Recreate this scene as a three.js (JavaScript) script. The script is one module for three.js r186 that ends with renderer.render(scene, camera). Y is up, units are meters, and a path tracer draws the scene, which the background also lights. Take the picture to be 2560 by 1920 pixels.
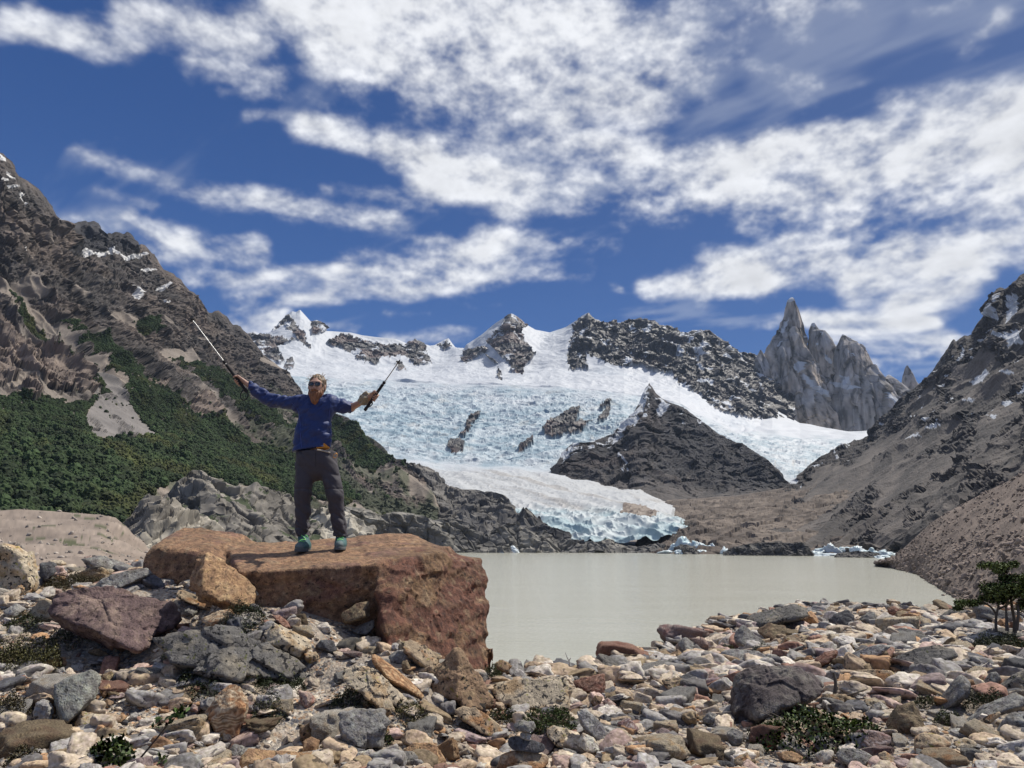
import * as THREE from 'three';
import { mergeGeometries } from 'three/addons/utils/BufferGeometryUtils.js';

// ---------------------------------------------------------------- camera, sky, sun, exposure
const EYE = new THREE.Vector3(0, 1.6, 0);          // the photographer's phone, metres above the ground near by
const FOCAL = 1925, PITCH = Math.atan(385 / 1925); // a 26 mm phone lens tipped up 11 degrees
const LAKE = -20;                                  // lake level
const camera = new THREE.PerspectiveCamera(2 * Math.atan(960 / FOCAL) * 180 / Math.PI, 4 / 3, 0.1, 40000);
camera.position.copy(EYE);
camera.lookAt(0, EYE.y + Math.sin(PITCH), -Math.cos(PITCH));
const scene = new THREE.Scene();
const renderer = new THREE.WebGLRenderer({ antialias: true });
renderer.toneMapping = THREE.LinearToneMapping;
renderer.toneMappingExposure = 1.0;
renderer.shadowMap.enabled = true;
const SUN_AZ = 50 * Math.PI / 180, SUN_EL = 54 * Math.PI / 180;  // clockwise from straight ahead; height
const SUN = new THREE.Vector3(Math.sin(SUN_AZ) * Math.cos(SUN_EL), Math.sin(SUN_EL), -Math.cos(SUN_AZ) * Math.cos(SUN_EL));
const sun = new THREE.DirectionalLight(new THREE.Color(1.0, 0.945, 0.85), 4.9);
sun.position.copy(SUN).multiplyScalar(60); sun.target.position.set(0, 0, -9);
sun.castShadow = true; sun.shadow.mapSize.set(4096, 4096);
Object.assign(sun.shadow.camera, { left: -25, right: 25, top: 25, bottom: -25, near: 1, far: 150 });
scene.add(sun, sun.target);

// ---------------------------------------------------------------- random numbers and noise
function rng(seed) { let s = seed | 0; return () => { s = (s + 0x6d2b79f5) | 0; let t = Math.imul(s ^ (s >>> 15), 1 | s); t = (t + Math.imul(t ^ (t >>> 7), 61 | t)) ^ t; return ((t ^ (t >>> 14)) >>> 0) / 4294967296; }; }
const PERM = new Uint8Array(512);
{ const r = rng(7), p = [...Array(256).keys()]; for (let i = 255; i > 0; i--) { const j = Math.floor(r() * (i + 1)); [p[i], p[j]] = [p[j], p[i]]; } for (let i = 0; i < 512; i++) PERM[i] = p[i & 255]; }
const GX = new Float64Array(512), GY = new Float64Array(512), GZ = new Float64Array(512);
{ const d = [[1, 1, 0], [-1, 1, 0], [1, -1, 0], [-1, -1, 0], [1, 0, 1], [-1, 0, 1], [1, 0, -1], [-1, 0, -1], [0, 1, 1], [0, -1, 1], [0, 1, -1], [0, -1, -1], [1, 1, 0], [0, -1, 1], [-1, 1, 0], [0, -1, -1]]; for (let i = 0; i < 512; i++) { const g = d[PERM[i] & 15]; GX[i] = g[0]; GY[i] = g[1]; GZ[i] = g[2]; } }
function noise(x, y, z) {                            // gradient noise, about -1 to 1
  const X0 = Math.floor(x), Y0 = Math.floor(y), Z0 = Math.floor(z); x -= X0; y -= Y0; z -= Z0; const X = X0 & 255, Y = Y0 & 255, Z = Z0 & 255;
  const u = x * x * x * (x * (x * 6 - 15) + 10), v = y * y * y * (y * (y * 6 - 15) + 10), w = z * z * z * (z * (z * 6 - 15) + 10);
  const A = PERM[X] + Y, AA = PERM[A] + Z, AB = PERM[A + 1] + Z, B = PERM[X + 1] + Y, BA = PERM[B] + Z, BB = PERM[B + 1] + Z, p = x - 1, q = y - 1, r = z - 1;
  const x1 = GX[AA] * x + GY[AA] * y + GZ[AA] * z, x2 = GX[BA] * p + GY[BA] * y + GZ[BA] * z, x3 = GX[AB] * x + GY[AB] * q + GZ[AB] * z, x4 = GX[BB] * p + GY[BB] * q + GZ[BB] * z;
  const x5 = GX[AA + 1] * x + GY[AA + 1] * y + GZ[AA + 1] * r, x6 = GX[BA + 1] * p + GY[BA + 1] * y + GZ[BA + 1] * r, x7 = GX[AB + 1] * x + GY[AB + 1] * q + GZ[AB + 1] * r, x8 = GX[BB + 1] * p + GY[BB + 1] * q + GZ[BB + 1] * r;
  const y1 = x1 + u * (x2 - x1), y2 = x3 + u * (x4 - x3), y3 = x5 + u * (x6 - x5), y4 = x7 + u * (x8 - x7), z1 = y1 + v * (y2 - y1), z2 = y3 + v * (y4 - y3);
  return z1 + w * (z2 - z1);
}
function fbm(x, y, z, n = 4, gain = 0.5) { let a = 1, s = 0; for (let i = 0; i < n; i++) { s += a * noise(x, y, z); x = x * 2.03 + 11.7; y = y * 2.03 + 5.3; z = z * 2.03 - 7.1; a *= gain; } return s; }
function ridged(x, y, z, n = 4, gain = 0.5) { let a = 1, s = 0, w = 1; for (let i = 0; i < n; i++) { let r = 1 - Math.abs(noise(x, y, z)) * 1.6; r *= r; s += a * r * w; w = Math.min(1, Math.max(0, r * 1.6)); x = x * 2.1 + 3.1; y = y * 2.1 - 8.2; z = z * 2.1 + 4.4; a *= gain; } return s; }
// broken rock: space split into cells, each with its own tilted face; facetTone tells the cells apart
const FDIR = new Float32Array(256 * 7); { const r = rng(3); for (let i = 0; i < 256; i++) { const a = r() * 6.2832, h = r() * 2 - 1, q = Math.sqrt(1 - h * h); FDIR.set([Math.cos(a) * q, h, Math.sin(a) * q, r() * .7 - .35, r() * .7 - .35, r() * .7 - .35, r() - .5], i * 7); } }
let facetTone = 0;
function facet(x, y, z) {
  const X = Math.floor(x), Y = Math.floor(y), Z = Math.floor(z); let best = 9, next = 9, v = 0;
  for (let c = 0; c < 8; c++) { const a = X + (c & 1), b = Y + ((c >> 1) & 1), d = Z + (c >> 2), h = PERM[PERM[PERM[a & 255] + (b & 255) & 255] + (d & 255) & 255] * 7, dx = x - a - FDIR[h + 3], dy = y - b - FDIR[h + 4], dz = z - d - FDIR[h + 5], q = dx * dx + dy * dy + dz * dz; if (q < best) { next = best; best = q; v = FDIR[h] * dx + FDIR[h + 1] * dy + FDIR[h + 2] * dz + FDIR[h + 6] * .5; facetTone = FDIR[h + 6]; } else if (q < next) next = q; }
  const gap = Math.sqrt(next) - Math.sqrt(best); return gap < .09 ? v - (.09 - gap) * 2.6 : v;   // joints between the faces are open cracks
}
const clamp = (x, a = 0, b = 1) => x < a ? a : x > b ? b : x;
const step = (a, b, x) => { x = clamp((x - a) / (b - a)); return x * x * (3 - 2 * x); };
const mix = (a, b, t) => a + (b - a) * t;
const mix3 = (a, b, t) => [a[0] + (b[0] - a[0]) * t, a[1] + (b[1] - a[1]) * t, a[2] + (b[2] - a[2]) * t];

// ---------------------------------------------------------------- survey: bearings and height angles (in the photograph's own units) to directions and points
const SP = Math.sin(PITCH), CP = Math.cos(PITCH);
function sight(px, py) { const a = (px - 1280) / FOCAL, b = (960 - py) / FOCAL; return [a, b * CP + SP, b * SP - CP]; }
function at(px, py, range) { const d = sight(px, py), k = range / Math.hypot(d[0], d[2]); return new THREE.Vector3(EYE.x + d[0] * k, EYE.y + d[1] * k, EYE.z + d[2] * k); }
function lakeRange(px, py, level = LAKE) { const d = sight(px, py); return (level - EYE.y) / d[1] * Math.hypot(d[0], d[2]); }
function level(px, range, y) { let a = 200, b = 4000; for (let i = 0; i < 40; i++) { const m = (a + b) / 2; if (at(px, m, range).y > y) a = m; else b = m; } return [px, a, range]; }
function bearing(x, y, z) { const f = -z * CP + (y - EYE.y) * SP, u = (y - EYE.y) * CP + z * SP; return [1280 + FOCAL * x / f, 960 - FOCAL * u / f]; }

// ---------------------------------------------------------------- the sky: clear air with broken altocumulus drifting across it
{
  const W = 4096, H = 2048, data = new Float32Array(W * H * 4);
  // banks of cloud as the wind has drawn them: from bearing to bearing, half width, thickness
  const banks = [[0,60,260,110,45,.62],[60,40,330,120,50,.5],[330,20,620,110,75,.72],[480,150,680,200,48,.5],[600,40,900,60,60,.6],[560,225,900,250,34,.28],[700,20,1100,20,70,.85],
    [850,110,1330,150,125,1.0],[1000,30,1500,60,115,1.3],[1300,80,1650,120,120,1.2],[1030,230,1420,290,70,.75],[1150,170,1600,220,105,1.05],[1400,240,1760,180,80,.9],[1700,60,2000,30,90,.9],[1850,130,2010,250,48,.55],[1980,40,2130,20,55,.65],[1960,190,2060,215,28,.6],[2040,230,2140,220,25,.42],[2400,110,2500,40,52,.62],[2290,30,2420,10,26,.5],[2440,210,2500,195,20,.42],
    [190,375,480,475,40,.62],[400,455,720,520,42,.66],[640,500,990,560,46,.8],[240,475,390,525,20,.4],[620,285,760,290,26,.36],[760,310,1080,400,44,.8],[980,370,1420,470,62,.95],[1060,440,1300,500,66,1.0],[1240,480,1720,510,58,1.15],[1220,340,1640,400,66,.8],[1500,380,1620,400,46,.6],[820,475,1090,520,25,.4],
    [1560,470,1850,450,74,1.1],[1720,440,2100,360,80,1.25],[1850,390,2230,310,60,1.0],[1900,500,2300,460,86,1.35],[2080,420,2560,340,110,1.5],[2220,260,2560,230,44,.85],[2350,310,2660,250,90,1.3],[2150,540,2560,480,92,1.2],[2080,570,2420,600,50,.9],[2560,460,2700,420,120,1.2],[2480,610,2640,560,48,.9],
    [160,560,330,545,34,.8],[250,590,470,620,58,1.0],[340,640,660,630,40,.9],[450,610,660,590,22,.5],[480,705,820,690,40,.85],[560,745,1000,730,32,.8],[870,680,1130,670,54,1.2],[1000,720,1240,690,40,1.0],[1140,650,1260,600,46,1.1],[1230,620,1540,600,48,1.05],[1180,690,1460,670,36,.9],[1280,600,1720,560,26,.5],[1040,600,1130,610,26,.65],[1520,715,1545,720,18,.7],[500,800,700,800,55,1.05],[980,840,1180,835,24,.9],[700,800,900,820,26,.6],[950,780,1080,785,12,.4],[1130,770,1400,760,18,.3],
    [1600,800,1760,760,40,.85],[1640,730,1900,690,52,1.1],[1800,690,2060,640,62,1.25],[1980,640,2260,610,66,1.35],[2140,700,2420,640,64,1.3],[2240,770,2420,720,50,1.1],[2000,800,2330,800,34,.9],[2080,860,2360,850,46,1.0],[2200,900,2420,880,44,1.0],[1820,830,1950,800,22,.7],[1880,600,1990,590,20,.5],[2400,640,2560,640,44,.8],[2340,700,2460,680,40,.9],[1850,560,1930,540,16,.35],[1350,560,1560,590,18,.3],[860,560,1100,580,14,.28],[1300,840,1520,800,14,.3],
    [70,320,130,330,8,.2],[300,345,350,352,13,.3],[1270,620,1400,640,14,.4]];
  const GW = 560, GH = 260, cover = new Float32Array(GW * GH);   // bearing -200..2760, height 0..1040
  for (let j = 0; j < GH; j++) for (let i = 0; i < GW; i++) {
    const x0 = -240 + i * 5.5, y0 = -160 + j * 5;
    const x = x0 + 34 * noise(x0 / 130, y0 / 80, 3.1), y = y0 + 20 * noise(x0 / 130, y0 / 80, 9.4);
    let c = 0;
    for (const [ax, ay, bx, by, r, k] of banks) {
      if (x < Math.min(ax, bx) - 2 * r || x > Math.max(ax, bx) + 2 * r || y < Math.min(ay, by) - 2 * r || y > Math.max(ay, by) + 2 * r) continue;
      const dx = bx - ax, dy = by - ay, t = clamp(((x - ax) * dx + (y - ay) * dy) / (dx * dx + dy * dy));
      const d = ((x - ax - dx * t) ** 2 + (y - ay - dy * t) ** 2) / (r * r);
      if (d < 4) { const w = k * Math.exp(-d * 1.1) * (1 - Math.max(0, d - 3)); c = Math.max(c, w) + 0.22 * Math.min(c, w); }
    }
    cover[j * GW + i] = .97 * (1 - Math.exp(-1.0 * c));
  }
  const look = (x, y) => { const i = clamp((x + 240) / 5.5, 0, GW - 1.001), j = clamp((y + 160) / 5, 0, GH - 1.001), a = i | 0, b = j | 0, u = i - a, v = j - b, k = b * GW + a; return (cover[k] * (1 - u) + cover[k + 1] * u) * (1 - v) + (cover[k + GW] * (1 - u) + cover[k + GW + 1] * u) * v; };
  const density = (x, z, far, c, X, Y, Z, near) => {               // a cloud layer over the plain, stretched along the wind
    const wx = x * 0.8 + z * 0.6, wz = -x * 0.6 + z * 0.8;
    const a = noise(wx * 1.3 + 3, wz * 1.1, 1.5), b = noise(wx * 1.3, wz * 1.1 + 7, 8.5);
    const n = fbm(wx * 1.7 + a * .7, wz * 1.25 + b * .7, 0.3, 3, 0.55), f = .55 * fbm(wx * 7 + a * 2.2, wz * 6.6 + b * 2.2, 4.3, 2, 0.6) + (X === undefined ? 0 : near * fbm(X * 24 + a, Y * 40, Z * 24 + b, 5, 0.66));
    out[0] = n; out[1] = f;
    return c * 1.12 - 0.40 + n * 0.62 * (0.2 + Math.min(c, .8)) + f * 0.34 * (0.35 + .65 * Math.min(c, .8));
  };
  const out = [0, 0];
  for (let j = 0; j < H; j++) {
    const el = ((j + 0.5) / H - 0.5) * Math.PI, sy = Math.sin(el), cy = Math.cos(el);
    for (let i = 0; i < W; i++) {
      const k = (j * W + i) * 4; data[k + 3] = 1;
      if (el < -0.02) { data[k] = .20; data[k + 1] = .22; data[k + 2] = .25; continue; }
      const az = ((i + 0.5) / W - 0.5) * 2 * Math.PI, dx = cy * Math.cos(az), dz = cy * Math.sin(az);
      const f = -dz * CP + sy * SP;
      let x = 99999, y = 0, inside = 0; const odd = i & 1 ? 4 : j & 1 ? W * 4 : 0;
      if (f > 0.2) { x = 1280 + FOCAL * dx / f; y = 960 - FOCAL * (sy * CP + dz * SP) / f; inside = step(-230, -60, x) * (1 - step(2620, 2790, x)) * step(-150, -50, y); }
      if (!inside && odd && el > 0) { data[k] = data[k - odd]; data[k + 1] = data[k + 1 - odd]; data[k + 2] = data[k + 2 - odd]; continue; }
      const h = Math.max(sy, 0.0);
      const low = Math.exp(-h * 5.6), towards = dx * SUN.x + sy * SUN.y + dz * SUN.z;
      let r = mix(.024, .17, low), g = mix(.082, .37, low), b = mix(.285, .80, low);
      const glow = Math.pow(Math.max(0, towards), 6) * .10; r += glow; g += glow * 1.05; b += glow * 1.1;
      const dim = 1 - .14 * step(.25, .6, h); r *= dim; g *= dim; b *= dim;
      const p = 1 / (h + 0.075), X = dx * p, Z = dz * p;
      const wide = clamp(.42 + .75 * fbm(X * .45 + 9.3, Z * .32, 2.2, 3), 0, 1.25) * step(.015, .1, h);
      let c = wide; if (inside > 0) c = mix(wide, look(x, y), inside);
      { // thin high veils drawn out by the wind
        const vx = X * .75 + Z * .66, vz = -X * .66 + Z * .75, v = fbm(vx * .9 + 2.5 * noise(vx * .5, vz * .3, 7), vz * 3.2, 6.6, inside > 0 ? 5 : 3, .6), a = .26 * step(.12, .85, v + .7 * (Math.min(c, .6) - .32)) * step(.02, .12, h);
        r = mix(r, .62, a); g = mix(g, .67, a); b = mix(b, .76, a);
      }
      if (c > 0.04) {
        const d = inside > 0 ? density(X, Z, p, c, dx, sy, dz, inside) : density(X, Z, p, c);
        const n1 = out[0], f1 = out[1], a = Math.pow(step(-.14, .66, d), 1.25) * .98;
        if (a > 0.003) {
          if (inside > 0) density(X + SUN.x * .13, Z + SUN.z * .13, p, c, dx + SUN.x * .02, sy + .01, dz + SUN.z * .02, inside);
          const thick = step(.45, 1.35, d), edge = clamp(inside * ((n1 - out[0]) * .22 + (f1 - out[1]) * .06) + f1 * .07, -.15, .18);
          const l = (.86 - .17 * thick + edge) * (1 - .05 * low);
          r = mix(r, l * .97, a); g = mix(g, l * .99, a); b = mix(b, l * 1.035, a);
        }
      }
      data[k] = r; data[k + 1] = g; data[k + 2] = b;
    }
  }
  const sky = new THREE.DataTexture(data, W, H, THREE.RGBAFormat, THREE.FloatType);
  sky.mapping = THREE.EquirectangularReflectionMapping; sky.magFilter = THREE.LinearFilter; sky.colorSpace = THREE.LinearSRGBColorSpace; sky.needsUpdate = true;
  scene.background = sky; scene.environment = sky;
}
scene.fog = new THREE.FogExp2(new THREE.Color(.62, .78, 1.0), 0.000016);
console.log(performance.now() | 0, 'sky done');

// ---------------------------------------------------------------- naming
const taken = {};
function numbered(n) { const k = taken[n] = (taken[n] ?? -1) + 1; return k ? n + '_' + String(k).padStart(3, '0') : n; }
function shade(o) { o.traverse((m) => { if (m.isMesh) { m.castShadow = true; m.receiveShadow = true; } }); return o; }
function setting(name, geometry, material) { const m = new THREE.Mesh(geometry, material); m.name = numbered(name); m.userData.kind = 'structure'; scene.add(shade(m)); return m; }
function stuff(name, o, label) { o.name = numbered(name); o.userData.kind = 'stuff'; if (label) { o.userData.label = label[0]; o.userData.category = label[1]; } scene.add(shade(o)); return o; }
function thing(name, o, label, category, group) { o.name = numbered(name); o.userData.kind = 'thing'; o.userData.label = label; o.userData.category = category; if (group) o.userData.group = group; scene.add(shade(o)); return o; }
function part(parent, name, geometry, material, label) { const m = new THREE.Mesh(geometry, material); m.name = name; if (label) m.userData.label = label; parent.add(m); return m; }
// ---------------------------------------------------------------- terrain: surfaces drawn through surveyed lines of [bearing, height, range]
function lineAt(pts, x) {
  if (x <= pts[0][0]) { const [a, b] = pts; const t = (x - a[0]) / (b[0] - a[0]); return [mix(a[1], b[1], Math.max(t, -.5)), a[2]]; }
  for (let i = 1; i < pts.length; i++) if (x <= pts[i][0]) { const a = pts[i - 1], b = pts[i], t = (x - a[0]) / (b[0] - a[0]); return [mix(a[1], b[1], t), mix(a[2], b[2], t)]; }
  const n = pts.length, a = pts[n - 2], b = pts[n - 1]; return [mix(a[1], b[1], Math.min(1.5, (x - a[0]) / (b[0] - a[0]))), b[2]];
}
function inPoly(p, x, y) { let c = false; for (let i = 0, j = p.length - 1; i < p.length; j = i++) { const a = p[i], b = p[j]; if ((a[1] > y) !== (b[1] > y) && x < (b[0] - a[0]) * (y - a[1]) / (b[1] - a[1]) + a[0]) c = !c; } return c; }
function boxed(list) { return list.map((p) => { let x0 = 1e9, x1 = -1e9, y0 = 1e9, y1 = -1e9; for (const [x, y] of p) { x0 = Math.min(x0, x); x1 = Math.max(x1, x); y0 = Math.min(y0, y); y1 = Math.max(y1, y); } return { p, x0, x1, y0, y1 }; }); }
const inAny = (list, x, y) => { for (const b of list) if (x >= b.x0 && x <= b.x1 && y >= b.y0 && y <= b.y1 && inPoly(b.p, x, y)) return true; return false; };
// rows from the crest down; back: how far the far side runs on and down behind the crest
function terrain({ x0, x1, nu, rows, nv, back = 600, drop = .8, displace, color, weights, smooth = false }) {
  const R = rows.length, L = x0 < -60 ? 60 : 0, Q = x1 > 2620 ? 60 : 0, a0 = L ? -60 : x0, a1 = Q ? 2620 : x1, bearingOf = (i) => i < L ? mix(x0, a0, i / L) : i > nu - Q ? mix(a1, x1, (i - nu + Q) / Q) : mix(a0, a1, (i - L) / (nu - L - Q)), cols = nu + 1;   // closer columns where the valley opens
  let sub = weights; if (!sub) { sub = []; for (let r = 0; r + 1 < R; r++) { let h = 0; for (let k = 0; k <= 8; k++) { const x = mix(x0, x1, k / 8); h += Math.abs(lineAt(rows[r + 1], x)[0] - lineAt(rows[r], x)[0]); } sub.push(h); } }
  const total = sub.reduce((a, b) => a + b, 0), seg = sub.map((s) => Math.max(4, Math.round(nv * s / total))), NB = back ? 10 : 0;
  const nrows = seg.reduce((a, b) => a + b, 0) + 1 + NB;
  const P = new Float32Array(cols * nrows * 3), S = new Float32Array(cols * nrows * 3), T = new Float32Array(nrows);
  const V = [], c = [0, 0, 0];
  for (let i = 0; i < cols; i++) {
    const px = bearingOf(i); V.length = 0;
    for (let r = 0; r < R; r++) { const [py, d] = lineAt(rows[r], px); const w = at(px, py, d); V.push([w.x, w.y, w.z]); }
    let row = 0;
    const put = (a, t) => { const k = (row * cols + i) * 3; P[k] = a[0]; P[k + 1] = a[1]; P[k + 2] = a[2]; T[row] = t; row++; };
    if (NB) { const top = V[0], hl = Math.hypot(top[0], top[2]), ox = top[0] / hl, oz = top[2] / hl; for (let b = NB; b > 0; b--) { const q = back * (b / NB) ** 1.4; put([top[0] + ox * q, top[1] - q * drop, top[2] + oz * q], -b / NB); } }
    for (let r = 0; r + 1 < R; r++) {
      const p1 = V[r], p2 = V[r + 1], p0 = r ? V[r - 1] : [2 * p1[0] - p2[0], 2 * p1[1] - p2[1], 2 * p1[2] - p2[2]], p3 = r + 2 < R ? V[r + 2] : [2 * p2[0] - p1[0], 2 * p2[1] - p1[1], 2 * p2[2] - p1[2]];
      for (let s = 0; s < seg[r]; s++) {
        const t = s / seg[r], t2 = t * t, t3 = t2 * t, k0 = -.35 * t3 + .7 * t2 - .35 * t, k1 = 1.65 * t3 - 2.65 * t2 + 1, k2 = -1.65 * t3 + 2.3 * t2 + .35 * t, k3 = .35 * t3 - .35 * t2;
        for (let a = 0; a < 3; a++) c[a] = k0 * p0[a] + k1 * p1[a] + k2 * p2[a] + k3 * p3[a];
        put(c, r + t);
      }
    }
    put(V[R - 1], R - 1);
  }
  // survey bearing of every point, kept for the maps of rock, snow and wood
  for (let k = 0; k < P.length; k += 3) { const b = bearing(P[k], P[k + 1], P[k + 2]); S[k] = b[0]; S[k + 1] = b[1]; S[k + 2] = T[Math.floor(k / 3 / cols)]; }
  const idx = new Uint32Array(nu * (nrows - 1) * 6); let q = 0;
  for (let r = 0; r + 1 < nrows; r++) for (let i = 0; i < nu; i++) { const a = r * cols + i, b = a + 1, d = a + cols, e = d + 1; idx[q++] = a; idx[q++] = d; idx[q++] = b; idx[q++] = b; idx[q++] = d; idx[q++] = e; }
  const g = new THREE.BufferGeometry();
  g.setAttribute('position', new THREE.BufferAttribute(P, 3)); g.setIndex(new THREE.BufferAttribute(idx, 1)); g.computeVertexNormals();
  const N = g.attributes.normal.array, D = [0, 0, 0];
  for (let k = 0; k < P.length; k += 3) {
    D[0] = D[1] = D[2] = 0; displace(D, P[k], P[k + 1], P[k + 2], S[k], S[k + 1], S[k + 2], N[k], N[k + 1], N[k + 2]);
    S[k + 2] = S[k + 2]; c[0] = P[k] + D[0]; c[1] = P[k + 1] + D[1]; c[2] = P[k + 2] + D[2]; P[k] = c[0]; P[k + 1] = c[1]; P[k + 2] = c[2];
  }
  g.computeVertexNormals();
  const C = new Float32Array(P.length), M = g.attributes.normal.array;
  for (let k = 0; k < P.length; k += 3) { const o = color(P[k], P[k + 1], P[k + 2], S[k], S[k + 1], S[k + 2], M[k], M[k + 1], M[k + 2]); C[k] = o[0]; C[k + 1] = o[1]; C[k + 2] = o[2]; }
  g.setAttribute('color', new THREE.BufferAttribute(C, 3));
  g.userData.S = S;
  if (!smooth) g.deleteAttribute('normal');           // broken rock and ice: every small face shows its own light
  return g;
}
const push = (D, d, x, y, z) => { D[0] += d * x; D[1] += d * y; D[2] += d * z; };
const landMat = new THREE.MeshStandardMaterial({ vertexColors: true, roughness: 0.95 });
const iceMat = new THREE.MeshStandardMaterial({ vertexColors: true, roughness: 0.6 });
const ROCK = [.062, .054, .050], ROCK_WARM = [.115, .090, .074], ROCK_DARK = [.038, .036, .039], SCREE = [.195, .167, .142], SNOW = [.485, .51, .545], ICE = [.60, .72, .78], DIRT = [.30, .26, .22], WOOD = [.028, .042, .020];
const tone = (c, k) => [c[0] * k, c[1] * k, c[2] * k];

// ---- the snow range at the head of the valley with the icefall and the tongue that runs down to the lake
const rangeRock = boxed([[[612,838],[650,836],[700,845],[740,850],[690,866],[705,890],[712,905],[700,910],[665,897],[640,872]], [[682,827],[718,788],[727,795],[741,813],[759,831],[763,849],[781,872],[759,863],[727,831],[709,813]], [[777,803],[809,806],[815,829],[780,838]],
  [[818,854],[849,838],[967,864],[1017,862],[1071,890],[1080,912],[1039,917],[1012,892],[958,894],[940,912],[895,896],[849,866],[831,866]], [[989,912],[1003,906],[1014,924],[994,924]], [[1019,856],[1039,847],[1062,856],[1069,881],[1039,876]], [[1095,862],[1118,850],[1130,870],[1108,876]],
  [[1152,899],[1175,876],[1216,867],[1220,881],[1193,890],[1166,912]], [[1213,885],[1236,900],[1246,915],[1230,905]], [[1264,786],[1292,786],[1319,818],[1301,824],[1310,854],[1338,890],[1310,921],[1306,940],[1279,931],[1265,899],[1216,854],[1256,822]], [[1243,926],[1252,931],[1256,953],[1245,953]],
  [[1444,800],[1469,780],[1486,798],[1514,808],[1560,812],[1600,796],[1640,806],[1673,816],[1709,834],[1741,825],[1772,826],[1804,848],[1849,880],[1885,884],[1990,960],[1990,1055],[1900,1048],[1800,1030],[1740,990],[1700,965],[1680,935],[1640,930],[1600,912],[1560,922],[1514,908],[1464,885],[1469,922],[1423,922],[1419,881]],
  [[1193,1030],[1204,1032],[1184,1064],[1161,1094],[1148,1093],[1168,1062]], [[1121,1112],[1148,1098],[1163,1111],[1158,1128],[1134,1134],[1116,1123]], [[1354,1080],[1378,1055],[1405,1046],[1432,1019],[1453,1025],[1438,1064],[1405,1091],[1372,1095]], [[1419,1084],[1446,1055],[1480,1051],[1456,1077],[1426,1093]], [[1293,1136],[1310,1109],[1335,1091],[1333,1112],[1306,1134]], [[1492,1057],[1505,1033],[1525,1023],[1519,1049]], [[1501,1025],[1514,1005],[1529,999],[1526,1017]], [[713,917],[716,901],[730,899],[737,912],[728,928],[719,928]]]);
const crestRange = [[470,890,6300],[560,850,6200],[619,831,6100],[635,828,6100],[655,836,6100],[678,831,6150],[696,808,6200],[718,786,6250],[730,778,6250],[740,780,6250],[750,774,6250],[761,786,6250],[777,804,6250],[791,800,6200],[806,806,6200],[813,827,6250],[876,831,6300],[905,838,6300],[935,842,6300],[989,847,6300],[1017,858,6300],[1028,851,6300],[1039,848,6300],[1062,860,6400],[1080,866,6500],[1102,854,6500],[1121,845,6500],[1139,870,6500],[1164,872,6300],[1168,860,6200],[1202,838,6100],[1238,808,6000],[1258,796,5950],[1270,788,5900],[1279,786,5900],[1292,792,5950],[1310,808,6000],[1338,824,6100],[1374,831,6150],[1414,818,6100],[1446,797,6000],[1462,788,5950],[1470,783,5900],[1484,799,5900],[1498,802,5900],[1514,810,5900],[1535,806,5900],[1560,807,5900],[1580,802,5850],[1601,796,5800],[1628,804,5800],[1650,815,5800],[1673,814,5800],[1696,832,5850],[1709,836,5850],[1725,828,5800],[1741,825,5800],[1772,827,5800],[1790,840,5850],[1804,850,5900],[1831,872,6000],[1849,881,6000],[1885,884,6100],[1960,940,6200]];
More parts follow.
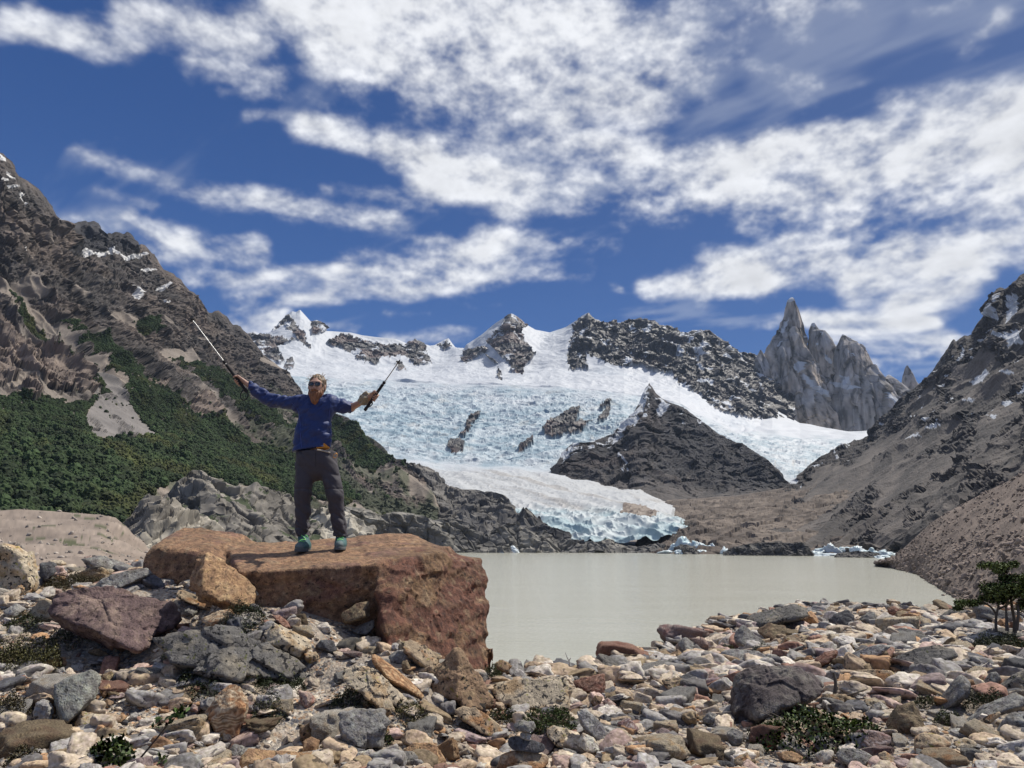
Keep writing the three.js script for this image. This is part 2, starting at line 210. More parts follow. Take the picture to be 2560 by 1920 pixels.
{
  const shoulder = []; for (let x = 470; x <= 1960; x += 10) { let p = 0, d = 0, n = 0; for (let q = -50; q <= 50; q += 10) { const [a, b] = lineAt(crestRange, x + q); p += a; d += b; n++; } const own = lineAt(crestRange, x); shoulder.push([x, Math.max(own[0] + 5, p / n + 17), Math.min(own[1], d / n) - 130]); }
  const rows = [crestRange, shoulder,
    [[470,905,5500],[700,900,5450],[820,905,5550],[950,914,5600],[1080,918,5700],[1164,905,5650],[1260,925,5250],[1330,920,5300],[1450,912,5300],[1560,918,5200],[1700,960,5000],[1850,1012,5000],[1900,1045,5000],[1960,1100,5000]],
    [[470,960,4700],[700,940,4700],[1000,955,4750],[1200,962,4600],[1400,968,4500],[1560,985,4400],[1700,1012,4400],[1800,1060,4400],[1960,1150,4500]],
    [[470,1030,4000],[800,1035,3950],[1000,1045,3900],[1200,1060,3800],[1400,1060,3700],[1560,1060,3600],[1960,1200,3800]],
    [[470,1140,3200],[800,1125,3200],[1000,1138,3150],[1150,1155,3100],[1300,1160,3050],[1400,1165,3000],[1560,1190,3000],[1960,1190,3000]],
    [[470,1190,2700],[900,1180,2600],[1100,1190,2550],[1300,1192,2500],[1450,1212,2400],[1600,1232,2400],[1680,1262,2400],[1960,1300,2400]],
    [[470,1240,2100],[1000,1225,2050],[1150,1225,2000],[1300,1240,1900],[1450,1245,1850],[1600,1250,1850],[1680,1272,1850],[1760,1335,1850],[1960,1360,1900]],
    [[470,1300,1650],[1000,1290,1600],[1290,1285,1560],[1360,1285,1540],[1450,1290,1520],[1600,1292,1500],[1700,1300,1500],[1765,1362,1500],[1960,1380,1600]],
    [[470,1370,1400],[1000,1360,1400],[1350,1335,1400],[1420,1345,1390],[1560,1352,1370],[1690,1348,1370],[1765,1392,1370],[1960,1395,1400]]];
  const rockMask = (px, py, x, y, z) => { const w = 5.5, a = noise(px / 9, py / 9, 1.7) + .6 * noise(px / 4, py / 4, 5.7), b = noise(px / 9, py / 9, 4.2) + .6 * noise(px / 4, py / 4, 8.2); return inAny(rangeRock, px + a * w, py + b * w); };
  const flow = (px, py) => (py - px * .25) * 3.2;
  const displace = (D, x, y, z, px, py, v, nx, ny, nz) => {
    const rock = rockMask(px, py), edge = step(0, .1, v);
    if (v < 0) { push(D, 40 * fbm(x / 300, y / 300, z / 300, 4), nx, ny, nz); return; }
    if (rock) { const k = px > 1415 && py < 1000 ? 1.25 : 1; push(D, k * (edge * 34 * (ridged(x / 210, y / 520, z / 210, 4, .5) - .5) + (edge + .3) * (24 * facet(x / 75, y / 210, z / 75) + 9 * facet(x / 30, y / 62, z / 30))), nx, ny * .4, nz); if (v > 2) push(D, 12, nx, ny, nz); else push(D, 8, nx, ny, nz); return; }
    if (v < 2) { push(D, edge * (20 * fbm(x / 260, y / 300, z / 260, 3) + 3 * ridged(x / 60, y / 60, z / 60, 2)), nx, ny, nz); return; }
    const fall = step(1.75, 2.5, v) * (1 - step(3.8, 4.4, v)), tongue = step(4.1, 4.6, v);
    const chop = ridged(x / 60, y / 40, z / 60, 2, .5) - .6, chop2 = ridged(x / 190 + 7, y / 80, z / 190, 3, .5) - .5;
    push(D, fall * (5 * chop + 10 * chop2 + 5 * facet(x / 84, y / 24, z / 28) + 2 * facet(x / 34, y / 12, z / 13)) + (1 - fall) * 8 * fbm(x / 160, y / 160, z / 160, 3), nx, ny, nz);
    if (tongue > 0) { const f = flow(px, py); push(D, tongue * (3 * Math.sin(f / 13 + 3 * noise(px / 90, py / 40, 2)) + 4 * (ridged(x / 26, y / 20, z / 34, 2, .5) - .6) * (.5 + step(6.2, 7, v) * .9)), nx, ny, nz); }
  };
  const color = (x, y, z, px, py, v, nx, ny, nz) => {
    if (v < 0) return SNOW;
    const n = fbm(x / 90, y / 90, z / 90, 3);
    if (rockMask(px, py)) {
      facet(x / 30, y / 62, z / 30); const cell = facetTone, ragged = fbm(x / 95, y / 300, z / 95, 3, .45), inFall = v > 2;
      const right = px > 1412 && py < 1050, snowy = right ? .07 : .16;
      if (!inFall && ny * .3 + ragged * .95 > (right ? .5 : .6) - (py < 832 ? .12 : 0)) return tone(SNOW, .97 + .05 * n);
      if (!inFall && right && ragged > .46) return SNOW;
      const warm = step(-.2, .5, fbm(x / 240, y / 90, z / 240 + 3, 3)) * (right ? .22 : .9);
      return tone(mix3(ROCK_DARK, [.098, .064, .058], warm), (right ? .8 : 1) * (.9 + .4 * n + .35 * cell) * (1 + snowy));
    }
    if (v < 2) { const blue = step(.25, .7, fbm(x / 300, y / 300, z / 300, 3)) * .35; return mix3(SNOW, [.42, .475, .525], blue); }
    const fall = step(1.55, 2.75, v + .55 * fbm(px / 90, py / 30, 3, 3)) * (1 - step(3.6, 4.7, v + .5 * fbm(px / 60, py / 30, 6, 3)));
    const crack = .7 + .9 * fbm(x / 120 + 31, y / 60 + 17, z / 70 + 5, 4, .6);   // old blue ice and white firn, mixed
    let c = mix3(tone(SNOW, .96), mix3([.185, .285, .35], [.385, .46, .505], step(.3, 1.05, crack + .35 * fbm(x / 260, y / 200, z / 260, 3))), fall * .9);
    const stripe = fbm(flow(px, py) / 26 + .6 * noise(px / 70, py / 40, 1), py / 170, 3.3, 4, .6);
    const tongue = step(4.1, 4.9, v);
    if (tongue > 0) {
      c = mix3(c, [.40, .41, .41], tongue * .75);
      c = mix3(c, [.27, .25, .23], tongue * step(.0, .6, stripe + (px < 1000 ? .35 : 0)) * .6);
      const front = step(6.4, 7.0, v + .25 * noise(px / 30, py / 14, 2)); c = mix3(c, mix3([.28, .40, .44], [.47, .53, .545], step(.4, 1.1, crack)), front * .85);
      if (inPoly([[1560,1262],[1600,1258],[1650,1278],[1640,1290],[1590,1296],[1550,1282]], px + 8 * noise(px / 9, py / 9, 2), py)) c = [.17, .13, .10];
    }
    const dirty = step(.35, .7, fbm(px / 50, py / 18, 7.7, 4)) * fall * .35; c = mix3(c, [.44, .41, .37], dirty);
    return c;
  };
  const drop1 = (f) => (...a) => { const k = a.length === 10 ? 6 : 5; a[k] = a[k] < 0 ? a[k] : a[k] < 1 ? a[k] * .18 : .18 + (a[k] - 1) * (a[k] < 2 ? .82 : 1) + (a[k] < 2 ? 0 : -.18 + 0); return f(...a); };
  setting('snow_range', terrain({ x0: 500, x1: 1985, nu: 990, nv: 430, rows, back: 900, drop: .5, displace: drop1(displace), color: drop1(color) }), iceMat);
}

// ---- the glacier between the dark pyramid and the granite towers
{
  const rows = [[[1560,930,5400],[1640,960,5300],[1750,1000,5250],[1870,1035,5300],[1930,1015,5500],[2000,1055,5400],[2100,1072,5350],[2180,1082,5300],[2300,1090,5300]],
    [[1560,1010,4800],[1750,1055,4700],[1850,1075,4650],[2000,1090,4700],[2300,1112,4700]], [[1560,1100,4000],[1850,1125,3950],[2000,1140,3900],[2300,1160,3900]], [[1560,1170,3300],[1900,1190,3250],[2000,1200,3200],[2300,1220,3200]], [[1560,1240,2700],[2300,1260,2700]]];
  const displace = (D, x, y, z, px, py, v, nx, ny, nz) => { const fall = step(.9, 1.5, v); push(D, 16 * fbm(x / 260, y / 200, z / 260, 3) + fall * (8 * (ridged(x / 110, y / 46, z / 110, 3, .5) - .6) + 5 * facet(x / 84, y / 24, z / 30)), nx, ny, nz); };
  const color = (x, y, z, px, py, v, nx, ny) => { const fall = step(.8, 1.4, v + .5 * noise(px / 50, py / 22, 4)), crack = .7 + .9 * fbm(x / 120 + 31, y / 60 + 17, z / 70 + 5, 4, .6); const c = mix3(SNOW, mix3([.27, .36, .41], [.47, .515, .54], step(.35, 1.0, crack)), fall * .85); return py > 1150 ? mix3(c, [.46, .43, .39], step(.1, .6, fbm(px / 12, py / 60, 2, 3)) * .5) : c; };
  setting('upper_glacier', terrain({ x0: 1580, x1: 2280, nu: 420, nv: 170, rows, back: 200, displace, color }), iceMat);
}

// ---- the granite towers: rings of [height, left bearing, right bearing] round an upright axis
const towerSnow = boxed([[[1983,912],[1997,902],[2014,908],[2009,923],[1995,932],[1984,922]], [[2003,939],[2012,934],[2040,960],[2073,979],[2071,997],[2060,992],[2030,970]], [[2074,957],[2100,955],[2140,965],[2157,970],[2120,972],[2090,967]], [[2060,884],[2067,888],[2082,904],[2077,910],[2062,897]], [[1961,806],[1972,799],[1960,830],[1949,833]], [[1966,752],[1980,742],[1986,750],[1972,756]], [[2099,937],[2124,942],[2127,960],[2106,957]], [[2212,972],[2250,1003],[2242,1014],[2227,995]], [[2024,812],[2030,805],[2040,808],[2036,818]], [[2112,872],[2130,882],[2146,892],[2126,884]]]);
function tower(rings, range, deep, seed, { nu = 150, nv = 160, warm = 0 } = {}) {
  const cols = nu + 1, P = [], C = [], I = [], top = rings[0][0], low = rings[rings.length - 1][0];
  for (let j = 0; j <= nv; j++) {
    const py = mix(top, low, j / nv); let k = 1; while (k < rings.length - 1 && rings[k][0] < py) k++;
    const a = rings[k - 1], b = rings[k], t = clamp((py - a[0]) / (b[0] - a[0])), L = at(mix(a[1], b[1], t), py, range), Rr = at(mix(a[2], b[2], t), py, range);
    const cx = (L.x + Rr.x) / 2, cy = (L.y + Rr.y) / 2, cz = (L.z + Rr.z) / 2, hw = L.distanceTo(Rr) / 2, hd = Math.min(hw, 330) * deep, ux = (Rr.x - L.x) / (2 * hw), uz = (Rr.z - L.z) / (2 * hw), fx = -uz, fz = ux;
    for (let i = 0; i <= nu; i++) {
      const w = i / nu * Math.PI * 2 + .4, cw = Math.cos(w), sw = Math.sin(w);
      let r = Math.pow(Math.abs(cw) ** 3.2 + Math.abs(sw) ** 3.2, -1 / 3.2);
      const X = cx + ux * cw * hw + fx * sw * hd, Z = cz + uz * cw * hw + fz * sw * hd;
      const rib = ridged(X / 120 + seed, cy / 1100, Z / 120, 3, .5) - .55, slabs = facet(X / 62 + seed, cy / 330, Z / 62), face = facetTone, block = fbm(X / 45, cy / 60, Z / 45 + seed, 3);
      const far = Math.min(1, hw / 120), fade = .45 + .55 * Math.abs(sw);
      r += ((34 * rib + 46 * slabs + 6 * block) * far * fade) / Math.max(hw, 30);
      const x = cx + ux * cw * hw * r + fx * sw * hd * r, z = cz + uz * cw * hw * r + fz * sw * hd * r, y = cy + 10 * far * noise(X / 60, cy / 60, Z / 60);
      P.push(x, y, z);
      const b2 = bearing(x, y, z), px = b2[0] + 4 * noise(X / 20, y / 20, Z / 20), q = b2[1] + 3 * noise(X / 20, y / 20, Z / 20 + 9);
      const front = (fx * sw * -cx + fz * sw * -cz) > 0;
      let c;
      if ((front && inAny(towerSnow, px, q)) || (j < 3 && seed < 40) || (block > .62 && rib > .2 && py < 900)) c = SNOW;
      else { const streak = fbm(X / 30, y / 420, Z / 30 + seed, 4, .62), patch = fbm(X / 190, y / 240, Z / 190 + seed, 3); c = tone(mix3([.265, .255, .25], [.36, .305, .25], clamp(.35 + warm + patch)), 1 + .8 * streak + .5 * face); if (streak < -.3) c = tone(c, .66); }
      C.push(c[0], c[1], c[2]);
    }
  }
  for (let j = 0; j < nv; j++) for (let i = 0; i < nu; i++) { const a = j * cols + i, b = a + 1, d = a + cols, e = d + 1; I.push(a, b, d, b, e, d); }
  const g = new THREE.BufferGeometry(); g.setAttribute('position', new THREE.Float32BufferAttribute(P, 3)); g.setAttribute('color', new THREE.Float32BufferAttribute(C, 3)); g.setIndex(I);
    setting('granite_tower', g, landMat);
}
tower([[744,1977,1982],[748,1971,1985],[752,1968,1987],[768,1965,1992],[791,1963,1999],[800,1960,2001],[806,1954,2003],[818,1951,2004],[836,1944,2010],[848,1932,2014],[863,1922,2018],[900,1910,2030],[950,1895,2050],[1000,1885,2075],[1050,1878,2100],[1110,1870,2130]], 6000, .8, 3, { warm: .3, nu: 200, nv: 260 });
tower([[808,2029,2037],[814,2026,2041],[825,2022,2048],[829,2021,2062],[850,2019,2075],[872,2018,2090],[920,2010,2110],[980,2000,2150],[1040,1990,2190],[1110,1980,2220]], 6080, .7, 11, { nu: 180, nv: 200 });
tower([[836,2105,2109],[842,2102,2118],[850,2099,2130],[868,2093,2152],[895,2090,2170],[920,2088,2186],[950,2085,2206],[990,2080,2235],[1030,2075,2260],[1110,2070,2280]], 6000, .75, 19, { nu: 180, nv: 200 });
tower([[937,2219,2224],[949,2207,2238],[967,2202,2256],[1000,2190,2290],[1070,2180,2320]], 6250, .8, 27, { nu: 80, nv: 70 });
tower([[914,2266,2270],[920,2262,2273],[925,2260,2276],[940,2257,2283],[958,2255,2291],[990,2250,2310],[1060,2240,2340]], 6450, .8, 55, { nu: 80, nv: 80 });
tower([[875,1900,1903],[890,1893,1911],[931,1878,1930],[980,1867,1940],[1060,1862,1945]], 5850, .8, 63, { nu: 80, nv: 90 });
tower([[1000,1893,1910],[1012,1884,1930],[1035,1878,1942],[1070,1872,1950]], 5650, .8, 83, { nu: 70, nv: 50, warm: .6 });
console.log(performance.now() | 0, 'towers done');

// ---- the dark pyramid in the middle
{
  const rows = [[[1375,1172,2900],[1390,1158,2950],[1405,1130,3000],[1432,1107,3050],[1470,1106,3100],[1491,1100,3150],[1515,1090,3200],[1541,1082,3300],[1565,1060,3350],[1580,1040,3400],[1590,1020,3450],[1600,1000,3500],[1612,972,3550],[1623,957,3600],[1632,968,3600],[1640,982,3600],[1655,996,3600],[1673,1006,3600],[1709,1017,3600],[1730,1036,3550],[1750,1049,3500],[1780,1072,3450],[1809,1092,3400],[1840,1106,3300],[1867,1117,3250],[1890,1132,3150],[1913,1144,3050],[1930,1162,2950],[1949,1180,2850],[1967,1203,2750],[1995,1230,2600]],
    [[1375,1178,2850],[1440,1150,2870],[1500,1140,2900],[1560,1120,2950],[1610,1075,3000],[1650,1090,3120],[1700,1110,3150],[1760,1140,3050],[1850,1165,2950],[1940,1200,2750],[1995,1236,2560]],
    [[1375,1184,2800],[1442,1207,2650],[1487,1228,2550],[1592,1235,2450],[1680,1238,2450],[1741,1248,2450],[1850,1240,2500],[1944,1228,2550],[1995,1242,2500]],
    [[1375,1230,2600],[1487,1262,2400],[1741,1275,2300],[1995,1270,2350]]];
  const snow = boxed([[[1596,1000],[1612,968],[1622,958],[1626,975],[1605,1010],[1590,1060],[1560,1090],[1530,1110],[1500,1110],[1541,1080],[1580,1040]], [[1640,985],[1655,998],[1668,1020],[1662,1045],[1650,1020]], [[1432,1107],[1470,1102],[1480,1110],[1440,1125],[1410,1150],[1400,1140]], [[1700,1040],[1706,1036],[1712,1060],[1706,1070]], [[1560,1135],[1566,1130],[1570,1180],[1564,1190]], [[1742,1050],[1760,1056],[1756,1066]]]);
  const displace = (D, x, y, z, px, py, v, nx, ny, nz) => { const e = v < 0 ? .5 : step(0, .3, v); push(D, e * 40 * (ridged(x / 230, y / 420, z / 230, 4, .5) - .55) * (1 - step(1.5, 2, v) * .7) + (e + .25) * (20 * facet(x / 85, y / 190, z / 85) + 8 * facet(x / 32, y / 62, z / 32) + 4 * facet(x / 14, y / 20, z / 14)) * (1 - .8 * step(1.6, 2, v)), nx, ny * .5, nz); };
  const color = (x, y, z, px, py, v, nx, ny, nz) => {
    const n = fbm(x / 60, y / 80, z / 60, 4), a = 9 * fbm(px / 9, py / 12, 3.3, 3), b = 9 * fbm(px / 9, py / 12, 8.3, 3);
    if (v >= 0 && inAny(snow, px + a, py + b) && n > -.25) return tone(SNOW, .95);
    if (v < .8 && px < 1620 && n > .42) return SNOW;
    const scree = step(1.55, 1.95, v + .5 * noise(px / 30, py / 20, 2)) ;
    const warm = step(-.1, .5, fbm(x / 300, y / 200, z / 300, 3) - (px - 1560) / 900);
    facet(x / 32, y / 46, z / 32); return tone(mix3(mix3(ROCK_DARK, [.058, .048, .046], warm), [.098, .086, .079], scree * .85), .95 + .35 * n + .4 * facetTone * (1 - scree));
  };
  setting('dark_pyramid', terrain({ x0: 1378, x1: 1990, nu: 420, nv: 230, rows, back: 500, displace, color }), landMat);
}
// ---- the mountain on the left, from its crags down through scree and wood
const leftCrest = [[-800,150,2100],[-500,230,2150],[-400,210,2180],[-300,270,2200],[-160,300,2250],[-60,345,2280],[0,381,2300],[8,384,2300],[16,393,2310],[28,402,2320],[36,413,2330],[41,430,2340],[47,440,2350],[58,446,2370],[68,451,2380],[80,460,2400],[97,472,2420],[108,485,2430],[118,500,2440],[131,517,2450],[140,536,2460],[149,549,2470],[160,558,2480],[172,566,2500],[181,560,2600],[192,556,2650],[203,553,2680],[214,551,2690],[220,555,2690],[235,552,2700],[246,558,2700],[251,564,2700],[256,578,2700],[262,586,2700],[272,582,2710],[280,584,2710],[289,579,2720],[300,581,2720],[308,585,2720],[317,579,2730],[325,582,2730],[333,590,2730],[339,602,2730],[346,613,2740],[352,610,2740],[362,612,2740],[371,622,2750],[380,633,2750],[387,636,2760],[393,647,2760],[400,660,2770],[409,674,2780],[420,678,2780],[434,684,2790],[440,692,2790],[452,698,2800],[460,710,2800],[475,727,2810],[484,730,2820],[495,740,2820],[505,754,2830],[515,773,2840],[523,782,2860],[529,782,2870],[536,777,2880],[547,776,2880],[556,784,2890],[567,791,2900],[575,802,2900],[583,812,2900],[592,812,2900],[601,816,2900],[610,827,2900],[619,834,2900],[626,843,2900],[633,853,2900],[646,875,2890],[655,884,2880],[665,892,2870],[680,902,2860],[692,915,2850],[706,930,2840],[723,942,2820],[736,954,2810],[750,969,2800],[759,989,2780],[790,1005,2720],[830,1030,2600],[872,1044,2500],[899,1080,2420],[920,1090,2360],[935,1098,2300],[958,1116,2220],[968,1130,2160],[976,1148,2100],[990,1164,2040],[1003,1175,2000],[1017,1187,1950],[1050,1215,1850],[1100,1250,1700]];
const leftWood = boxed([[[-900,960],[-200,985],[60,985],[110,1000],[205,1012],[240,1000],[222,1050],[240,1092],[300,1100],[392,1096],[345,1040],[300,1000],[330,995],[420,1062],[560,1102],[690,1130],[745,1170],[745,1245],[640,1228],[520,1190],[440,1204],[380,1232],[320,1310],[-200,1300],[-900,1300]],
  [[150,800],[200,825],[330,895],[400,950],[520,1035],[620,1088],[745,1150],[745,1205],[560,1112],[420,1064],[350,1030],[300,980],[240,900]], [[430,890],[520,925],[640,1010],[745,1062],[765,1112],[640,1060],[500,960]], [[820,1040],[872,1048],[935,1101],[962,1124],[972,1165],[930,1168],[830,1115]], [[745,1010],[800,1030],[840,1120],[745,1080]], [[10,745],[60,768],[150,858],[220,925],[290,992],[250,988],[150,902],[60,802]], [[340,798],[380,800],[388,830],[352,832]], [[770,1180],[840,1190],[900,1250],[840,1270],[780,1240]]]);
const leftBare = boxed([[[-200,790],[0,800],[60,845],[150,895],[215,945],[232,988],[180,984],[100,960],[50,920],[0,905],[-200,880]], [[-20,925],[20,935],[40,960],[-20,965]], [[50,975],[80,965],[104,990],[95,1008],[60,1000]], [[480,1000],[530,1010],[550,1050],[500,1052],[470,1025]], [[370,945],[420,955],[410,985],[375,975]]]);
const leftFan = boxed([[[215,930],[245,980],[300,1008],[345,1042],[398,1096],[250,1088],[205,1046],[238,1000]], [[180,870],[220,910],[290,985],[345,1040],[330,1045],[262,982],[200,920]]]);
const leftSnow = boxed([[[0,384],[14,396],[14,404],[0,402]], [[16,428],[38,444],[34,446],[14,432]], [[8,443],[28,446],[24,449],[6,447]], [[16,459],[52,464],[50,468],[20,467]], [[55,478],[66,482],[62,500],[76,504],[72,512],[84,524],[78,526],[64,510],[58,496]], [[40,622],[64,622],[62,634],[42,632]], [[202,627],[240,630],[290,638],[340,634],[368,636],[330,648],[300,652],[262,644],[212,642]], [[352,668],[380,666],[396,672],[366,674]], [[364,702],[372,708],[390,730],[384,728]], [[400,718],[424,708],[420,720],[404,722]], [[310,716],[326,726],[346,734],[334,740],[334,762],[324,740]], [[386,748],[398,754],[418,766],[406,764]], [[100,542],[118,547],[116,550],[102,546]], [[116,558],[136,560],[134,563],[118,562]]]);
const leftRib = (px, py) => [(px * .62 - py * .78), (px * .78 + py * .62)];
let leftTreesAt = null;
{
  const rows = [leftCrest,
    [[-800,560,1600],[-160,700,1800],[0,720,1850],[150,760,1900],[300,820,2050],[450,880,2250],[600,940,2400],[745,1030,2400],[870,1100,2200],[960,1160,1950],[1100,1260,1600]],
    [[-800,880,1200],[-160,950,1350],[0,960,1380],[200,985,1420],[400,1040,1550],[600,1110,1700],[745,1160,1750],[870,1190,1700],[960,1215,1600],[1100,1280,1450]],
    [[-800,1140,850],[-160,1160,950],[0,1165,960],[200,1170,980],[400,1180,1080],[600,1205,1200],[745,1225,1300],[870,1245,1350],[960,1262,1350],[1100,1300,1330]],
    [[-800,1330,620],[-160,1330,700],[0,1335,700],[300,1345,740],[500,1350,850],[745,1350,1000],[900,1350,1120],[1100,1368,1230]],
    [[-800,1440,450],[-160,1420,520],[300,1420,560],[745,1400,900],[1100,1385,1150]]];
  const rocky = (x, y, z, px, py, v) => {           // 1 crag, 0 scree
    const [s, t] = leftRib(px, py), n = fbm(s / 46, t / 190, 2.2, 4, .58) + .35 * fbm(x / 90, y / 90, z / 90, 3);
    return step(-.06, .10, n + .50 * step(900, 560, py - px * .62) - .22 + .25 * step(0, .4, 1 - v));
  };
  const displace = (D, x, y, z, px, py, v, nx, ny, nz) => {
    const e = v < 0 ? .4 : step(0, .3, v), [s, t] = leftRib(px, py), k = rocky(x, y, z, px, py, v), low = 1 - step(1.6, 2.4, v);
    const ribs = ridged(s / 58, t / 260, 1.2, 3, .5) - .55, crag = ridged(x / 95, y / 150, z / 95, 3, .5) - .5, fine = ridged(x / 30, y / 42, z / 30, 3, .58) - .5;
    push(D, e * low * (40 * ribs + 7 * crag * (.3 + .7 * k)) + (e + .22) * ((.12 + .88 * k) * (8 * facet(x / 44, y / 62, z / 44) + 7.5 * facet(x / 19, y / 27, z / 19)) + (.12 + .88 * k) * 4.4 * facet(x / 9, y / 12, z / 9)) + e * 10 * fbm(x / 160, y / 160, z / 160, 3), nx, ny * .6, nz);
    if (inAny(leftBare, px + 5 * noise(px / 8, py / 8, 1), py + 5 * noise(px / 8, py / 8, 2))) push(D, 12 + 11 * facet(x / 40, y / 52, z / 40) + 5 * facet(x / 15, y / 18, z / 15), nx, ny, nz);
  };
  const wood = (px, py, x, y, z) => {
    const a = 16 * fbm(px / 26, py / 16, 3.3, 3), b = 12 * fbm(px / 26, py / 16, 8.3, 3);
    return inAny(leftWood, px + a, py + b) && !inAny(leftFan, px + a * .6, py + b * .6) && !inAny(leftBare, px + a * .4, py + b * .4);
  };
  leftTreesAt = wood;
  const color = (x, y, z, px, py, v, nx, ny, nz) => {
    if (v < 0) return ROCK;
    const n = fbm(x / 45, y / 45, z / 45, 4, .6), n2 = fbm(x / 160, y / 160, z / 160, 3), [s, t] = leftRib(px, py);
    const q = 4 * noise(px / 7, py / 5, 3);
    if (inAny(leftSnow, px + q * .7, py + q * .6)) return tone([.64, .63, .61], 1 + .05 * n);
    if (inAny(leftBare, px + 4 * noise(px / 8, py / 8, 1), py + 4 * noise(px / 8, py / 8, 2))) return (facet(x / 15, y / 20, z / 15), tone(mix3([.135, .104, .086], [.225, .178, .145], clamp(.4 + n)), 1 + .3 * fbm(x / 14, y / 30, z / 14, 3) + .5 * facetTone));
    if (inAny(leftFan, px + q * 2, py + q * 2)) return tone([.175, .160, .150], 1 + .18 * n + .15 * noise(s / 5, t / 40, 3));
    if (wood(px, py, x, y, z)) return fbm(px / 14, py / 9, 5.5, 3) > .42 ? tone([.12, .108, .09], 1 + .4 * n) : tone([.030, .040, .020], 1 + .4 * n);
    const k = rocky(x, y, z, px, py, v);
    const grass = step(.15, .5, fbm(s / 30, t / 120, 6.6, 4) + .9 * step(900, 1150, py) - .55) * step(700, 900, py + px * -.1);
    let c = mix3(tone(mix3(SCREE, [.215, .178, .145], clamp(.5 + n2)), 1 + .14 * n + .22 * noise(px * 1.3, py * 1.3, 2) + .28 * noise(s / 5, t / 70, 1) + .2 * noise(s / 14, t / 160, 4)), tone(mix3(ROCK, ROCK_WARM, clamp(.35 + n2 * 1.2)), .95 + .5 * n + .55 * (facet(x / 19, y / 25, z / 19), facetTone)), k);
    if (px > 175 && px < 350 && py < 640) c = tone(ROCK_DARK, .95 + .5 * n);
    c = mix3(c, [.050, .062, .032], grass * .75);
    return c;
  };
  const g = terrain({ x0: -760, x1: 1095, nu: 740, nv: 500, rows, back: 700, displace, color });
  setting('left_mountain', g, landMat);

  // the southern beech wood on its foot: crowns too many to count
  const r = rng(21), crowns = [];
  for (let k = 0; k < 3; k++) {
    const b = new THREE.IcosahedronGeometry(1, 3), p = b.attributes.position;
    for (let i = 0; i < p.count; i++) { const x = p.getX(i), y = p.getY(i), z = p.getZ(i), d = 1 + .42 * noise(x * 2.2 + k * 9, y * 2.2, z * 2.2) + .3 * noise(x * 5 + k, y * 5, z * 5); p.setXYZ(i, x * d, y * d * .8 + .25, z * d); }
    b.computeVertexNormals(); crowns.push(b);
  }
  const P = g.attributes.position.array, S = g.userData.S, idx = g.index.array, list = [[], [], []];
  const m = new THREE.Matrix4(), qd = new THREE.Quaternion(), up = new THREE.Vector3(0, 1, 0);
  const faces = idx.length / 3;
  for (let f = 0; f < faces; f++) {
    const a = idx[f * 3] * 3, px = S[a], py = S[a + 1];
    if (S[a + 2] < .5 || px > 1010 || py > 1330) continue;
    if (!wood(px, py, 0, 0, 0)) { if (py < 1000 || r() > .012) continue; }
    const b = idx[f * 3 + 1] * 3, c = idx[f * 3 + 2] * 3;
    const ux = P[b] - P[a], uy = P[b + 1] - P[a + 1], uz = P[b + 2] - P[a + 2], vx = P[c] - P[a], vy = P[c + 1] - P[a + 1], vz = P[c + 2] - P[a + 2];
    const area = .5 * Math.hypot(uy * vz - uz * vy, uz * vx - ux * vz, ux * vy - uy * vx);
    const tall = step(960, 1180, py) * (1 - .45 * step(300, 750, px)), size = mix(1.5, 4.6, tall), thin = fbm(px / 14, py / 9, 5.5, 3) > .42 ? .12 : 1;
    let want = area / (size * size * 1.5) * thin; if (want > 8) want = 8;
    for (let k = Math.floor(want + r()); k > 0; k--) {
      let s = r(), t = r(); if (s + t > 1) { s = 1 - s; t = 1 - t; }
      const z = size * (.5 + 1.15 * r() * r());
      list[Math.floor(r() * 3)].push([P[a] + ux * s + vx * t, P[a + 1] + uy * s + vy * t + z * .45, P[a + 2] + uz * s + vz * t, z, r() * 6.28, r()]);
    }
  }
  const leafMat = new THREE.MeshStandardMaterial({ roughness: 1, color: 0xffffff });
  const col = new THREE.Color();
  list.forEach((l, k) => {
    const o = new THREE.InstancedMesh(crowns[k], leafMat, l.length);
    l.forEach(([x, y, z, s, a, h], i) => { qd.setFromAxisAngle(up, a); m.compose(new THREE.Vector3(x, y, z), qd, new THREE.Vector3(s, s * (1 + .5 * h), s)); o.setMatrixAt(i, m); const v = (.5 + 1.0 * h) * (1 + .5 * noise(x / 45, y / 45, z / 45)), dry = step(.1, .5, noise(x / 70 + 9, y / 70, z / 70)); o.setColorAt(i, col.setRGB((.030 + .02 * dry) * v, (.050 + .008 * dry) * v, .017 * v)); });
    stuff('beech_wood', o, ['dark green beech wood covering the foot of the rocky mountain', 'wood']);
  });
  console.log(performance.now() | 0, 'crowns', list.map((l) => l.length).join(' '));
}

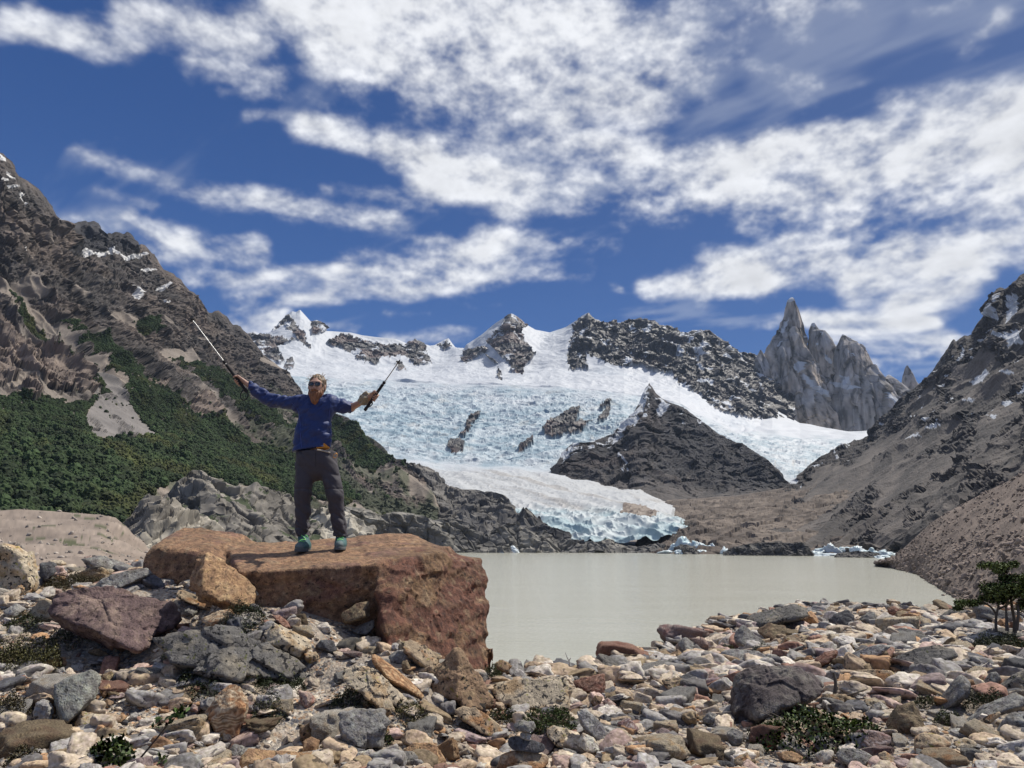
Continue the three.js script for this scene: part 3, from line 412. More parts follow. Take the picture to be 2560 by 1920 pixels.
// ---- ice-worn rock knolls and cliffs above the far shore
function knoll(name, crest, base, x0, x1, nu, nv, look, mid) {
  const rows = [crest]; if (mid) rows.push(mid); rows.push(base);
  const displace = (D, x, y, z, px, py, v, nx, ny, nz) => { const e = v < 0 ? .3 : step(0, .12, v) * .8 + .2; const q = look.size; const t = look.tilt || 0; const X = x / q, Y = (y + t * x) / q, Z = z / q; push(D, e * q * (.26 * (ridged(X * .5, Y * .8, Z * .5, 3, .5) - .5) + .30 * facet(X * .9, Y * 1.3, Z * .9) + .11 * facet(X * 2.6, Y * 3.4, Z * 2.6)), nx, ny, nz); };
  const color = (x, y, z, px, py, v, nx, ny, nz) => {
    const q = look.size, t = look.tilt || 0, n = fbm(x / q * 1.6, (y + t * x) / q * 2.6, z / q * 1.6, 4, .62), n2 = fbm(x / q * .4, y / q * .4, z / q * .4 + 5, 3);
    facet(x / q * 2.6, (y + t * x) / q * 3.4, z / q * 2.6); let c = tone(mix3(look.a, look.b, clamp(.45 + n2 * 1.1)), .76 * (1 + .4 * n + .5 * facetTone));
    if (look.green && fbm(x / q * .7 + 3, y / q * 1.1, z / q * .7, 4, .6) + (ny - .6) * .5 > .34) c = tone([.045, .058, .026], 1 + .4 * n);
    return c;
  };
  return setting(name, terrain({ x0, x1, nu, nv, rows, back: look.back || 150, drop: .5, displace, color }), landMat);
}
const shore = (px) => [px, bearing(0, 0, 0) && 1345 + 1925 * 21.6 / 1185, 1185];
knoll('rock_knoll', [[385,1275,860],[410,1240,870],[434,1214,880],[455,1200,880],[479,1189,890],[500,1186,890],[520,1189,890],[552,1200,890],[588,1216,890],[610,1218,890],[633,1214,900],[660,1218,910],[678,1226,920],[710,1240,940],[745,1262,950],[800,1290,960]], [[385,1400,700],[600,1410,720],[800,1395,800]], 392, 795, 240, 130, { size: 30, a: [.17, .155, .135], b: [.33, .30, .255], green: true, tilt: .5 }, [[385,1330,800],[500,1265,820],[640,1290,830],[800,1340,880]]);
knoll('rock_knoll', [[300,1330,640],[316,1306,650],[326,1290,650],[335,1276,655],[350,1252,660],[362,1238,660],[372,1233,660],[384,1236,660],[410,1248,665],[434,1258,665],[470,1275,665],[497,1290,665],[530,1308,665],[556,1326,660],[590,1356,650]], [[300,1420,540],[590,1420,560]], 305, 588, 190, 110, { size: 22, a: [.24, .215, .18], b: [.42, .38, .31], tilt: -.7 }, [[300,1370,600],[380,1300,610],[480,1325,610],[590,1390,610]]);
knoll('rock_knoll', [[740,1360,900],[756,1310,910],[768,1292,915],[790,1277,920],[820,1271,920],[850,1274,920],[880,1286,920],[905,1304,920],[925,1330,915],[938,1360,910]], [[740,1400,860],[940,1400,860]], 744, 936, 110, 60, { size: 26, a: [.36, .33, .275], b: [.52, .48, .40] }, [[740,1385,880],[840,1330,880],[940,1385,880]]);
// the darker cliffs beside the ice
knoll('shore_cliff', [[960,1190,1950],[990,1184,1930],[1020,1172,1900],[1048,1161,1880],[1068,1166,1860],[1089,1179,1830],[1107,1203,1780],[1116,1224,1720],[1140,1222,1680],[1161,1224,1650],[1190,1222,1640],[1211,1227,1620],[1240,1230,1600],[1256,1234,1580],[1270,1246,1560],[1279,1262,1540],[1275,1280,1520],[1300,1285,1490],[1329,1284,1470],[1345,1294,1450],[1356,1306,1430],[1380,1318,1410],[1396,1328,1400],[1430,1345,1380]], [[960,1330,1350],[1200,1350,1320],[1430,1375,1300]], 965, 1428, 330, 130, { size: 42, a: [.095, .092, .092], b: [.21, .195, .175], tilt: .25, back: 100 }, [[960,1265,1600],[1100,1275,1500],[1200,1285,1460],[1290,1310,1420],[1430,1360,1340]]);
knoll('shore_cliff', [[800,1300,1130],[830,1262,1150],[870,1268,1160],[900,1272,1165],[925,1276,1170],[950,1288,1180],[975,1282,1190],[1000,1280,1195],[1040,1288,1200],[1065,1290,1200],[1080,1300,1200],[1110,1296,1205],[1150,1300,1210],[1185,1312,1215],[1205,1340,1215],[1212,1336,1220],[1240,1318,1225],[1280,1308,1230],[1305,1318,1230],[1330,1330,1230],[1370,1340,1235],[1400,1350,1240],[1440,1352,1240],[1480,1360,1240],[1520,1358,1240],[1560,1362,1240],[1610,1366,1240],[1650,1370,1235],[1672,1379,1230]], [[800,1390,1172],[1000,1390,1174],[1300,1390,1176],[1672,1390,1172]], 805, 1670, 620, 90, { size: 26, a: [.15, .143, .133], b: [.315, .295, .255], tilt: .2, back: 60 });
console.log(performance.now() | 0, 'knolls done');

// ---- the bare mountain on the right
{
  const crest = [[1870,1265,2250],[1904,1249,2300],[1944,1234,2450],[1967,1212,2550],[1999,1184,2650],[2030,1157,2750],[2057,1139,2800],[2080,1128,2850],[2102,1117,2900],[2148,1103,2950],[2165,1094,2980],[2179,1087,3000],[2184,1076,3000],[2197,1062,3000],[2211,1048,2990],[2225,1030,2980],[2238,1016,2970],[2256,990,2950],[2270,982,2950],[2283,971,2940],[2295,962,2930],[2306,954,2920],[2318,942,2910],[2329,930,2900],[2340,912,2890],[2347,903,2880],[2358,888,2870],[2369,871,2860],[2378,856,2850],[2384,848,2850],[2390,854,2845],[2401,845,2840],[2412,838,2830],[2420,839,2825],[2428,835,2820],[2437,820,2810],[2446,804,2800],[2458,792,2790],[2469,777,2780],[2475,756,2770],[2482,737,2760],[2492,722,2750],[2500,718,2740],[2512,722,2730],[2523,718,2720],[2532,706,2710],[2541,700,2700],[2550,688,2690],[2560,683,2680],[2600,640,2650],[2740,520,2550],[2900,480,2500],[3300,330,2300]];
  const rows = [crest, [[1870,1275,2150],[1967,1238,2300],[2100,1170,2450],[2200,1110,2500],[2300,1040,2450],[2400,950,2350],[2500,860,2250],[2740,690,2050],[3300,560,1700]],
    [[1870,1295,1800],[1967,1275,1850],[2100,1235,1850],[2250,1165,1800],[2400,1075,1750],[2560,960,1650],[2740,830,1550],[3300,720,1250]],
    [[1870,1330,1450],[2000,1318,1400],[2150,1285,1350],[2300,1225,1300],[2440,1150,1250],[2560,1075,1200],[2740,960,1150],[3300,860,950]],
    [[1870,1370,1220],[2000,1374,1180],[2150,1377,1140],[2300,1340,980],[2440,1270,930],[2560,1200,900],[2740,1100,860],[3300,1020,720]],
    [[1870,1386,1140],[2000,1387,1110],[2150,1388,1080],[2300,1395,950],[2440,1390,800],[2560,1380,700],[2740,1360,650],[3300,1340,560]]];
  const snow = boxed([[[2522,745],[2545,735],[2540,770],[2520,800],[2508,806],[2514,775]], [[2476,790],[2490,770],[2502,740],[2498,770],[2486,800]], [[2500,848],[2540,828],[2560,815],[2560,858],[2538,862],[2520,870],[2530,852]], [[2474,858],[2498,832],[2490,850],[2478,866]], [[2393,858],[2404,870],[2412,900],[2410,916],[2402,900]], [[2420,952],[2440,936],[2458,918],[2460,928],[2440,950],[2422,958]], [[2272,1104],[2312,1090],[2310,1096],[2280,1108]], [[2284,1040],[2304,1024],[2302,1032],[2290,1042]], [[2102,1126],[2128,1120],[2120,1128],[2104,1130]], [[2526,902],[2544,900],[2540,922],[2530,916]], [[2516,938],[2542,932],[2534,942]], [[2460,950],[2474,938],[2468,954]], [[2532,984],[2560,955],[2560,968],[2540,988]], [[2510,1015],[2524,1000],[2536,1008],[2516,1018]], [[2460,1030],[2482,1022],[2476,1030]], [[2478,1044],[2500,1040],[2490,1050]], [[2320,1085],[2350,1068],[2368,1066],[2350,1074]], [[2420,1010],[2446,1000],[2440,1008]], [[2306,1020],[2318,1012],[2316,1028]], [[2356,972],[2372,962],[2366,974]], [[2296,1000],[2306,990],[2304,1000]]]);
  const rib = (px, py) => [px * .60 + py * .80, -px * .80 + py * .60];
  const craggy = (px, py, x, y, z, v) => { const [s, t] = rib(px, py); return step(-.08, .1, fbm(s / 44, t / 150, 4.1, 4, .58) + .9 * (1 - step(.15, 1.15, v)) - .22); };
  const displace = (D, x, y, z, px, py, v, nx, ny, nz) => {
    const e = v < 0 ? .4 : step(0, .3, v), [s, t] = rib(px, py), k = craggy(px, py, x, y, z, v), low = 1 - .75 * step(1.6, 2.8, v);
    push(D, e * low * (26 * (ridged(s / 60, t / 320, 7.2, 3, .5) - .55) + 8 * k * (ridged(x / 95, y / 140, z / 95, 3, .5) - .5)) + (e + .25) * ((.1 + .9 * k) * (11 * facet(x / 46, y / 62, z / 46) + 7 * facet(x / 20, y / 26, z / 20)) + (.3 + .7 * k) * 3 * facet(x / 9, y / 11, z / 9)) + e * 3 * fbm(x / 70, y / 70, z / 70, 3), nx, ny * .6, nz);
    if (v > 3) push(D, (1 - step(4.5, 5, v)) * 5 * (ridged(s / 26, t / 130, 3.1, 2, .5) - .5), nx, ny, nz);
  };
  const color = (x, y, z, px, py, v, nx, ny, nz) => {
    if (v < 0) return ROCK_DARK;
    const n = fbm(x / 40, y / 40, z / 40, 4, .6), [s, t] = rib(px, py), q = 4 * noise(px / 6, py / 5, 3), k = craggy(px, py, x, y, z, v);
    if (inAny(snow, px + q, py + q * .8)) return tone(SNOW, .95);
    if (v < 2.0 && k > .2 && fbm(s / 10, t / 34, 2.7, 2) > .58) return tone(SNOW, .93);
    const band = fbm(s / 24, t / 160, 6.1, 4, .6), speck = noise(px / 2.1, py / 2.1, 6) > .62 ? 1.5 : 1;
    let c = mix3(tone(mix3([.055, .049, .046], [.116, .100, .089], clamp(.45 + band * 1.1)), (1 + .22 * n + .25 * noise(px * 1.3, py * 1.3, 2)) * (v > 2.5 ? speck : 1)), tone(mix3(ROCK_DARK, [.06, .053, .05], clamp(.5 + n)), .95 + .3 * n + .5 * (facet(x / 20, y / 26, z / 20), facetTone)), k * (1 - .55 * step(2, 3.2, v)));
    return c;
  };
  setting('right_mountain', terrain({ x0: 1875, x1: 3250, nu: 580, nv: 420, rows, back: 700, displace, color }), landMat);
}

// ---- rubble-covered valley floor between the ice and the right slope
{
  const rows = [[[1590,1310,2300],[1668,1250,2400],[1741,1246,2450],[1850,1238,2500],[1944,1222,2600],[2060,1200,2700]], [[1590,1340,1800],[1690,1280,1850],[1741,1275,1850],[1944,1262,1900],[2060,1240,1900]], [[1590,1372,1450],[1715,1318,1450],[1741,1312,1450],[1944,1318,1400],[2060,1310,1400]], [[1590,1390,1180],[1700,1372,1170],[1750,1362,1150],[1850,1370,1140],[2060,1375,1140],[2280,1382,1080]], [[1590,1396,1100],[1680,1392,1090],[1850,1386,1110],[2060,1387,1090],[2280,1389,1040]]];
  const displace = (D, x, y, z, px, py, v, nx, ny, nz) => push(D, (v < 0 ? 0 : step(0, .3, v)) * (1 - .7 * step(3, 3.6, v)) * (8 * fbm(x / 90, y / 60, z / 90, 3, .5) + 6 * facet(x / 40, y / 26, z / 40) + 3 * facet(x / 15, y / 11, z / 15)), nx, ny, nz);
  const color = (x, y, z, px, py, v) => { const n = fbm(x / 26, y / 26, z / 26, 4, .62), n2 = fbm(x / 120, y / 120, z / 120, 3); return tone(mix3([.080, .062, .051], [.170, .138, .112], clamp(.42 + n2 + .4 * n)), .95 + .35 * n); };
  setting('rubble_valley', terrain({ x0: 1592, x1: 2270, nu: 350, nv: 150, rows, back: 0, displace, color }), landMat);
}
const bankStones = [];                              // [slope, how many stones, smallest, largest, colour, seed]
// ---- the brown moraine bank on the right and the tan one on the left
{
  const sh = [[2185,1409],[2207,1414],[2246,1425],[2283,1433],[2325,1458],[2358,1478],[2390,1499],[2460,1542],[2560,1605],[2720,1700],[3200,1960]].map(([a, b]) => [a, b, lakeRange(a, b)]);
  const rows = [[[2185,1407,700],[2207,1401,690],[2234,1391,680],[2250,1379,674],[2265,1365,668],[2296,1336,655],[2329,1306,640],[2362,1285,626],[2396,1266,612],[2430,1248,600],[2464,1230,585],[2510,1208,565],[2560,1180,545],[2720,1100,490],[3200,980,420]], [[2185,1408.5,670],[2265,1394,610],[2329,1372,530],[2396,1360,460],[2464,1350,400],[2560,1340,330],[2720,1330,250],[3200,1320,190]], sh, sh.map(([a, b, c]) => [a, b + 14, c * .93])];
  const displace = (D, x, y, z, px, py, v, nx, ny, nz) => { const e = v < 0 ? .3 : step(0, .15, v) * (1 - .8 * step(1.85, 2, v)); push(D, e * 1.6 * fbm(x / 26, y / 26, z / 26, 3, .5) + (.15 + e * .5) * .5 * fbm(x / 4, y / 4, z / 4, 3, .6), nx, ny, nz); };
  const color = (x, y, z, px, py, v) => { const n = fbm(x / 3, y / 3, z / 3, 4, .66), n2 = fbm(x / 30, y / 30, z / 30, 3); const st = noise(x / 1.6, y / 1.6, z / 1.6); let c = tone(mix3([.130, .098, .080], [.195, .150, .122], clamp(.45 + n2)), 1 + .22 * n); return v > 1.9 ? tone(c, .75) : c; };
  const brownBank = setting('brown_moraine', terrain({ x0: 2188, x1: 3150, nu: 400, nv: 220, smooth: true, rows, back: 120, drop: .3, displace, color }), landMat);
  bankStones.push([brownBank, 6000, .22, 1.5, [.20, .16, .135], 81]);
}
{
  const rows = [[[-700,1262,300],[-220,1268,285],[0,1276,270],[45,1273,268],[90,1275,266],[181,1282,262],[253,1287,258],[289,1294,254],[316,1317,250],[344,1348,246],[371,1371,242],[420,1400,236],[520,1440,230]], [[-700,1345,205],[-220,1345,200],[0,1350,195],[250,1355,190],[371,1400,185],[520,1460,180]], [[-700,1480,110],[-220,1480,110],[0,1480,110],[371,1490,108],[520,1520,100]], [-700,-220,0,200,371,520].map((p) => level(p, 75, LAKE - 3))];
  const displace = (D, x, y, z, px, py, v, nx, ny, nz) => { const e = v < 0 ? .3 : step(0, .15, v); push(D, e * 1.1 * fbm(x / 17, y / 17, z / 17, 3, .5) + (.3 + e) * .22 * fbm(x / 3, y / 3, z / 3, 2, .5), nx, ny, nz); };
  const color = (x, y, z, px, py, v) => { const n = fbm(x / 1.6, y / 1.6, z / 1.6, 4, .66), n2 = fbm(x / 14, y / 14, z / 14, 3), st = noise(x / .9, y / .9, z / .9); let c = tone(mix3([.19, .15, .12], [.265, .213, .172], clamp(.5 + n2)), 1 + .25 * n); if (fbm(x / 9 + 4, y / 9, z / 9, 4) > .46) c = [.07, .075, .035]; if (st > .55) c = tone(c, 1.35); return c; };
  const tanBank = setting('tan_moraine', terrain({ x0: -680, x1: 500, nu: 320, nv: 160, smooth: true, rows, back: 120, drop: .5, displace, color }), landMat);
  bankStones.push([tanBank, 4200, .10, .8, [.30, .26, .22], 82]);
}

// ---- the lake: milky with rock flour, a light breeze on it
{
  const S = 512, h = new Float32Array(S * S * 4), r = rng(5), waves = [];
  for (let k = 0; k < 46; k++) { const a = Math.floor(r() * 19) - 9, b = 4 + Math.floor(r() * 26); waves.push([a, b, r() * 6.28, 1 / (2 + Math.hypot(a, b) * .4)]); }
  for (let j = 0; j < S; j++) for (let i = 0; i < S; i++) { let s = 0; for (const [a, b, p, k] of waves) s += k * Math.sin((a * i + b * j) / S * 6.28318 + p); const k = (j * S + i) * 4, v = clamp(.5 + s * .12); h[k] = h[k + 1] = h[k + 2] = v; h[k + 3] = 1; }
  const t = new THREE.DataTexture(h, S, S, THREE.RGBAFormat, THREE.FloatType); t.wrapS = t.wrapT = THREE.RepeatWrapping; t.magFilter = THREE.LinearFilter; t.needsUpdate = true; t.repeat.set(1 / 14, 1 / 9);
  const k = new Uint8Array(256 * 256 * 4);             // drifts of rock flour in the water
  for (let j = 0; j < 256; j++) for (let i = 0; i < 256; i++) { const u = i / 256, v = j / 256, f = (a, b) => fbm(a * 5 + .8 * noise(a * 4, b * 9, 2), b * 22, 3.3, 4, .6), w = step(.7, 1, u), q = step(.7, 1, v), n = mix(mix(f(u, v), f(u - 1, v), w), mix(f(u, v - 1), f(u - 1, v - 1), w), q), c = clamp(.95 + .05 * n) * 255, o = (j * 256 + i) * 4; k[o] = c; k[o + 1] = c; k[o + 2] = clamp(.945 + .07 * n) * 255; k[o + 3] = 255; }
  const silt = new THREE.DataTexture(k, 256, 256); silt.wrapS = silt.wrapT = THREE.RepeatWrapping; silt.magFilter = THREE.LinearFilter; silt.repeat.set(1 / 420, 1 / 420); silt.needsUpdate = true;
  const mat = new THREE.MeshPhysicalMaterial({ color: new THREE.Color(.45, .445, .37), map: silt, roughness: .16, bumpMap: t, bumpScale: .22, ior: 1.33 });
  const g = new THREE.PlaneGeometry(3000, 1700, 60, 40); g.rotateX(-Math.PI / 2); g.translate(200, LAKE, -820);
  const p = g.attributes.position, uv = g.attributes.uv; for (let i = 0; i < p.count; i++) uv.setXY(i, p.getX(i), p.getZ(i));
  setting('lake', g, mat);
  const f = new THREE.PlaneGeometry(24000, 24000, 8, 8); f.rotateX(-Math.PI / 2); f.translate(0, LAKE - 6, -4000);
  setting('valley_floor', f, new THREE.MeshStandardMaterial({ color: new THREE.Color(.2, .17, .14), roughness: 1 }));
}
console.log(performance.now() | 0, 'land done');
// ---------------------------------------------------------------- the moraine ridge the photographer and the hiker stand on
const spots = [[0,1920,5.3],[640,1920,5.4],[1280,1920,5.5],[1920,1920,5.6],[2560,1920,5.7],[0,1600,8],[0,1480,9.8],[150,1440,10.8],[300,1425,10.8],[0,1700,6.9],[300,1700,6.8],[300,1850,5.6],[400,1450,8.4],[480,1468,8.1],[560,1478,7.75],[330,1472,8.8],[500,1620,7.6],[700,1750,6.3],[640,1494,7.4],[720,1514,7.3],[800,1545,7.25],[880,1578,7.15],[1000,1612,7.0],[1130,1690,7.4],[900,1660,6.9],[1300,1695,8.4],[1500,1688,9.5],[1300,1800,6.4],[1650,1645,11.3],[1750,1590,13],[1850,1550,15],[2000,1528,17],[2200,1525,17.5],[2400,1545,16.5],[2560,1560,16],[1800,1800,6.7],[1900,1680,9.2],[2100,1620,11.4],[2400,1650,10.4],[2500,1750,7.8],[2400,1850,6.2],[2000,1850,6.2]].map(([a, b, r]) => { const w = at(a, b, r); return [w.x, w.z, w.y]; });
for (const [x, z] of [[0, 0], [-3, -1], [3, -1], [0, -3], [-4, -4], [4, -4], [-7, -2], [7, -2], [0, 4], [-6, 5], [6, 5]]) spots.push([x, z, .06]);
const crestLine = [[-900,13],[-400,12.5],[0,11.8],[300,11.5],[480,10.2],[700,9.6],[1000,9],[1130,8.1],[1300,8.9],[1500,10.2],[1650,12],[1750,13.8],[1850,15.8],[2000,18],[2560,19],[3400,19]];
function ridgeAt(x, z) { const px = 1280 + FOCAL / CP * clamp(x / Math.max(.4, -z), -1.6, 1.6); let k = 1; while (k < crestLine.length - 1 && crestLine[k][0] < px) k++; const a = crestLine[k - 1], b = crestLine[k]; return mix(a[1], b[1], clamp((px - a[0]) / (b[0] - a[0]))); }
function ground(x, z) {
  let s = 0, w = 0;
  for (const [a, b, y] of spots) { const d = (x - a) * (x - a) + (z - b) * (z - b) + .12, k = 1 / (d * d); s += k * y; w += k; }
  let y = s / w;
  const r = Math.hypot(x, z), c = ridgeAt(x, z); if (r > c && z < 1) { const t = r - c; y -= .62 * t * t / (t + .8); }
  return Math.max(LAKE - 4, y);
}
const bumpy = (x, z) => .05 * fbm(x * .9, 2.2, z * .9, 3) + .02 * fbm(x * 4, 5.2, z * 4, 3);
const land = (x, z) => ground(x, z) + bumpy(x, z);
function groundHit(px, py) { const d = sight(px, py), h = Math.hypot(d[0], d[2]); for (let r = 3; r < 24; r += .04) { const x = d[0] / h * r, z = d[2] / h * r; if (EYE.y + d[1] / h * r < ground(x, z)) return r; } return null; }

// ---- textures: stone grain, lichen, bedding, grit
function texture(S, f, srgb) { const a = new Uint8Array(S * S * 4); const c = [0, 0, 0]; for (let j = 0; j < S; j++) for (let i = 0; i < S; i++) { f(i / S, j / S, c); const k = (j * S + i) * 4; a[k] = clamp(c[0]) * 255; a[k + 1] = clamp(c[1]) * 255; a[k + 2] = clamp(c[2]) * 255; a[k + 3] = 255; } const t = new THREE.DataTexture(a, S, S); t.wrapS = t.wrapT = THREE.RepeatWrapping; t.magFilter = THREE.LinearFilter; t.minFilter = THREE.LinearMipmapLinearFilter; t.generateMipmaps = true; if (srgb) t.colorSpace = THREE.SRGBColorSpace; t.needsUpdate = true; return t; }
// noise that repeats over the unit square, taken on a torus-like blend
function tiled(u, v, f, z, n = 4, g = .55) { const a = fbm(u * f, v * f, z, n, g); if (u < .75 && v < .75) return a; const b = fbm((u - 1) * f, v * f, z, n, g), c = fbm(u * f, (v - 1) * f, z, n, g), d = fbm((u - 1) * f, (v - 1) * f, z, n, g), s = step(.75, 1, u), t = step(.75, 1, v); return mix(mix(a, b, s), mix(c, d, s), t); }
const grainMap = texture(512, (u, v, c) => { const n = tiled(u, v, 9, 1.1, 5, .62), m = tiled(u, v, 40, 7.1, 2, .6), l = tiled(u, v, 14, 3.1, 4, .6); let k = .80 + .20 * n + .13 * m; if (l > .5) k *= .62; c[0] = k; c[1] = k * (.985 + .03 * n); c[2] = k * (.965 + .05 * m); }, true);
const lichenMap = texture(512, (u, v, c) => { const n = tiled(u, v, 8, 2.1, 5, .62), m = tiled(u, v, 38, 5.1, 2, .6), l = tiled(u, v, 18, 9.1, 3, .55), p = tiled(u, v, 5, 4.4, 3, .55); let k = .84 + .16 * n + .10 * m; c[0] = k; c[1] = k * .985; c[2] = k * .95; if (l + .35 * p > .42) { c[0] = .26; c[1] = .26; c[2] = .27; } else if (l + .3 * p < -.62) { c[0] *= .86; c[1] *= .9; c[2] *= .62; } }, true);
const bedMap = texture(512, (u, v, c) => { const w = tiled(u, v, 4, 6.1, 3, .5), n = tiled(u, v, 12, 1.9, 4, .6), b = Math.sin((v * 14 + w * 1.7) * 6.28318), k = .80 + .12 * b + .2 * n; c[0] = k; c[1] = k * (.96 + .05 * b); c[2] = k * (.92 + .08 * b); }, true);
const stoneBump = texture(512, (u, v, c) => { const n = tiled(u, v, 7, 3.7, 5, .6), m = tiled(u, v, 34, 8.8, 3, .6); c[0] = c[1] = c[2] = .5 + .3 * n + .14 * m; });
{ // grit underfoot: grains of mixed rock
}
const gritMap = (() => {
  const S = 768, r = rng(31), G = 64, seeds = [];
  const kinds = [[.76, .71, .63], [.68, .60, .51], [.56, .55, .54], [.66, .52, .40], [.46, .42, .39], [.82, .79, .74], [.38, .38, .40], [.64, .56, .51]];
  for (let i = 0; i < G * G; i++) { const k = kinds[Math.floor(r() * kinds.length)], v = .75 + .4 * r(); seeds.push([r(), r(), k[0] * v, k[1] * v, k[2] * v, .55 + .9 * r()]); }
  return texture(S, (u, v, c) => {
    const x = u * G, y = v * G, X = Math.floor(x), Y = Math.floor(y); let d1 = 9, d2 = 9, best = null;
    for (let b = -1; b <= 1; b++) for (let a = -1; a <= 1; a++) { const s = seeds[((Y + b + G) % G) * G + (X + a + G) % G], d = ((X + a + s[0] - x) ** 2 + (Y + b + s[1] - y) ** 2) * s[5]; if (d < d1) { d2 = d1; d1 = d; best = s; } else if (d < d2) d2 = d; }
    const e = step(.02, .14, Math.sqrt(d2) - Math.sqrt(d1)), dirt = step(-.1, .35, tiled(u, v, 5, 2.6, 4, .6)) * .8, n = tiled(u, v, 60, 4.6, 2, .6);
    const k = (1 - dirt) * e;
    c[0] = mix(.66, best[2], k) + .12 * n; c[1] = mix(.62, best[3], k) + .12 * n; c[2] = mix(.57, best[4], k) + .12 * n;
  }, true);
})();
const gritBump = texture(512, (u, v, c) => { const n = tiled(u, v, 30, 5.7, 4, .62), m = tiled(u, v, 9, 2.8, 3, .6); c[0] = c[1] = c[2] = .5 + .34 * n + .15 * m; });

{ // the ridge itself: rings round the photographer, wider apart farther off
  const na = 520, rr = []; for (let r = .4; r < 62; r *= 1.0 + (r < 4 ? .05 : r < 20 ? .0085 : .05)) rr.push(r);
  const P = [], U = [], C = [], I = [];
  for (const r of rr) for (let i = 0; i <= na; i++) {
    const a = mix(-1.35, 1.35, i / na), x = Math.sin(a) * r, z = -Math.cos(a) * r, y = land(x, z);
    P.push(x, y, z); U.push(x, z);
    const n = fbm(x * .6, 1.1, z * .6, 3), m = fbm(x * 2.6, 7.1, z * 2.6, 3);
    const c = mix3([.66, .645, .625], [1, .975, .935], clamp(.55 + n * .9 + m * .3)); C.push(c[0], c[1], c[2]);
  }
  for (let j = 0; j + 1 < rr.length; j++) for (let i = 0; i < na; i++) { const a = j * (na + 1) + i, b = a + 1, d = a + na + 1, e = d + 1; I.push(a, b, d, b, e, d); }
  const g = new THREE.BufferGeometry(); g.setAttribute('position', new THREE.Float32BufferAttribute(P, 3)); g.setAttribute('uv', new THREE.Float32BufferAttribute(U, 2)); g.setAttribute('color', new THREE.Float32BufferAttribute(C, 3)); g.setIndex(I); g.computeVertexNormals();
  const map = gritMap, bump = gritBump; map.repeat.set(1 / 1.5, 1 / 1.5); bump.repeat.set(1 / .8, 1 / .8);
  setting('moraine_ground', g, new THREE.MeshStandardMaterial({ map, bumpMap: bump, bumpScale: .02, vertexColors: true, roughness: 1 }));
}
console.log(performance.now() | 0, 'ground done');
// ---------------------------------------------------------------- rocks
const ballCache = {};
function ball(detail) {                              // directions and triangles of an even ball
  if (ballCache[detail]) return ballCache[detail];
  const g = new THREE.IcosahedronGeometry(1, detail), p = g.attributes.position, map = new Map(), dirs = [], idx = [];
  for (let i = 0; i < p.count; i++) { const x = p.getX(i), y = p.getY(i), z = p.getZ(i), k = Math.round(x * 5e4) + '_' + Math.round(y * 5e4) + '_' + Math.round(z * 5e4); let n = map.get(k); if (n === undefined) { n = dirs.length / 3; dirs.push(x, y, z); map.set(k, n); } idx.push(n); }
  return ballCache[detail] = { dirs: new Float32Array(dirs), idx };
}
// a broken stone: the space inside a set of planes [nx, ny, nz, distance], edges a little worn, faces uneven
function stone(planes, detail, seed, { wear = 16, rough = .05, size = 1, squash = [1, 1, 1] } = {}) {
  const { dirs, idx } = ball(detail), P = new Float32Array(dirs.length), f = 1 / size;
  for (let k = 0; k < dirs.length; k += 3) {
    const x = dirs[k], y = dirs[k + 1], z = dirs[k + 2]; let s = 0;
    for (const p of planes) { const d = (p[0] * x + p[1] * y + p[2] * z) / p[3]; if (d > 0) s += Math.pow(d, wear); }
    let r = Math.pow(s, -1 / wear);
    const X = x * r * f, Y = y * r * f, Z = z * r * f;
    r *= 1 + rough * (.7 * fbm(X * 2 + seed, Y * 2, Z * 2, 2, .5) + 2.4 * facet(X * 1.5 + seed, Y * 1.7, Z * 1.5) + 1.1 * facet(X * 3.8, Y * 4.4 + seed, Z * 3.8) + .5 * facet(X * 9, Y * 10 + seed, Z * 9));
    P[k] = x * r * squash[0]; P[k + 1] = y * r * squash[1]; P[k + 2] = z * r * squash[2];
  }
  return [P, idx];
}
// triangles with flat-projected stone texture, metres
function stoneGeometry([P, idx], paint, uvAt = [0, 0]) {
  const g = new THREE.BufferGeometry(); g.setAttribute('position', new THREE.BufferAttribute(P, 3)); g.setIndex(idx); g.computeVertexNormals();
  const N = g.attributes.normal.array, n = idx.length, p = new Float32Array(n * 3), q = new Float32Array(n * 3), c = paint ? new Float32Array(n * 3) : null, u = new Float32Array(n * 2), col = paint ? new Float32Array(P.length) : null;
  if (paint) for (let k = 0; k < P.length; k += 3) { const o = paint(P[k], P[k + 1], P[k + 2], N[k], N[k + 1], N[k + 2]); col[k] = o[0]; col[k + 1] = o[1]; col[k + 2] = o[2]; }
  for (let t = 0; t < n; t += 3) {
    const a = idx[t] * 3, b = idx[t + 1] * 3, d = idx[t + 2] * 3;
    const nx = Math.abs(N[a] + N[b] + N[d]), ny = Math.abs(N[a + 1] + N[b + 1] + N[d + 1]), nz = Math.abs(N[a + 2] + N[b + 2] + N[d + 2]);
    for (let s = 0; s < 3; s++) {
      const k = idx[t + s] * 3, w = (t + s) * 3, v = (t + s) * 2;
      for (let e = 0; e < 3; e++) { p[w + e] = P[k + e]; q[w + e] = N[k + e]; if (c) c[w + e] = col[k + e]; }
      if (nx > ny && nx > nz) { u[v] = P[k + 2] + uvAt[0]; u[v + 1] = P[k + 1] + uvAt[1]; } else if (ny > nz) { u[v] = P[k] + uvAt[0]; u[v + 1] = P[k + 2] + uvAt[1]; } else { u[v] = P[k] + uvAt[0]; u[v + 1] = P[k + 1] + uvAt[1]; }
    }
  }
  const o = new THREE.BufferGeometry(); o.setAttribute('position', new THREE.BufferAttribute(p, 3)); o.setAttribute('normal', new THREE.BufferAttribute(q, 3)); o.setAttribute('uv', new THREE.BufferAttribute(u, 2)); if (c) o.setAttribute('color', new THREE.BufferAttribute(c, 3));
  return o;
}
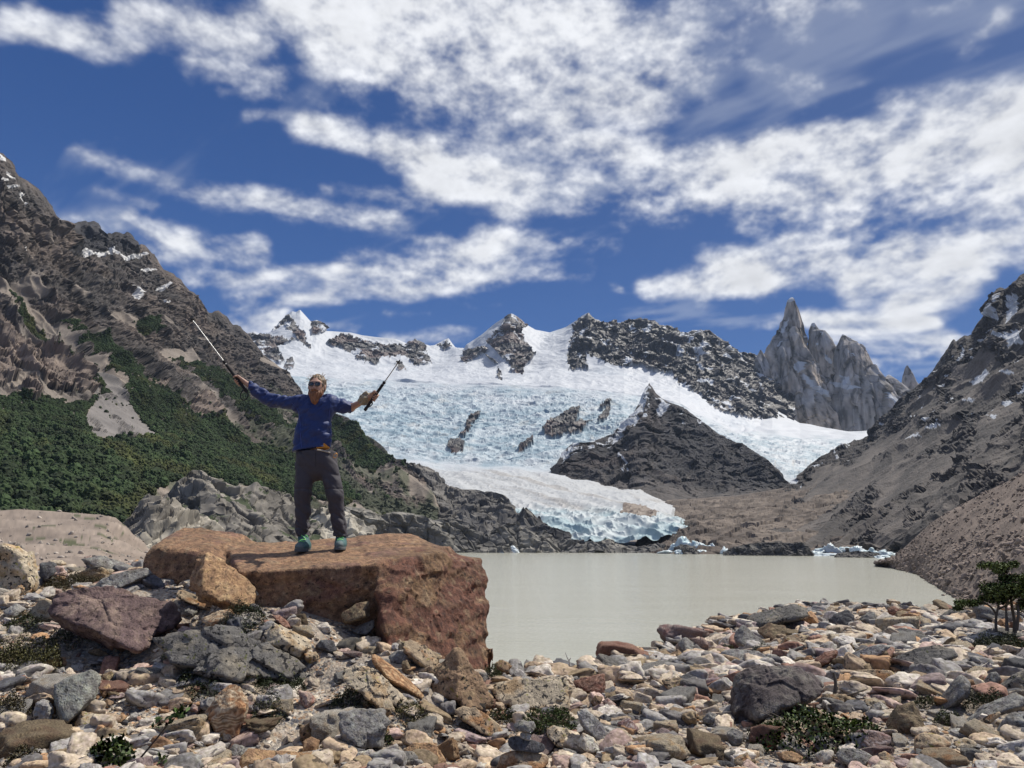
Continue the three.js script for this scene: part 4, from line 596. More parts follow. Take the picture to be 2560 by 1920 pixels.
grainMap.repeat.set(2, 2); lichenMap.repeat.set(1.7, 1.7); bedMap.repeat.set(2.2, 2.2); stoneBump.repeat.set(3, 3);
const stoneMats = {}, rockOf = (map) => stoneMats[map] ??= new THREE.MeshStandardMaterial({ map: { grain: grainMap, lichen: lichenMap, bed: bedMap }[map], bumpMap: stoneBump, bumpScale: .012, vertexColors: true, roughness: .92 });
const TINT = { cream: [.60, .52, .41], white: [.68, .64, .57], tan: [.52, .41, .29], orange: [.50, .31, .17], brown: [.30, .20, .13], olive: [.29, .225, .14], grey: [.33, .325, .315], pale: [.47, .46, .44], slate: [.105, .108, .12], dark: [.17, .165, .165], purple: [.19, .128, .126], plum: [.135, .112, .112], red: [.34, .20, .15], pink: [.54, .41, .36], mauve: [.36, .29, .285], green: [.34, .345, .315] };
const MAPS = { cream: 'lichen', white: 'grain', tan: 'lichen', orange: 'grain', brown: 'lichen', olive: 'grain', grey: 'grain', pale: 'grain', slate: 'grain', dark: 'lichen', purple: 'grain', plum: 'grain', red: 'bed', pink: 'grain', mauve: 'bed', green: 'grain' };
const STAIN = { cream: [.50, .36, .22], white: [.55, .45, .33], tan: [.40, .22, .11], orange: [.55, .38, .22], brown: [.40, .29, .18], olive: [.2, .13, .08], grey: [.24, .225, .20], pale: [.36, .35, .34], slate: [.16, .16, .17], dark: [.30, .27, .225], purple: [.29, .21, .18], plum: [.225, .205, .185], red: [.24, .11, .08], pink: [.46, .24, .19], mauve: [.28, .17, .17], green: [.27, .27, .24] };
function painter(kind, size, seed) { const a = TINT[kind], b = STAIN[kind], f = 3.2 / size; return (x, y, z) => { const n = fbm(x * f + seed, y * f * 1.3, z * f, 4, .6), m = fbm(x * f * 4 + seed, y * f * 5, z * f * 4, 2, .6); facet(x * f * 1.3, y * f * 1.5 + seed, z * f * 1.3); return tone(mix3(a, b, step(-.05, .55, n)), 1 + .2 * m + .1 * n + .22 * facetTone); }; }
function hull(pts) { const s = [...pts].sort((a, b) => a[0] - b[0] || a[1] - b[1]), c = (o, a, b) => (a[0] - o[0]) * (b[1] - o[1]) - (a[1] - o[1]) * (b[0] - o[0]), lo = [], hi = []; for (const p of s) { while (lo.length > 1 && c(lo[lo.length - 2], lo[lo.length - 1], p) <= 0) lo.pop(); lo.push(p); } for (const p of s.reverse()) { while (hi.length > 1 && c(hi[hi.length - 2], hi[hi.length - 1], p) <= 0) hi.pop(); hi.push(p); } lo.pop(); hi.pop(); return lo.concat(hi); }
// survey sheets: [offset x, offset y, scale]
const SHEET = { a: [0, 1350, 2.572], b: [850, 1450, 2.572], c: [1650, 1350, 2.431] };
const placed = [];
function rock(name, kind, sheet, coords, label, { range, deep = .85, rough = .05, sink = 1.25, tilt, wear = 34, group, map } = {}) {
  const [ox, oy, k] = SHEET[sheet], px = [], seed = coords[0] * .37 + coords[1] * .11, r = rng(Math.round(seed * 1000) + 17);
  let cx = 0, lowest = 0; for (let i = 0; i < coords.length; i += 2) { px.push([ox + coords[i] / k, oy + coords[i + 1] / k]); cx += ox + coords[i] / k; lowest = Math.max(lowest, oy + coords[i + 1] / k); } cx /= px.length;
  const R = range ?? Math.max(4.9, (groundHit(cx, Math.min(lowest - 2, 1915)) ?? ridgeAt(...[0, 1].map((q) => { const w = at(cx, 1500, 10); return q ? w.z : w.x; }))));
  const mid = px.reduce((s, p) => s + p[1], 0) / px.length, c = at(cx, mid, R), inv = 1 / Math.hypot(c.x, c.z), fx = -c.x * inv, fz = -c.z * inv, ux = fz, uz = -fx;
  let pts = px.map(([a, b]) => { const w = at(a, b, R); return [(w.x - c.x) * ux + (w.z - c.z) * uz, w.y - c.y]; });
  pts = pts.map(([x, y]) => [x, y < 0 ? y * sink : y]);
  const h = hull(pts), w = Math.max(...h.map((p) => p[0])) - Math.min(...h.map((p) => p[0])), t = Math.max(...h.map((p) => p[1])) - Math.min(...h.map((p) => p[1]));
  const D = deep * Math.min(w, t * 1.5) * .5, planes = [];
  for (let i = 0; i < h.length; i++) {
    const a = h[i], b = h[(i + 1) % h.length], ex = b[0] - a[0], ey = b[1] - a[1], l = Math.hypot(ex, ey); if (l < 1e-5) continue;
    const nx = ey / l, ny = -ex / l, up = ny > .25, zs = up ? [tilt ?? (.35 + .75 * r()), -(.1 + .35 * r())] : [.12 + .3 * r(), -(.1 + .4 * r())];
    for (const nz of zs) { const m = Math.hypot(1, nz); const d = (nx * (a[0] + b[0]) / 2 + ny * (a[1] + b[1]) / 2) / m; planes.push([nx / m, ny / m, nz / m, Math.max(d, .02 * w)]); }
  }
  for (const s of [1, -1]) for (let i = 0; i < 3; i++) { const nx = (r() - .5) * 1.1, ny = (r() - .35) * .8, m = Math.hypot(nx, ny, 1); planes.push([nx / m, ny / m, s / m, D * (.85 + .35 * r())]); }
  for (let i = 0; i < 5; i++) { const v = new THREE.Vector3(r() - .5, r() - .4, r() - .5).normalize(); let reach = -1; for (const q of h) reach = Math.max(reach, v.x * q[0] + v.y * q[1]); reach = Math.max(reach, 0) + Math.abs(v.z) * D; planes.push([v.x, v.y, v.z, reach * (.80 + .1 * r())]); }
  const sizePx = w / R * 770, detail = clamp(Math.round(sizePx / 3.6), 6, 28);
  const g = stoneGeometry(stone(planes, detail, seed, { wear, rough, size: Math.max(w, t) * .5 }), painter(kind, Math.max(w, t), seed), [r() * 3, r() * 3]);
  const m = new THREE.Mesh(g, rockOf(map ?? MAPS[kind]));
  m.position.copy(c); m.rotation.y = Math.atan2(fx, fz);
  thing(name, m, label, name.includes('boulder') ? 'boulder' : name.includes('slab') ? 'rock slab' : name.includes('rock') ? 'rock' : 'stone', group);
  placed.push([c.x, c.z, w * .5, R]);
  return m;
}
// by the left edge
rock('pale_rock', 'cream', 'a', [0,30,100,30,150,70,220,90,250,200,250,300,120,330,0,350], 'large pitted cream rock standing at the left edge of the ridge', { deep: 1.1, rough: .1 });
rock('dark_rock', 'slate', 'a', [255,150,330,135,380,170,370,210,290,270,250,230], 'black rock wedged beside the pitted cream rock');
rock('rounded_stone', 'cream', 'a', [290,130,400,125,440,155,380,170,330,140], 'smooth cream stone just behind the black rock', { wear: 8 });
rock('slab', 'grey', 'a', [520,120,650,95,760,130,880,170,800,210,640,220,560,180], 'grey slab on the skyline of the ridge, tan moraine behind it');
rock('stone', 'pink', 'a', [540,110,590,95,600,125,560,140], 'small pink stone on top of the grey skyline slab');
rock('slab', 'grey', 'a', [570,320,640,250,800,200,960,170,990,210,880,270,780,310,690,330], 'flat grey slab with a sunlit top behind the purple boulder', { tilt: 1.3 });
rock('slab', 'dark', 'a', [400,170,520,170,660,200,620,230,540,240,480,220], 'low grey slab behind the brownish bush');
rock('stone', 'tan', 'a', [60,300,120,245,210,310,200,340,100,365,70,345], 'pinkish tan wedge at the foot of the pitted cream rock');
rock('boulder', 'purple', 'a', [270,450,330,370,430,335,620,335,720,305,850,350,1060,400,1160,490,1080,590,960,660,900,690,700,660,580,570,460,560,350,500], 'long purple-brown boulder lying among low bushes', { deep: 1.2, rough: .08, tilt: .8 });
rock('stone', 'pale', 'a', [20,460,100,405,180,440,100,500,40,490], 'flat light grey stone at the left edge below the cream rock');
rock('boulder', 'orange', 'a', [1210,260,1290,70,1330,60,1480,150,1560,220,1640,300,1650,370,1500,400,1340,380,1240,330], 'rust orange pyramid-shaped boulder in front of the big red boulder', { deep: 1.1, rough: .07, range: 7.35, sink: 1.4 });
rock('stone', 'cream', 'a', [1580,220,1640,240,1690,300,1670,370,1640,370,1620,300], 'rounded cream rock tucked behind the orange pyramid boulder', { wear: 9, range: 7.5 });
rock('slab', 'tan', 'a', [1130,320,1180,320,1390,400,1380,450,1330,440,1130,370], 'long tan slab lying below the orange pyramid boulder');
rock('stone', 'grey', 'a', [1180,440,1230,415,1290,440,1250,490,1180,480], 'grey stone between the tan slab and the purple boulder');
rock('boulder', 'dark', 'a', [1000,640,1200,600,1440,555,1600,590,1690,690,1810,720,1950,790,2030,880,1960,930,1850,900,1500,910,1440,900,1150,830], 'large dark grey boulder with a pale jagged top edge', { deep: .9, rough: .09, sink: 1.15 });
rock('block', 'cream', 'a', [1690,590,1760,530,1860,570,1990,640,2000,680,1950,760,1830,730,1700,680], 'cream block with a sunlit face behind the dark grey boulder');
rock('slab', 'tan', 'a', [1290,510,1400,450,1490,445,1510,500,1430,560,1330,560], 'layered tan stone leaning above the dark grey boulder', { map: 'bed' });
rock('stone', 'red', 'a', [1740,485,1800,480,1910,560,1830,560], 'thin reddish stone on top of the cream block');
rock('boulder', 'green', 'a', [330,940,420,890,590,830,660,890,640,980,560,1070,410,1160,370,1150,400,1060], 'smooth greenish grey boulder half buried in the gravel', { deep: 1.1, tilt: 1.2, rough: .035 });
rock('stone', 'pale', 'a', [210,1060,260,1010,330,1030,360,1130,310,1180,200,1180], 'knobbly light grey stone below the greenish grey boulder', { wear: 7, rough: .1 });
rock('boulder', 'tan', 'a', [1310,1110,1370,1050,1400,990,1480,925,1540,940,1600,1020,1600,1100,1540,1220,1440,1250,1400,1220], 'banded tan and white boulder on its edge in the gravel', { map: 'bed', rough: .05 });
rock('stone', 'pink', 'a', [1910,960,2000,980,2040,1030,1980,1080,1940,1060], 'pink stone among dark low shrubs');
rock('stone', 'pink', 'a', [1200,1080,1260,1040,1300,1080,1270,1110], 'small pink stone beside the banded boulder');
rock('stone', 'cream', 'a', [470,1180,530,1100,600,1110,610,1160,540,1210], 'cream stone in front of the greenish grey boulder');
rock('stone', 'white', 'a', [780,1220,840,1200,875,1220,820,1260], 'flat white stone on the gravel near the leafy sprig');
rock('stone', 'orange', 'a', [720,1160,790,1115,830,1130,780,1170], 'flat orange stone on the gravel near the leafy sprig');
rock('stone', 'brown', 'a', [1920,1200,1990,1170,2040,1210,2010,1280,1930,1300], 'brown stone leaning on the darker orange one');
rock('stone', 'orange', 'a', [1940,1300,2000,1260,2060,1290,2040,1370,1960,1380], 'blocky orange-brown stone above the rusty foreground slab');
rock('stone', 'grey', 'a', [1460,1360,1500,1310,1590,1330,1560,1400,1480,1410], 'rounded grey stone at the end of the rusty foreground slab', { wear: 8 });
rock('slab', 'orange', 'a', [1500,1420,1600,1340,1720,1350,1850,1380,2040,1370,2060,1400,2140,1440,2150,1466,1500,1466], 'wide rusty slab along the bottom edge of the photo', { rough: .07 });
rock('stone', 'tan', 'a', [1140,1430,1190,1395,1280,1410,1270,1460,1160,1466], 'tan stone at the bottom edge beside the leafy sprig');
rock('stone', 'slate', 'a', [2020,690,2060,640,2140,640,2170,700,2120,725], 'shiny dark slate stone below the red boulder');
rock('stone', 'tan', 'a', [1950,720,2040,715,2060,760,1990,790,1950,760], 'tan stone at the corner of the cream block');
rock('stone', 'cream', 'a', [520,1290,640,1260,650,1310,560,1340], 'cream stone beside the bright green leafy plant');
rock('stone', 'olive', 'a', [640,870,720,840,740,880,690,920], 'brown stone at the tip of the greenish grey boulder');
rock('stone', 'orange', 'a', [640,960,700,920,720,960,680,1010,650,1000], 'bright orange stone right of the greenish grey boulder');
rock('stone', 'brown', 'a', [630,1070,690,1020,740,1040,700,1080], 'flat brown stone below the bright orange one');
rock('stone', 'pale', 'a', [820,1030,880,990,930,1020,880,1060], 'pale bluish stone on open gravel');
// in the middle
rock('boulder', 'brown', 'b', [540,620,610,550,740,440,790,460,850,540,900,620,990,730,960,790,780,800,650,760,560,690], 'brown pyramid boulder leaning left of the cream boulder with black lichen', { deep: 1.1, rough: .06 });
rock('boulder', 'cream', 'b', [970,670,1120,660,1300,620,1440,610,1520,680,1510,760,1480,830,1300,790,1150,820,1030,790,990,740], 'wide cream boulder spotted with black lichen', { deep: 1.1, tilt: 1.0 });
rock('slab', 'tan', 'b', [380,390,440,380,560,430,660,490,640,540,560,590,520,550,400,460], 'long tan slab sloping down from the red boulder');
rock('slab', 'orange', 'b', [190,480,230,480,350,560,480,660,545,720,530,740,440,700,300,650,200,530], 'long rusty slab leaning against the brown pyramid boulder', { map: 'bed' });
rock('stone', 'grey', 'b', [300,490,360,450,430,460,460,510,400,540,330,530], 'grey rounded stone between the tan and rusty slabs', { wear: 9 });
rock('rounded_stone', 'pale', 'b', [580,345,640,345,710,390,720,440,650,450,600,400], 'smooth pale grey rounded stone against the red boulder', { wear: 6, rough: .02 });
rock('rock', 'cream', 'b', [0,560,100,545,220,570,240,620,350,690,480,770,440,800,260,800,130,680,0,640], 'pale rock with a long sunlit crest running down to the right', { rough: .09, tilt: 1.1 });
rock('boulder', 'grey', 'b', [0,850,100,830,280,840,310,910,250,1000,280,1040,60,1060,0,980], 'dark-sided grey boulder below the pale crested rock', { rough: .07 });
rock('slab', 'tan', 'b', [740,850,790,810,870,820,1010,910,1090,990,1040,1010,900,970,780,900], 'flat tan slab with grey lichen in front of the brown pyramid boulder', { tilt: 1.4, map: 'lichen' });
rock('stone', 'orange', 'b', [880,860,960,840,970,860,890,895], 'small flat orange stone lying on the lichen slab');
rock('slab', 'red', 'b', [640,1045,800,1050,1050,1075,1040,1100,900,1100,700,1070], 'long thin purplish red slab left of the cairn');
rock('rock', 'orange', 'b', [400,1100,470,1050,600,1045,640,1080,690,1160,600,1190,520,1150], 'peach coloured rock near the bottom edge left of the cairn', { tilt: 1.1 });
rock('stone', 'white', 'b', [80,1180,110,1110,200,1090,270,1140,260,1200,90,1200], 'white rock at the bottom edge');
rock('stone', 'dark', 'b', [330,1140,370,1100,480,1100,530,1170,510,1200,340,1200], 'dark grey angular rock at the bottom edge beside the white rock');
rock('stone', 'slate', 'b', [20,1110,60,1070,170,1090,120,1140], 'flat slate stone above the white rock');
rock('rock', 'cream', 'b', [1320,960,1380,935,1460,950,1500,1020,1500,1070,1400,1060,1340,1010], 'yellowish cream rock behind the cairn');
rock('stone', 'white', 'b', [1515,1060,1560,980,1630,1010,1690,1080,1640,1100], 'white wedge-shaped stone right of the cairn');
rock('slab', 'pale', 'b', [1510,840,1580,830,1660,890,1780,1050,1740,1075,1640,1010,1560,950], 'flat blue-grey slab sloping right of the green cushion', { tilt: 1.5 });
rock('block', 'red', 'b', [1500,650,1600,620,1700,600,1710,690,1670,750,1590,720,1510,690], 'square brick-red block right of the cream lichen boulder');
rock('rock', 'dark', 'b', [1615,540,1660,470,1720,480,1880,570,1890,640,1780,620,1730,550], 'dark wedge rock with a pink top on the edge above the lake');
rock('slab', 'tan', 'b', [1550,560,1600,540,1720,545,1730,575,1600,585], 'thin tan slab leaning on the dark wedge rock');
rock('stone', 'slate', 'b', [1465,600,1510,575,1540,630,1480,635], 'small black stone beside the dead twig');
rock('stone', 'grey', 'b', [1000,640,1060,600,1130,640,1060,665], 'small grey stone above the cream lichen boulder');
rock('stone', 'brown', 'b', [985,540,1040,505,1090,540,1090,600,1030,580], 'round brown stone on the skyline next to the red boulder', { wear: 8 });
rock('stone', 'mauve', 'b', [1770,920,1860,890,1940,960,1900,980,1800,940], 'mauve striped stone in the pebbles right of the blue-grey slab');
rock('stone', 'cream', 'b', [1780,1000,1830,965,1880,1000,1880,1040,1800,1040], 'cream stone at the foot of the blue-grey slab');
rock('stone', 'grey', 'b', [75,320,120,290,220,255,225,300,180,350,110,350], 'grey wedge stone under the notch of the red boulder');
rock('block', 'olive', 'b', [0,220,100,150,195,125,190,240,100,260,30,280], 'olive brown block fallen against the red boulder', { range: 7.25, tilt: .9 });
rock('stone', 'tan', 'b', [330,350,390,295,450,350,440,380,350,380], 'pointed tan stone at the foot of the red boulder');
rock('stone', 'olive', 'b', [390,530,430,510,480,600,470,630,400,590], 'upright olive stone beside the rusty slab');
rock('stone', 'white', 'b', [700,920,760,870,800,900,760,940], 'pale stone among dry shrubs left of the lichen slab');
rock('stone', 'white', 'b', [570,840,600,810,660,850,640,880,590,870], 'white-topped grey stone among yellowish shrubs');
rock('stone', 'pale', 'b', [1020,640,1050,600,1120,630,1100,655], 'bluish stone peeping over the cream lichen boulder');
rock('stone', 'brown', 'b', [1610,780,1640,740,1690,750,1680,800,1640,810], 'brown cube-like stone below the brick-red block');
rock('stone', 'pink', 'b', [1680,780,1720,755,1780,800,1760,830], 'pink stone beside the brown cube-like stone');
rock('stone', 'slate', 'b', [1660,880,1700,860,1750,890,1720,920], 'dark rounded pebble at the edge of the blue-grey slab', { wear: 8 });
rock('stone', 'white', 'b', [1540,710,1580,690,1620,720,1590,740], 'white stone under the brick-red block');
// the cairn, stone by stone
rock('cairn_stone', 'tan', 'b', [985,1200,1040,1120,1110,1095,1280,1110,1350,1140,1300,1200], 'broad tan base stone of the cairn at the bottom edge', { range: 5.35, sink: 1.6, map: 'grain' });
rock('cairn_stone', 'slate', 'b', [1060,1030,1080,1005,1150,1002,1330,1060,1330,1105,1270,1118,1110,1098,1065,1055], 'black boat-shaped stone lying on the tan base of the cairn', { range: 5.35, sink: 1, wear: 10, rough: .03, deep: .8, tilt: 1.6 });
rock('cairn_stone', 'white', 'b', [1158,982,1180,976,1230,992,1232,1028,1200,1030,1155,1016], 'small cream block on the black boat-shaped stone', { range: 5.36, sink: 1.1 });
rock('cairn_stone', 'grey', 'b', [1110,930,1160,898,1250,912,1265,950,1220,988,1130,970], 'grey-brown top stone balanced on the cairn', { range: 5.37, sink: 1.05 });
// on the right
rock('rock', 'dark', 'c', [520,480,560,450,820,385,905,410,910,450,850,490,700,490,580,545,540,530], 'long dark rock highest on the right-hand skyline above the lake', { tilt: .5 });
rock('stone', 'cream', 'c', [960,450,1040,395,1090,410,1050,450,1000,475], 'cream stone on the skyline right of the long dark rock');
rock('rock', 'slate', 'c', [1010,490,1060,450,1140,420,1190,470,1180,520,1080,520], 'dark faceted rock below the cream skyline stone');
rock('rock', 'grey', 'c', [1200,480,1270,430,1310,440,1320,510,1280,515], 'tan-grey upright rock right of the dark faceted rock');
rock('rock', 'grey', 'c', [440,570,510,515,560,560,700,660,680,680,500,650,450,620], 'grey gable-shaped rock on the lake side of the ridge');
rock('rock', 'olive', 'c', [580,550,660,500,760,520,780,590,700,635,640,600], 'brownish cracked rock under the long dark skyline rock');
rock('rock', 'tan', 'c', [705,650,760,580,850,570,920,580,840,640,760,670], 'tan rock leaning right of the brownish cracked rock');
rock('rock', 'grey', 'c', [100,640,150,580,210,630,330,710,310,740,200,740,130,680], 'upright tan-grey rock at the left end of the right-hand crest');
rock('stone', 'brown', 'c', [50,700,110,660,180,730,100,760], 'brown stone leaning on the upright crest rock');
rock('stone', 'dark', 'c', [300,600,400,555,440,575,400,610,340,620], 'dark stone perched left of the grey gable rock');
rock('slab', 'pale', 'c', [340,680,420,660,600,670,690,720,620,760,470,740,400,720], 'rounded light grey slab with moss on its left below the gable rock', { tilt: 1.1 });
rock('boulder', 'plum', 'c', [400,1080,410,880,450,800,560,760,720,740,850,760,970,830,1055,910,1000,950,750,1000,620,1090,520,1110], 'massive dark purple boulder behind the flowering shrub', { deep: 1.2, rough: .06, tilt: .7, wear: 11 });
rock('stone', 'red', 'c', [940,720,1000,680,1090,660,1060,730,940,780], 'red stone behind the massive purple boulder');
rock('slab', 'pale', 'c', [1040,750,1180,680,1330,630,1420,640,1300,730,1180,790], 'big smooth light grey slab in the middle of the right slope', { tilt: 1.2 });
rock('rock', 'dark', 'c', [1240,790,1400,720,1560,650,1700,630,1800,660,1830,710,1680,760,1560,800,1400,800], 'long dark grey rock with moss on its right end', { tilt: .7 });
rock('stone', 'brown', 'c', [1240,760,1340,680,1390,700,1290,760], 'brown stone leaning on the long dark grey rock');
rock('stone', 'dark', 'c', [1370,680,1440,645,1450,690,1390,700], 'small dark stone above the leaning brown stone');
rock('slab', 'grey', 'c', [1300,570,1450,530,1580,550,1640,590,1560,605,1400,600], 'low blue-grey slab near the top of the right slope', { tilt: 1 });
rock('slab', 'tan', 'c', [0,850,120,830,200,900,160,940,40,900], 'flat cream-tan slab left of the massive purple boulder', { tilt: 1.3 });
rock('rock', 'olive', 'c', [1370,1120,1430,1000,1540,985,1600,1080,1620,1160,1500,1190,1400,1180], 'angular brown-grey rock right of the flowering shrub');
rock('rock', 'grey', 'c', [1640,1010,1740,900,1830,800,1900,860,1890,940,1760,1020], 'long tan-grey block tilted up to the right', { tilt: .5 });
rock('stone', 'grey', 'c', [1930,890,2000,810,2050,800,2080,850,2000,910], 'grey block right of the tilted block');
rock('rock', 'dark', 'c', [2050,880,2150,810,2212,790,2240,850,2230,930,2120,940], 'dark rock at the right edge');
rock('slab', 'grey', 'c', [1840,1080,1960,1000,2150,930,2212,950,2230,1010,2050,1040,1900,1100], 'long grey slab running to the right edge');
rock('slab', 'tan', 'c', [1870,1140,1960,1080,2060,1040,2090,1060,2010,1110,1930,1150], 'pinkish tan slab under the long grey slab');
rock('boulder', 'grey', 'c', [2010,1200,2080,1090,2150,1040,2220,1040,2230,1200], 'grey boulder cut by the right edge');
rock('stone', 'mauve', 'c', [1170,1180,1220,1150,1350,1170,1410,1190,1400,1250,1250,1280,1190,1250], 'mauve rock at the foot of the flowering shrub', { tilt: 1 });
rock('stone', 'olive', 'c', [920,1200,960,1110,1020,1110,1070,1150,1010,1240,930,1240], 'brown-grey stone standing inside the flowering shrub');
rock('rock', 'tan', 'c', [1540,1200,1600,1170,1720,1190,1780,1240,1640,1300,1540,1290], 'tan rock below the angular brown-grey rock');
rock('slab', 'pale', 'c', [1680,1180,1800,1140,1890,1170,1890,1210,1760,1210], 'low pale grey slab right of the tan rock');
rock('stone', 'cream', 'c', [1780,1230,1850,1200,1930,1230,1920,1270,1820,1280], 'cream stone below the low pale grey slab');
rock('rock', 'grey', 'c', [1060,1300,1120,1260,1210,1265,1300,1320,1250,1375,1150,1370,1090,1340], 'grey faceted rock near the bottom edge below the mauve rock');
rock('stone', 'white', 'c', [930,1310,980,1275,1060,1280,1060,1360,980,1350], 'cream-white stone left of the grey faceted rock');
rock('stone', 'orange', 'c', [700,1290,800,1280,880,1320,860,1350,740,1330], 'peach stone near the bottom edge in the pebbles');
rock('stone', 'grey', 'c', [1545,850,1590,840,1640,880,1620,920,1560,920], 'dark round stone in the middle of the right slope', { wear: 8 });
rock('stone', 'white', 'c', [1690,780,1740,750,1790,785,1740,810], 'white-topped stone below the long dark grey rock');
rock('slab', 'tan', 'c', [1080,840,1200,790,1400,790,1460,830,1400,870,1250,850,1130,870], 'broad tan-grey slab flush with the pebbles', { tilt: 1.4 });
rock('slab', 'slate', 'c', [120,1386,250,1335,400,1340,500,1386], 'dark grey slab cut by the bottom edge');
rock('stone', 'grey', 'c', [250,1090,300,1040,345,1060,330,1120,270,1110], 'grey stone left of the massive purple boulder');
rock('stone', 'tan', 'c', [450,1330,530,1290,560,1340,540,1375,460,1360], 'tan cube-like stone near the bottom edge');
rock('stone', 'grey', 'c', [400,1170,450,1140,510,1170,500,1240,420,1230], 'brown-grey stone in front of the massive purple boulder');
rock('stone', 'dark', 'c', [1480,440,1560,430,1560,470,1500,480], 'dark stone on the skyline left of the rounded skyline rock');
rock('stone', 'grey', 'c', [1540,420,1600,400,1660,440,1600,450], 'grey stone on the skyline near the dark one');
rock('rock', 'dark', 'c', [1690,460,1770,410,1860,420,1860,470,1780,480], 'rounded dark rock on the skyline beside the small tree', { wear: 9 });
rock('stone', 'red', 'c', [1380,420,1420,400,1460,420,1440,450,1400,460], 'reddish stone on the right-hand skyline');
rock('stone', 'brown', 'c', [1260,1380,1330,1310,1380,1330,1390,1386], 'brown stone at the bottom edge right of the grey faceted rock');
rock('stone', 'tan', 'c', [1320,1300,1370,1280,1430,1330,1420,1386,1385,1386], 'tan stone behind the brown one at the bottom edge');
rock('stone', 'white', 'c', [1270,1010,1340,980,1390,1020,1380,1070,1300,1080], 'pale rock with grey lichen inside the right-hand shrubs');
console.log(performance.now() | 0, 'rocks', placed.length);
// ---------------------------------------------------------------- smooth solids from distance fields
function solid(f, lo, hi, cell, fine = 0) {          // surface nets: the surface where f = 0, f < 0 inside
  const n = [0, 1, 2].map((a) => Math.ceil((hi[a] - lo[a]) / cell) + 1), [nx, ny, nz] = n, F = new Float32Array(nx * ny * nz), at3 = (i, j, k) => (k * ny + j) * nx + i;
  const B = 6, far = cell * B * .87 * 1.7 + fine;     // blocks of cells well away from the surface need no close look
  for (let K = 0; K < nz; K += B) for (let J = 0; J < ny; J += B) for (let I0 = 0; I0 < nx; I0 += B) {
    const c = f(lo[0] + (I0 + B / 2) * cell, lo[1] + (J + B / 2) * cell, lo[2] + (K + B / 2) * cell), skip = Math.abs(c) > far;
    for (let k = K; k < Math.min(K + B, nz); k++) for (let j = J; j < Math.min(J + B, ny); j++) for (let i = I0; i < Math.min(I0 + B, nx); i++) F[at3(i, j, k)] = skip ? c : f(lo[0] + i * cell, lo[1] + j * cell, lo[2] + k * cell);
  }
  const id = new Int32Array(nx * ny * nz).fill(-1), P = [], I = [];
  for (let k = 0; k + 1 < nz; k++) for (let j = 0; j + 1 < ny; j++) for (let i = 0; i + 1 < nx; i++) {
    let m = 0, v = []; for (let c = 0; c < 8; c++) { const d = F[at3(i + (c & 1), j + ((c >> 1) & 1), k + (c >> 2))]; v.push(d); if (d < 0) m |= 1 << c; }
    if (m === 0 || m === 255) continue;
    let x = 0, y = 0, z = 0, w = 0;
    for (let c = 0; c < 8; c++) for (const a of [1, 2, 4]) { const e = c | a; if (c & a || (v[c] < 0) === (v[e] < 0)) continue; const t = v[c] / (v[c] - v[e]); x += (c & 1) + (a === 1 ? t : 0); y += ((c >> 1) & 1) + (a === 2 ? t : 0); z += (c >> 2) + (a === 4 ? t : 0); w++; }
    id[at3(i, j, k)] = P.length / 3; P.push(lo[0] + (i + x / w) * cell, lo[1] + (j + y / w) * cell, lo[2] + (k + z / w) * cell);
  }
  const quad = (a, b, c, d, flip) => { if (a < 0 || b < 0 || c < 0 || d < 0) return; if (flip) I.push(a, c, b, a, d, c); else I.push(a, b, c, a, c, d); };
  for (let k = 1; k + 1 < nz; k++) for (let j = 1; j + 1 < ny; j++) for (let i = 1; i + 1 < nx; i++) {
    const s = F[at3(i, j, k)] < 0;
    if (s !== F[at3(i + 1, j, k)] < 0) quad(id[at3(i, j - 1, k - 1)], id[at3(i, j, k - 1)], id[at3(i, j, k)], id[at3(i, j - 1, k)], !s);
    if (s !== F[at3(i, j + 1, k)] < 0) quad(id[at3(i - 1, j, k - 1)], id[at3(i - 1, j, k)], id[at3(i, j, k)], id[at3(i, j, k - 1)], !s);
    if (s !== F[at3(i, j, k + 1)] < 0) quad(id[at3(i - 1, j - 1, k)], id[at3(i, j - 1, k)], id[at3(i, j, k)], id[at3(i - 1, j, k)], !s);
  }
  return [new Float32Array(P), I];
}
const smin = (a, b, k) => { const h = Math.max(k - Math.abs(a - b), 0) / k; return Math.min(a, b) - h * h * k * .25; };
const smax = (a, b, k) => -smin(-a, -b, k);

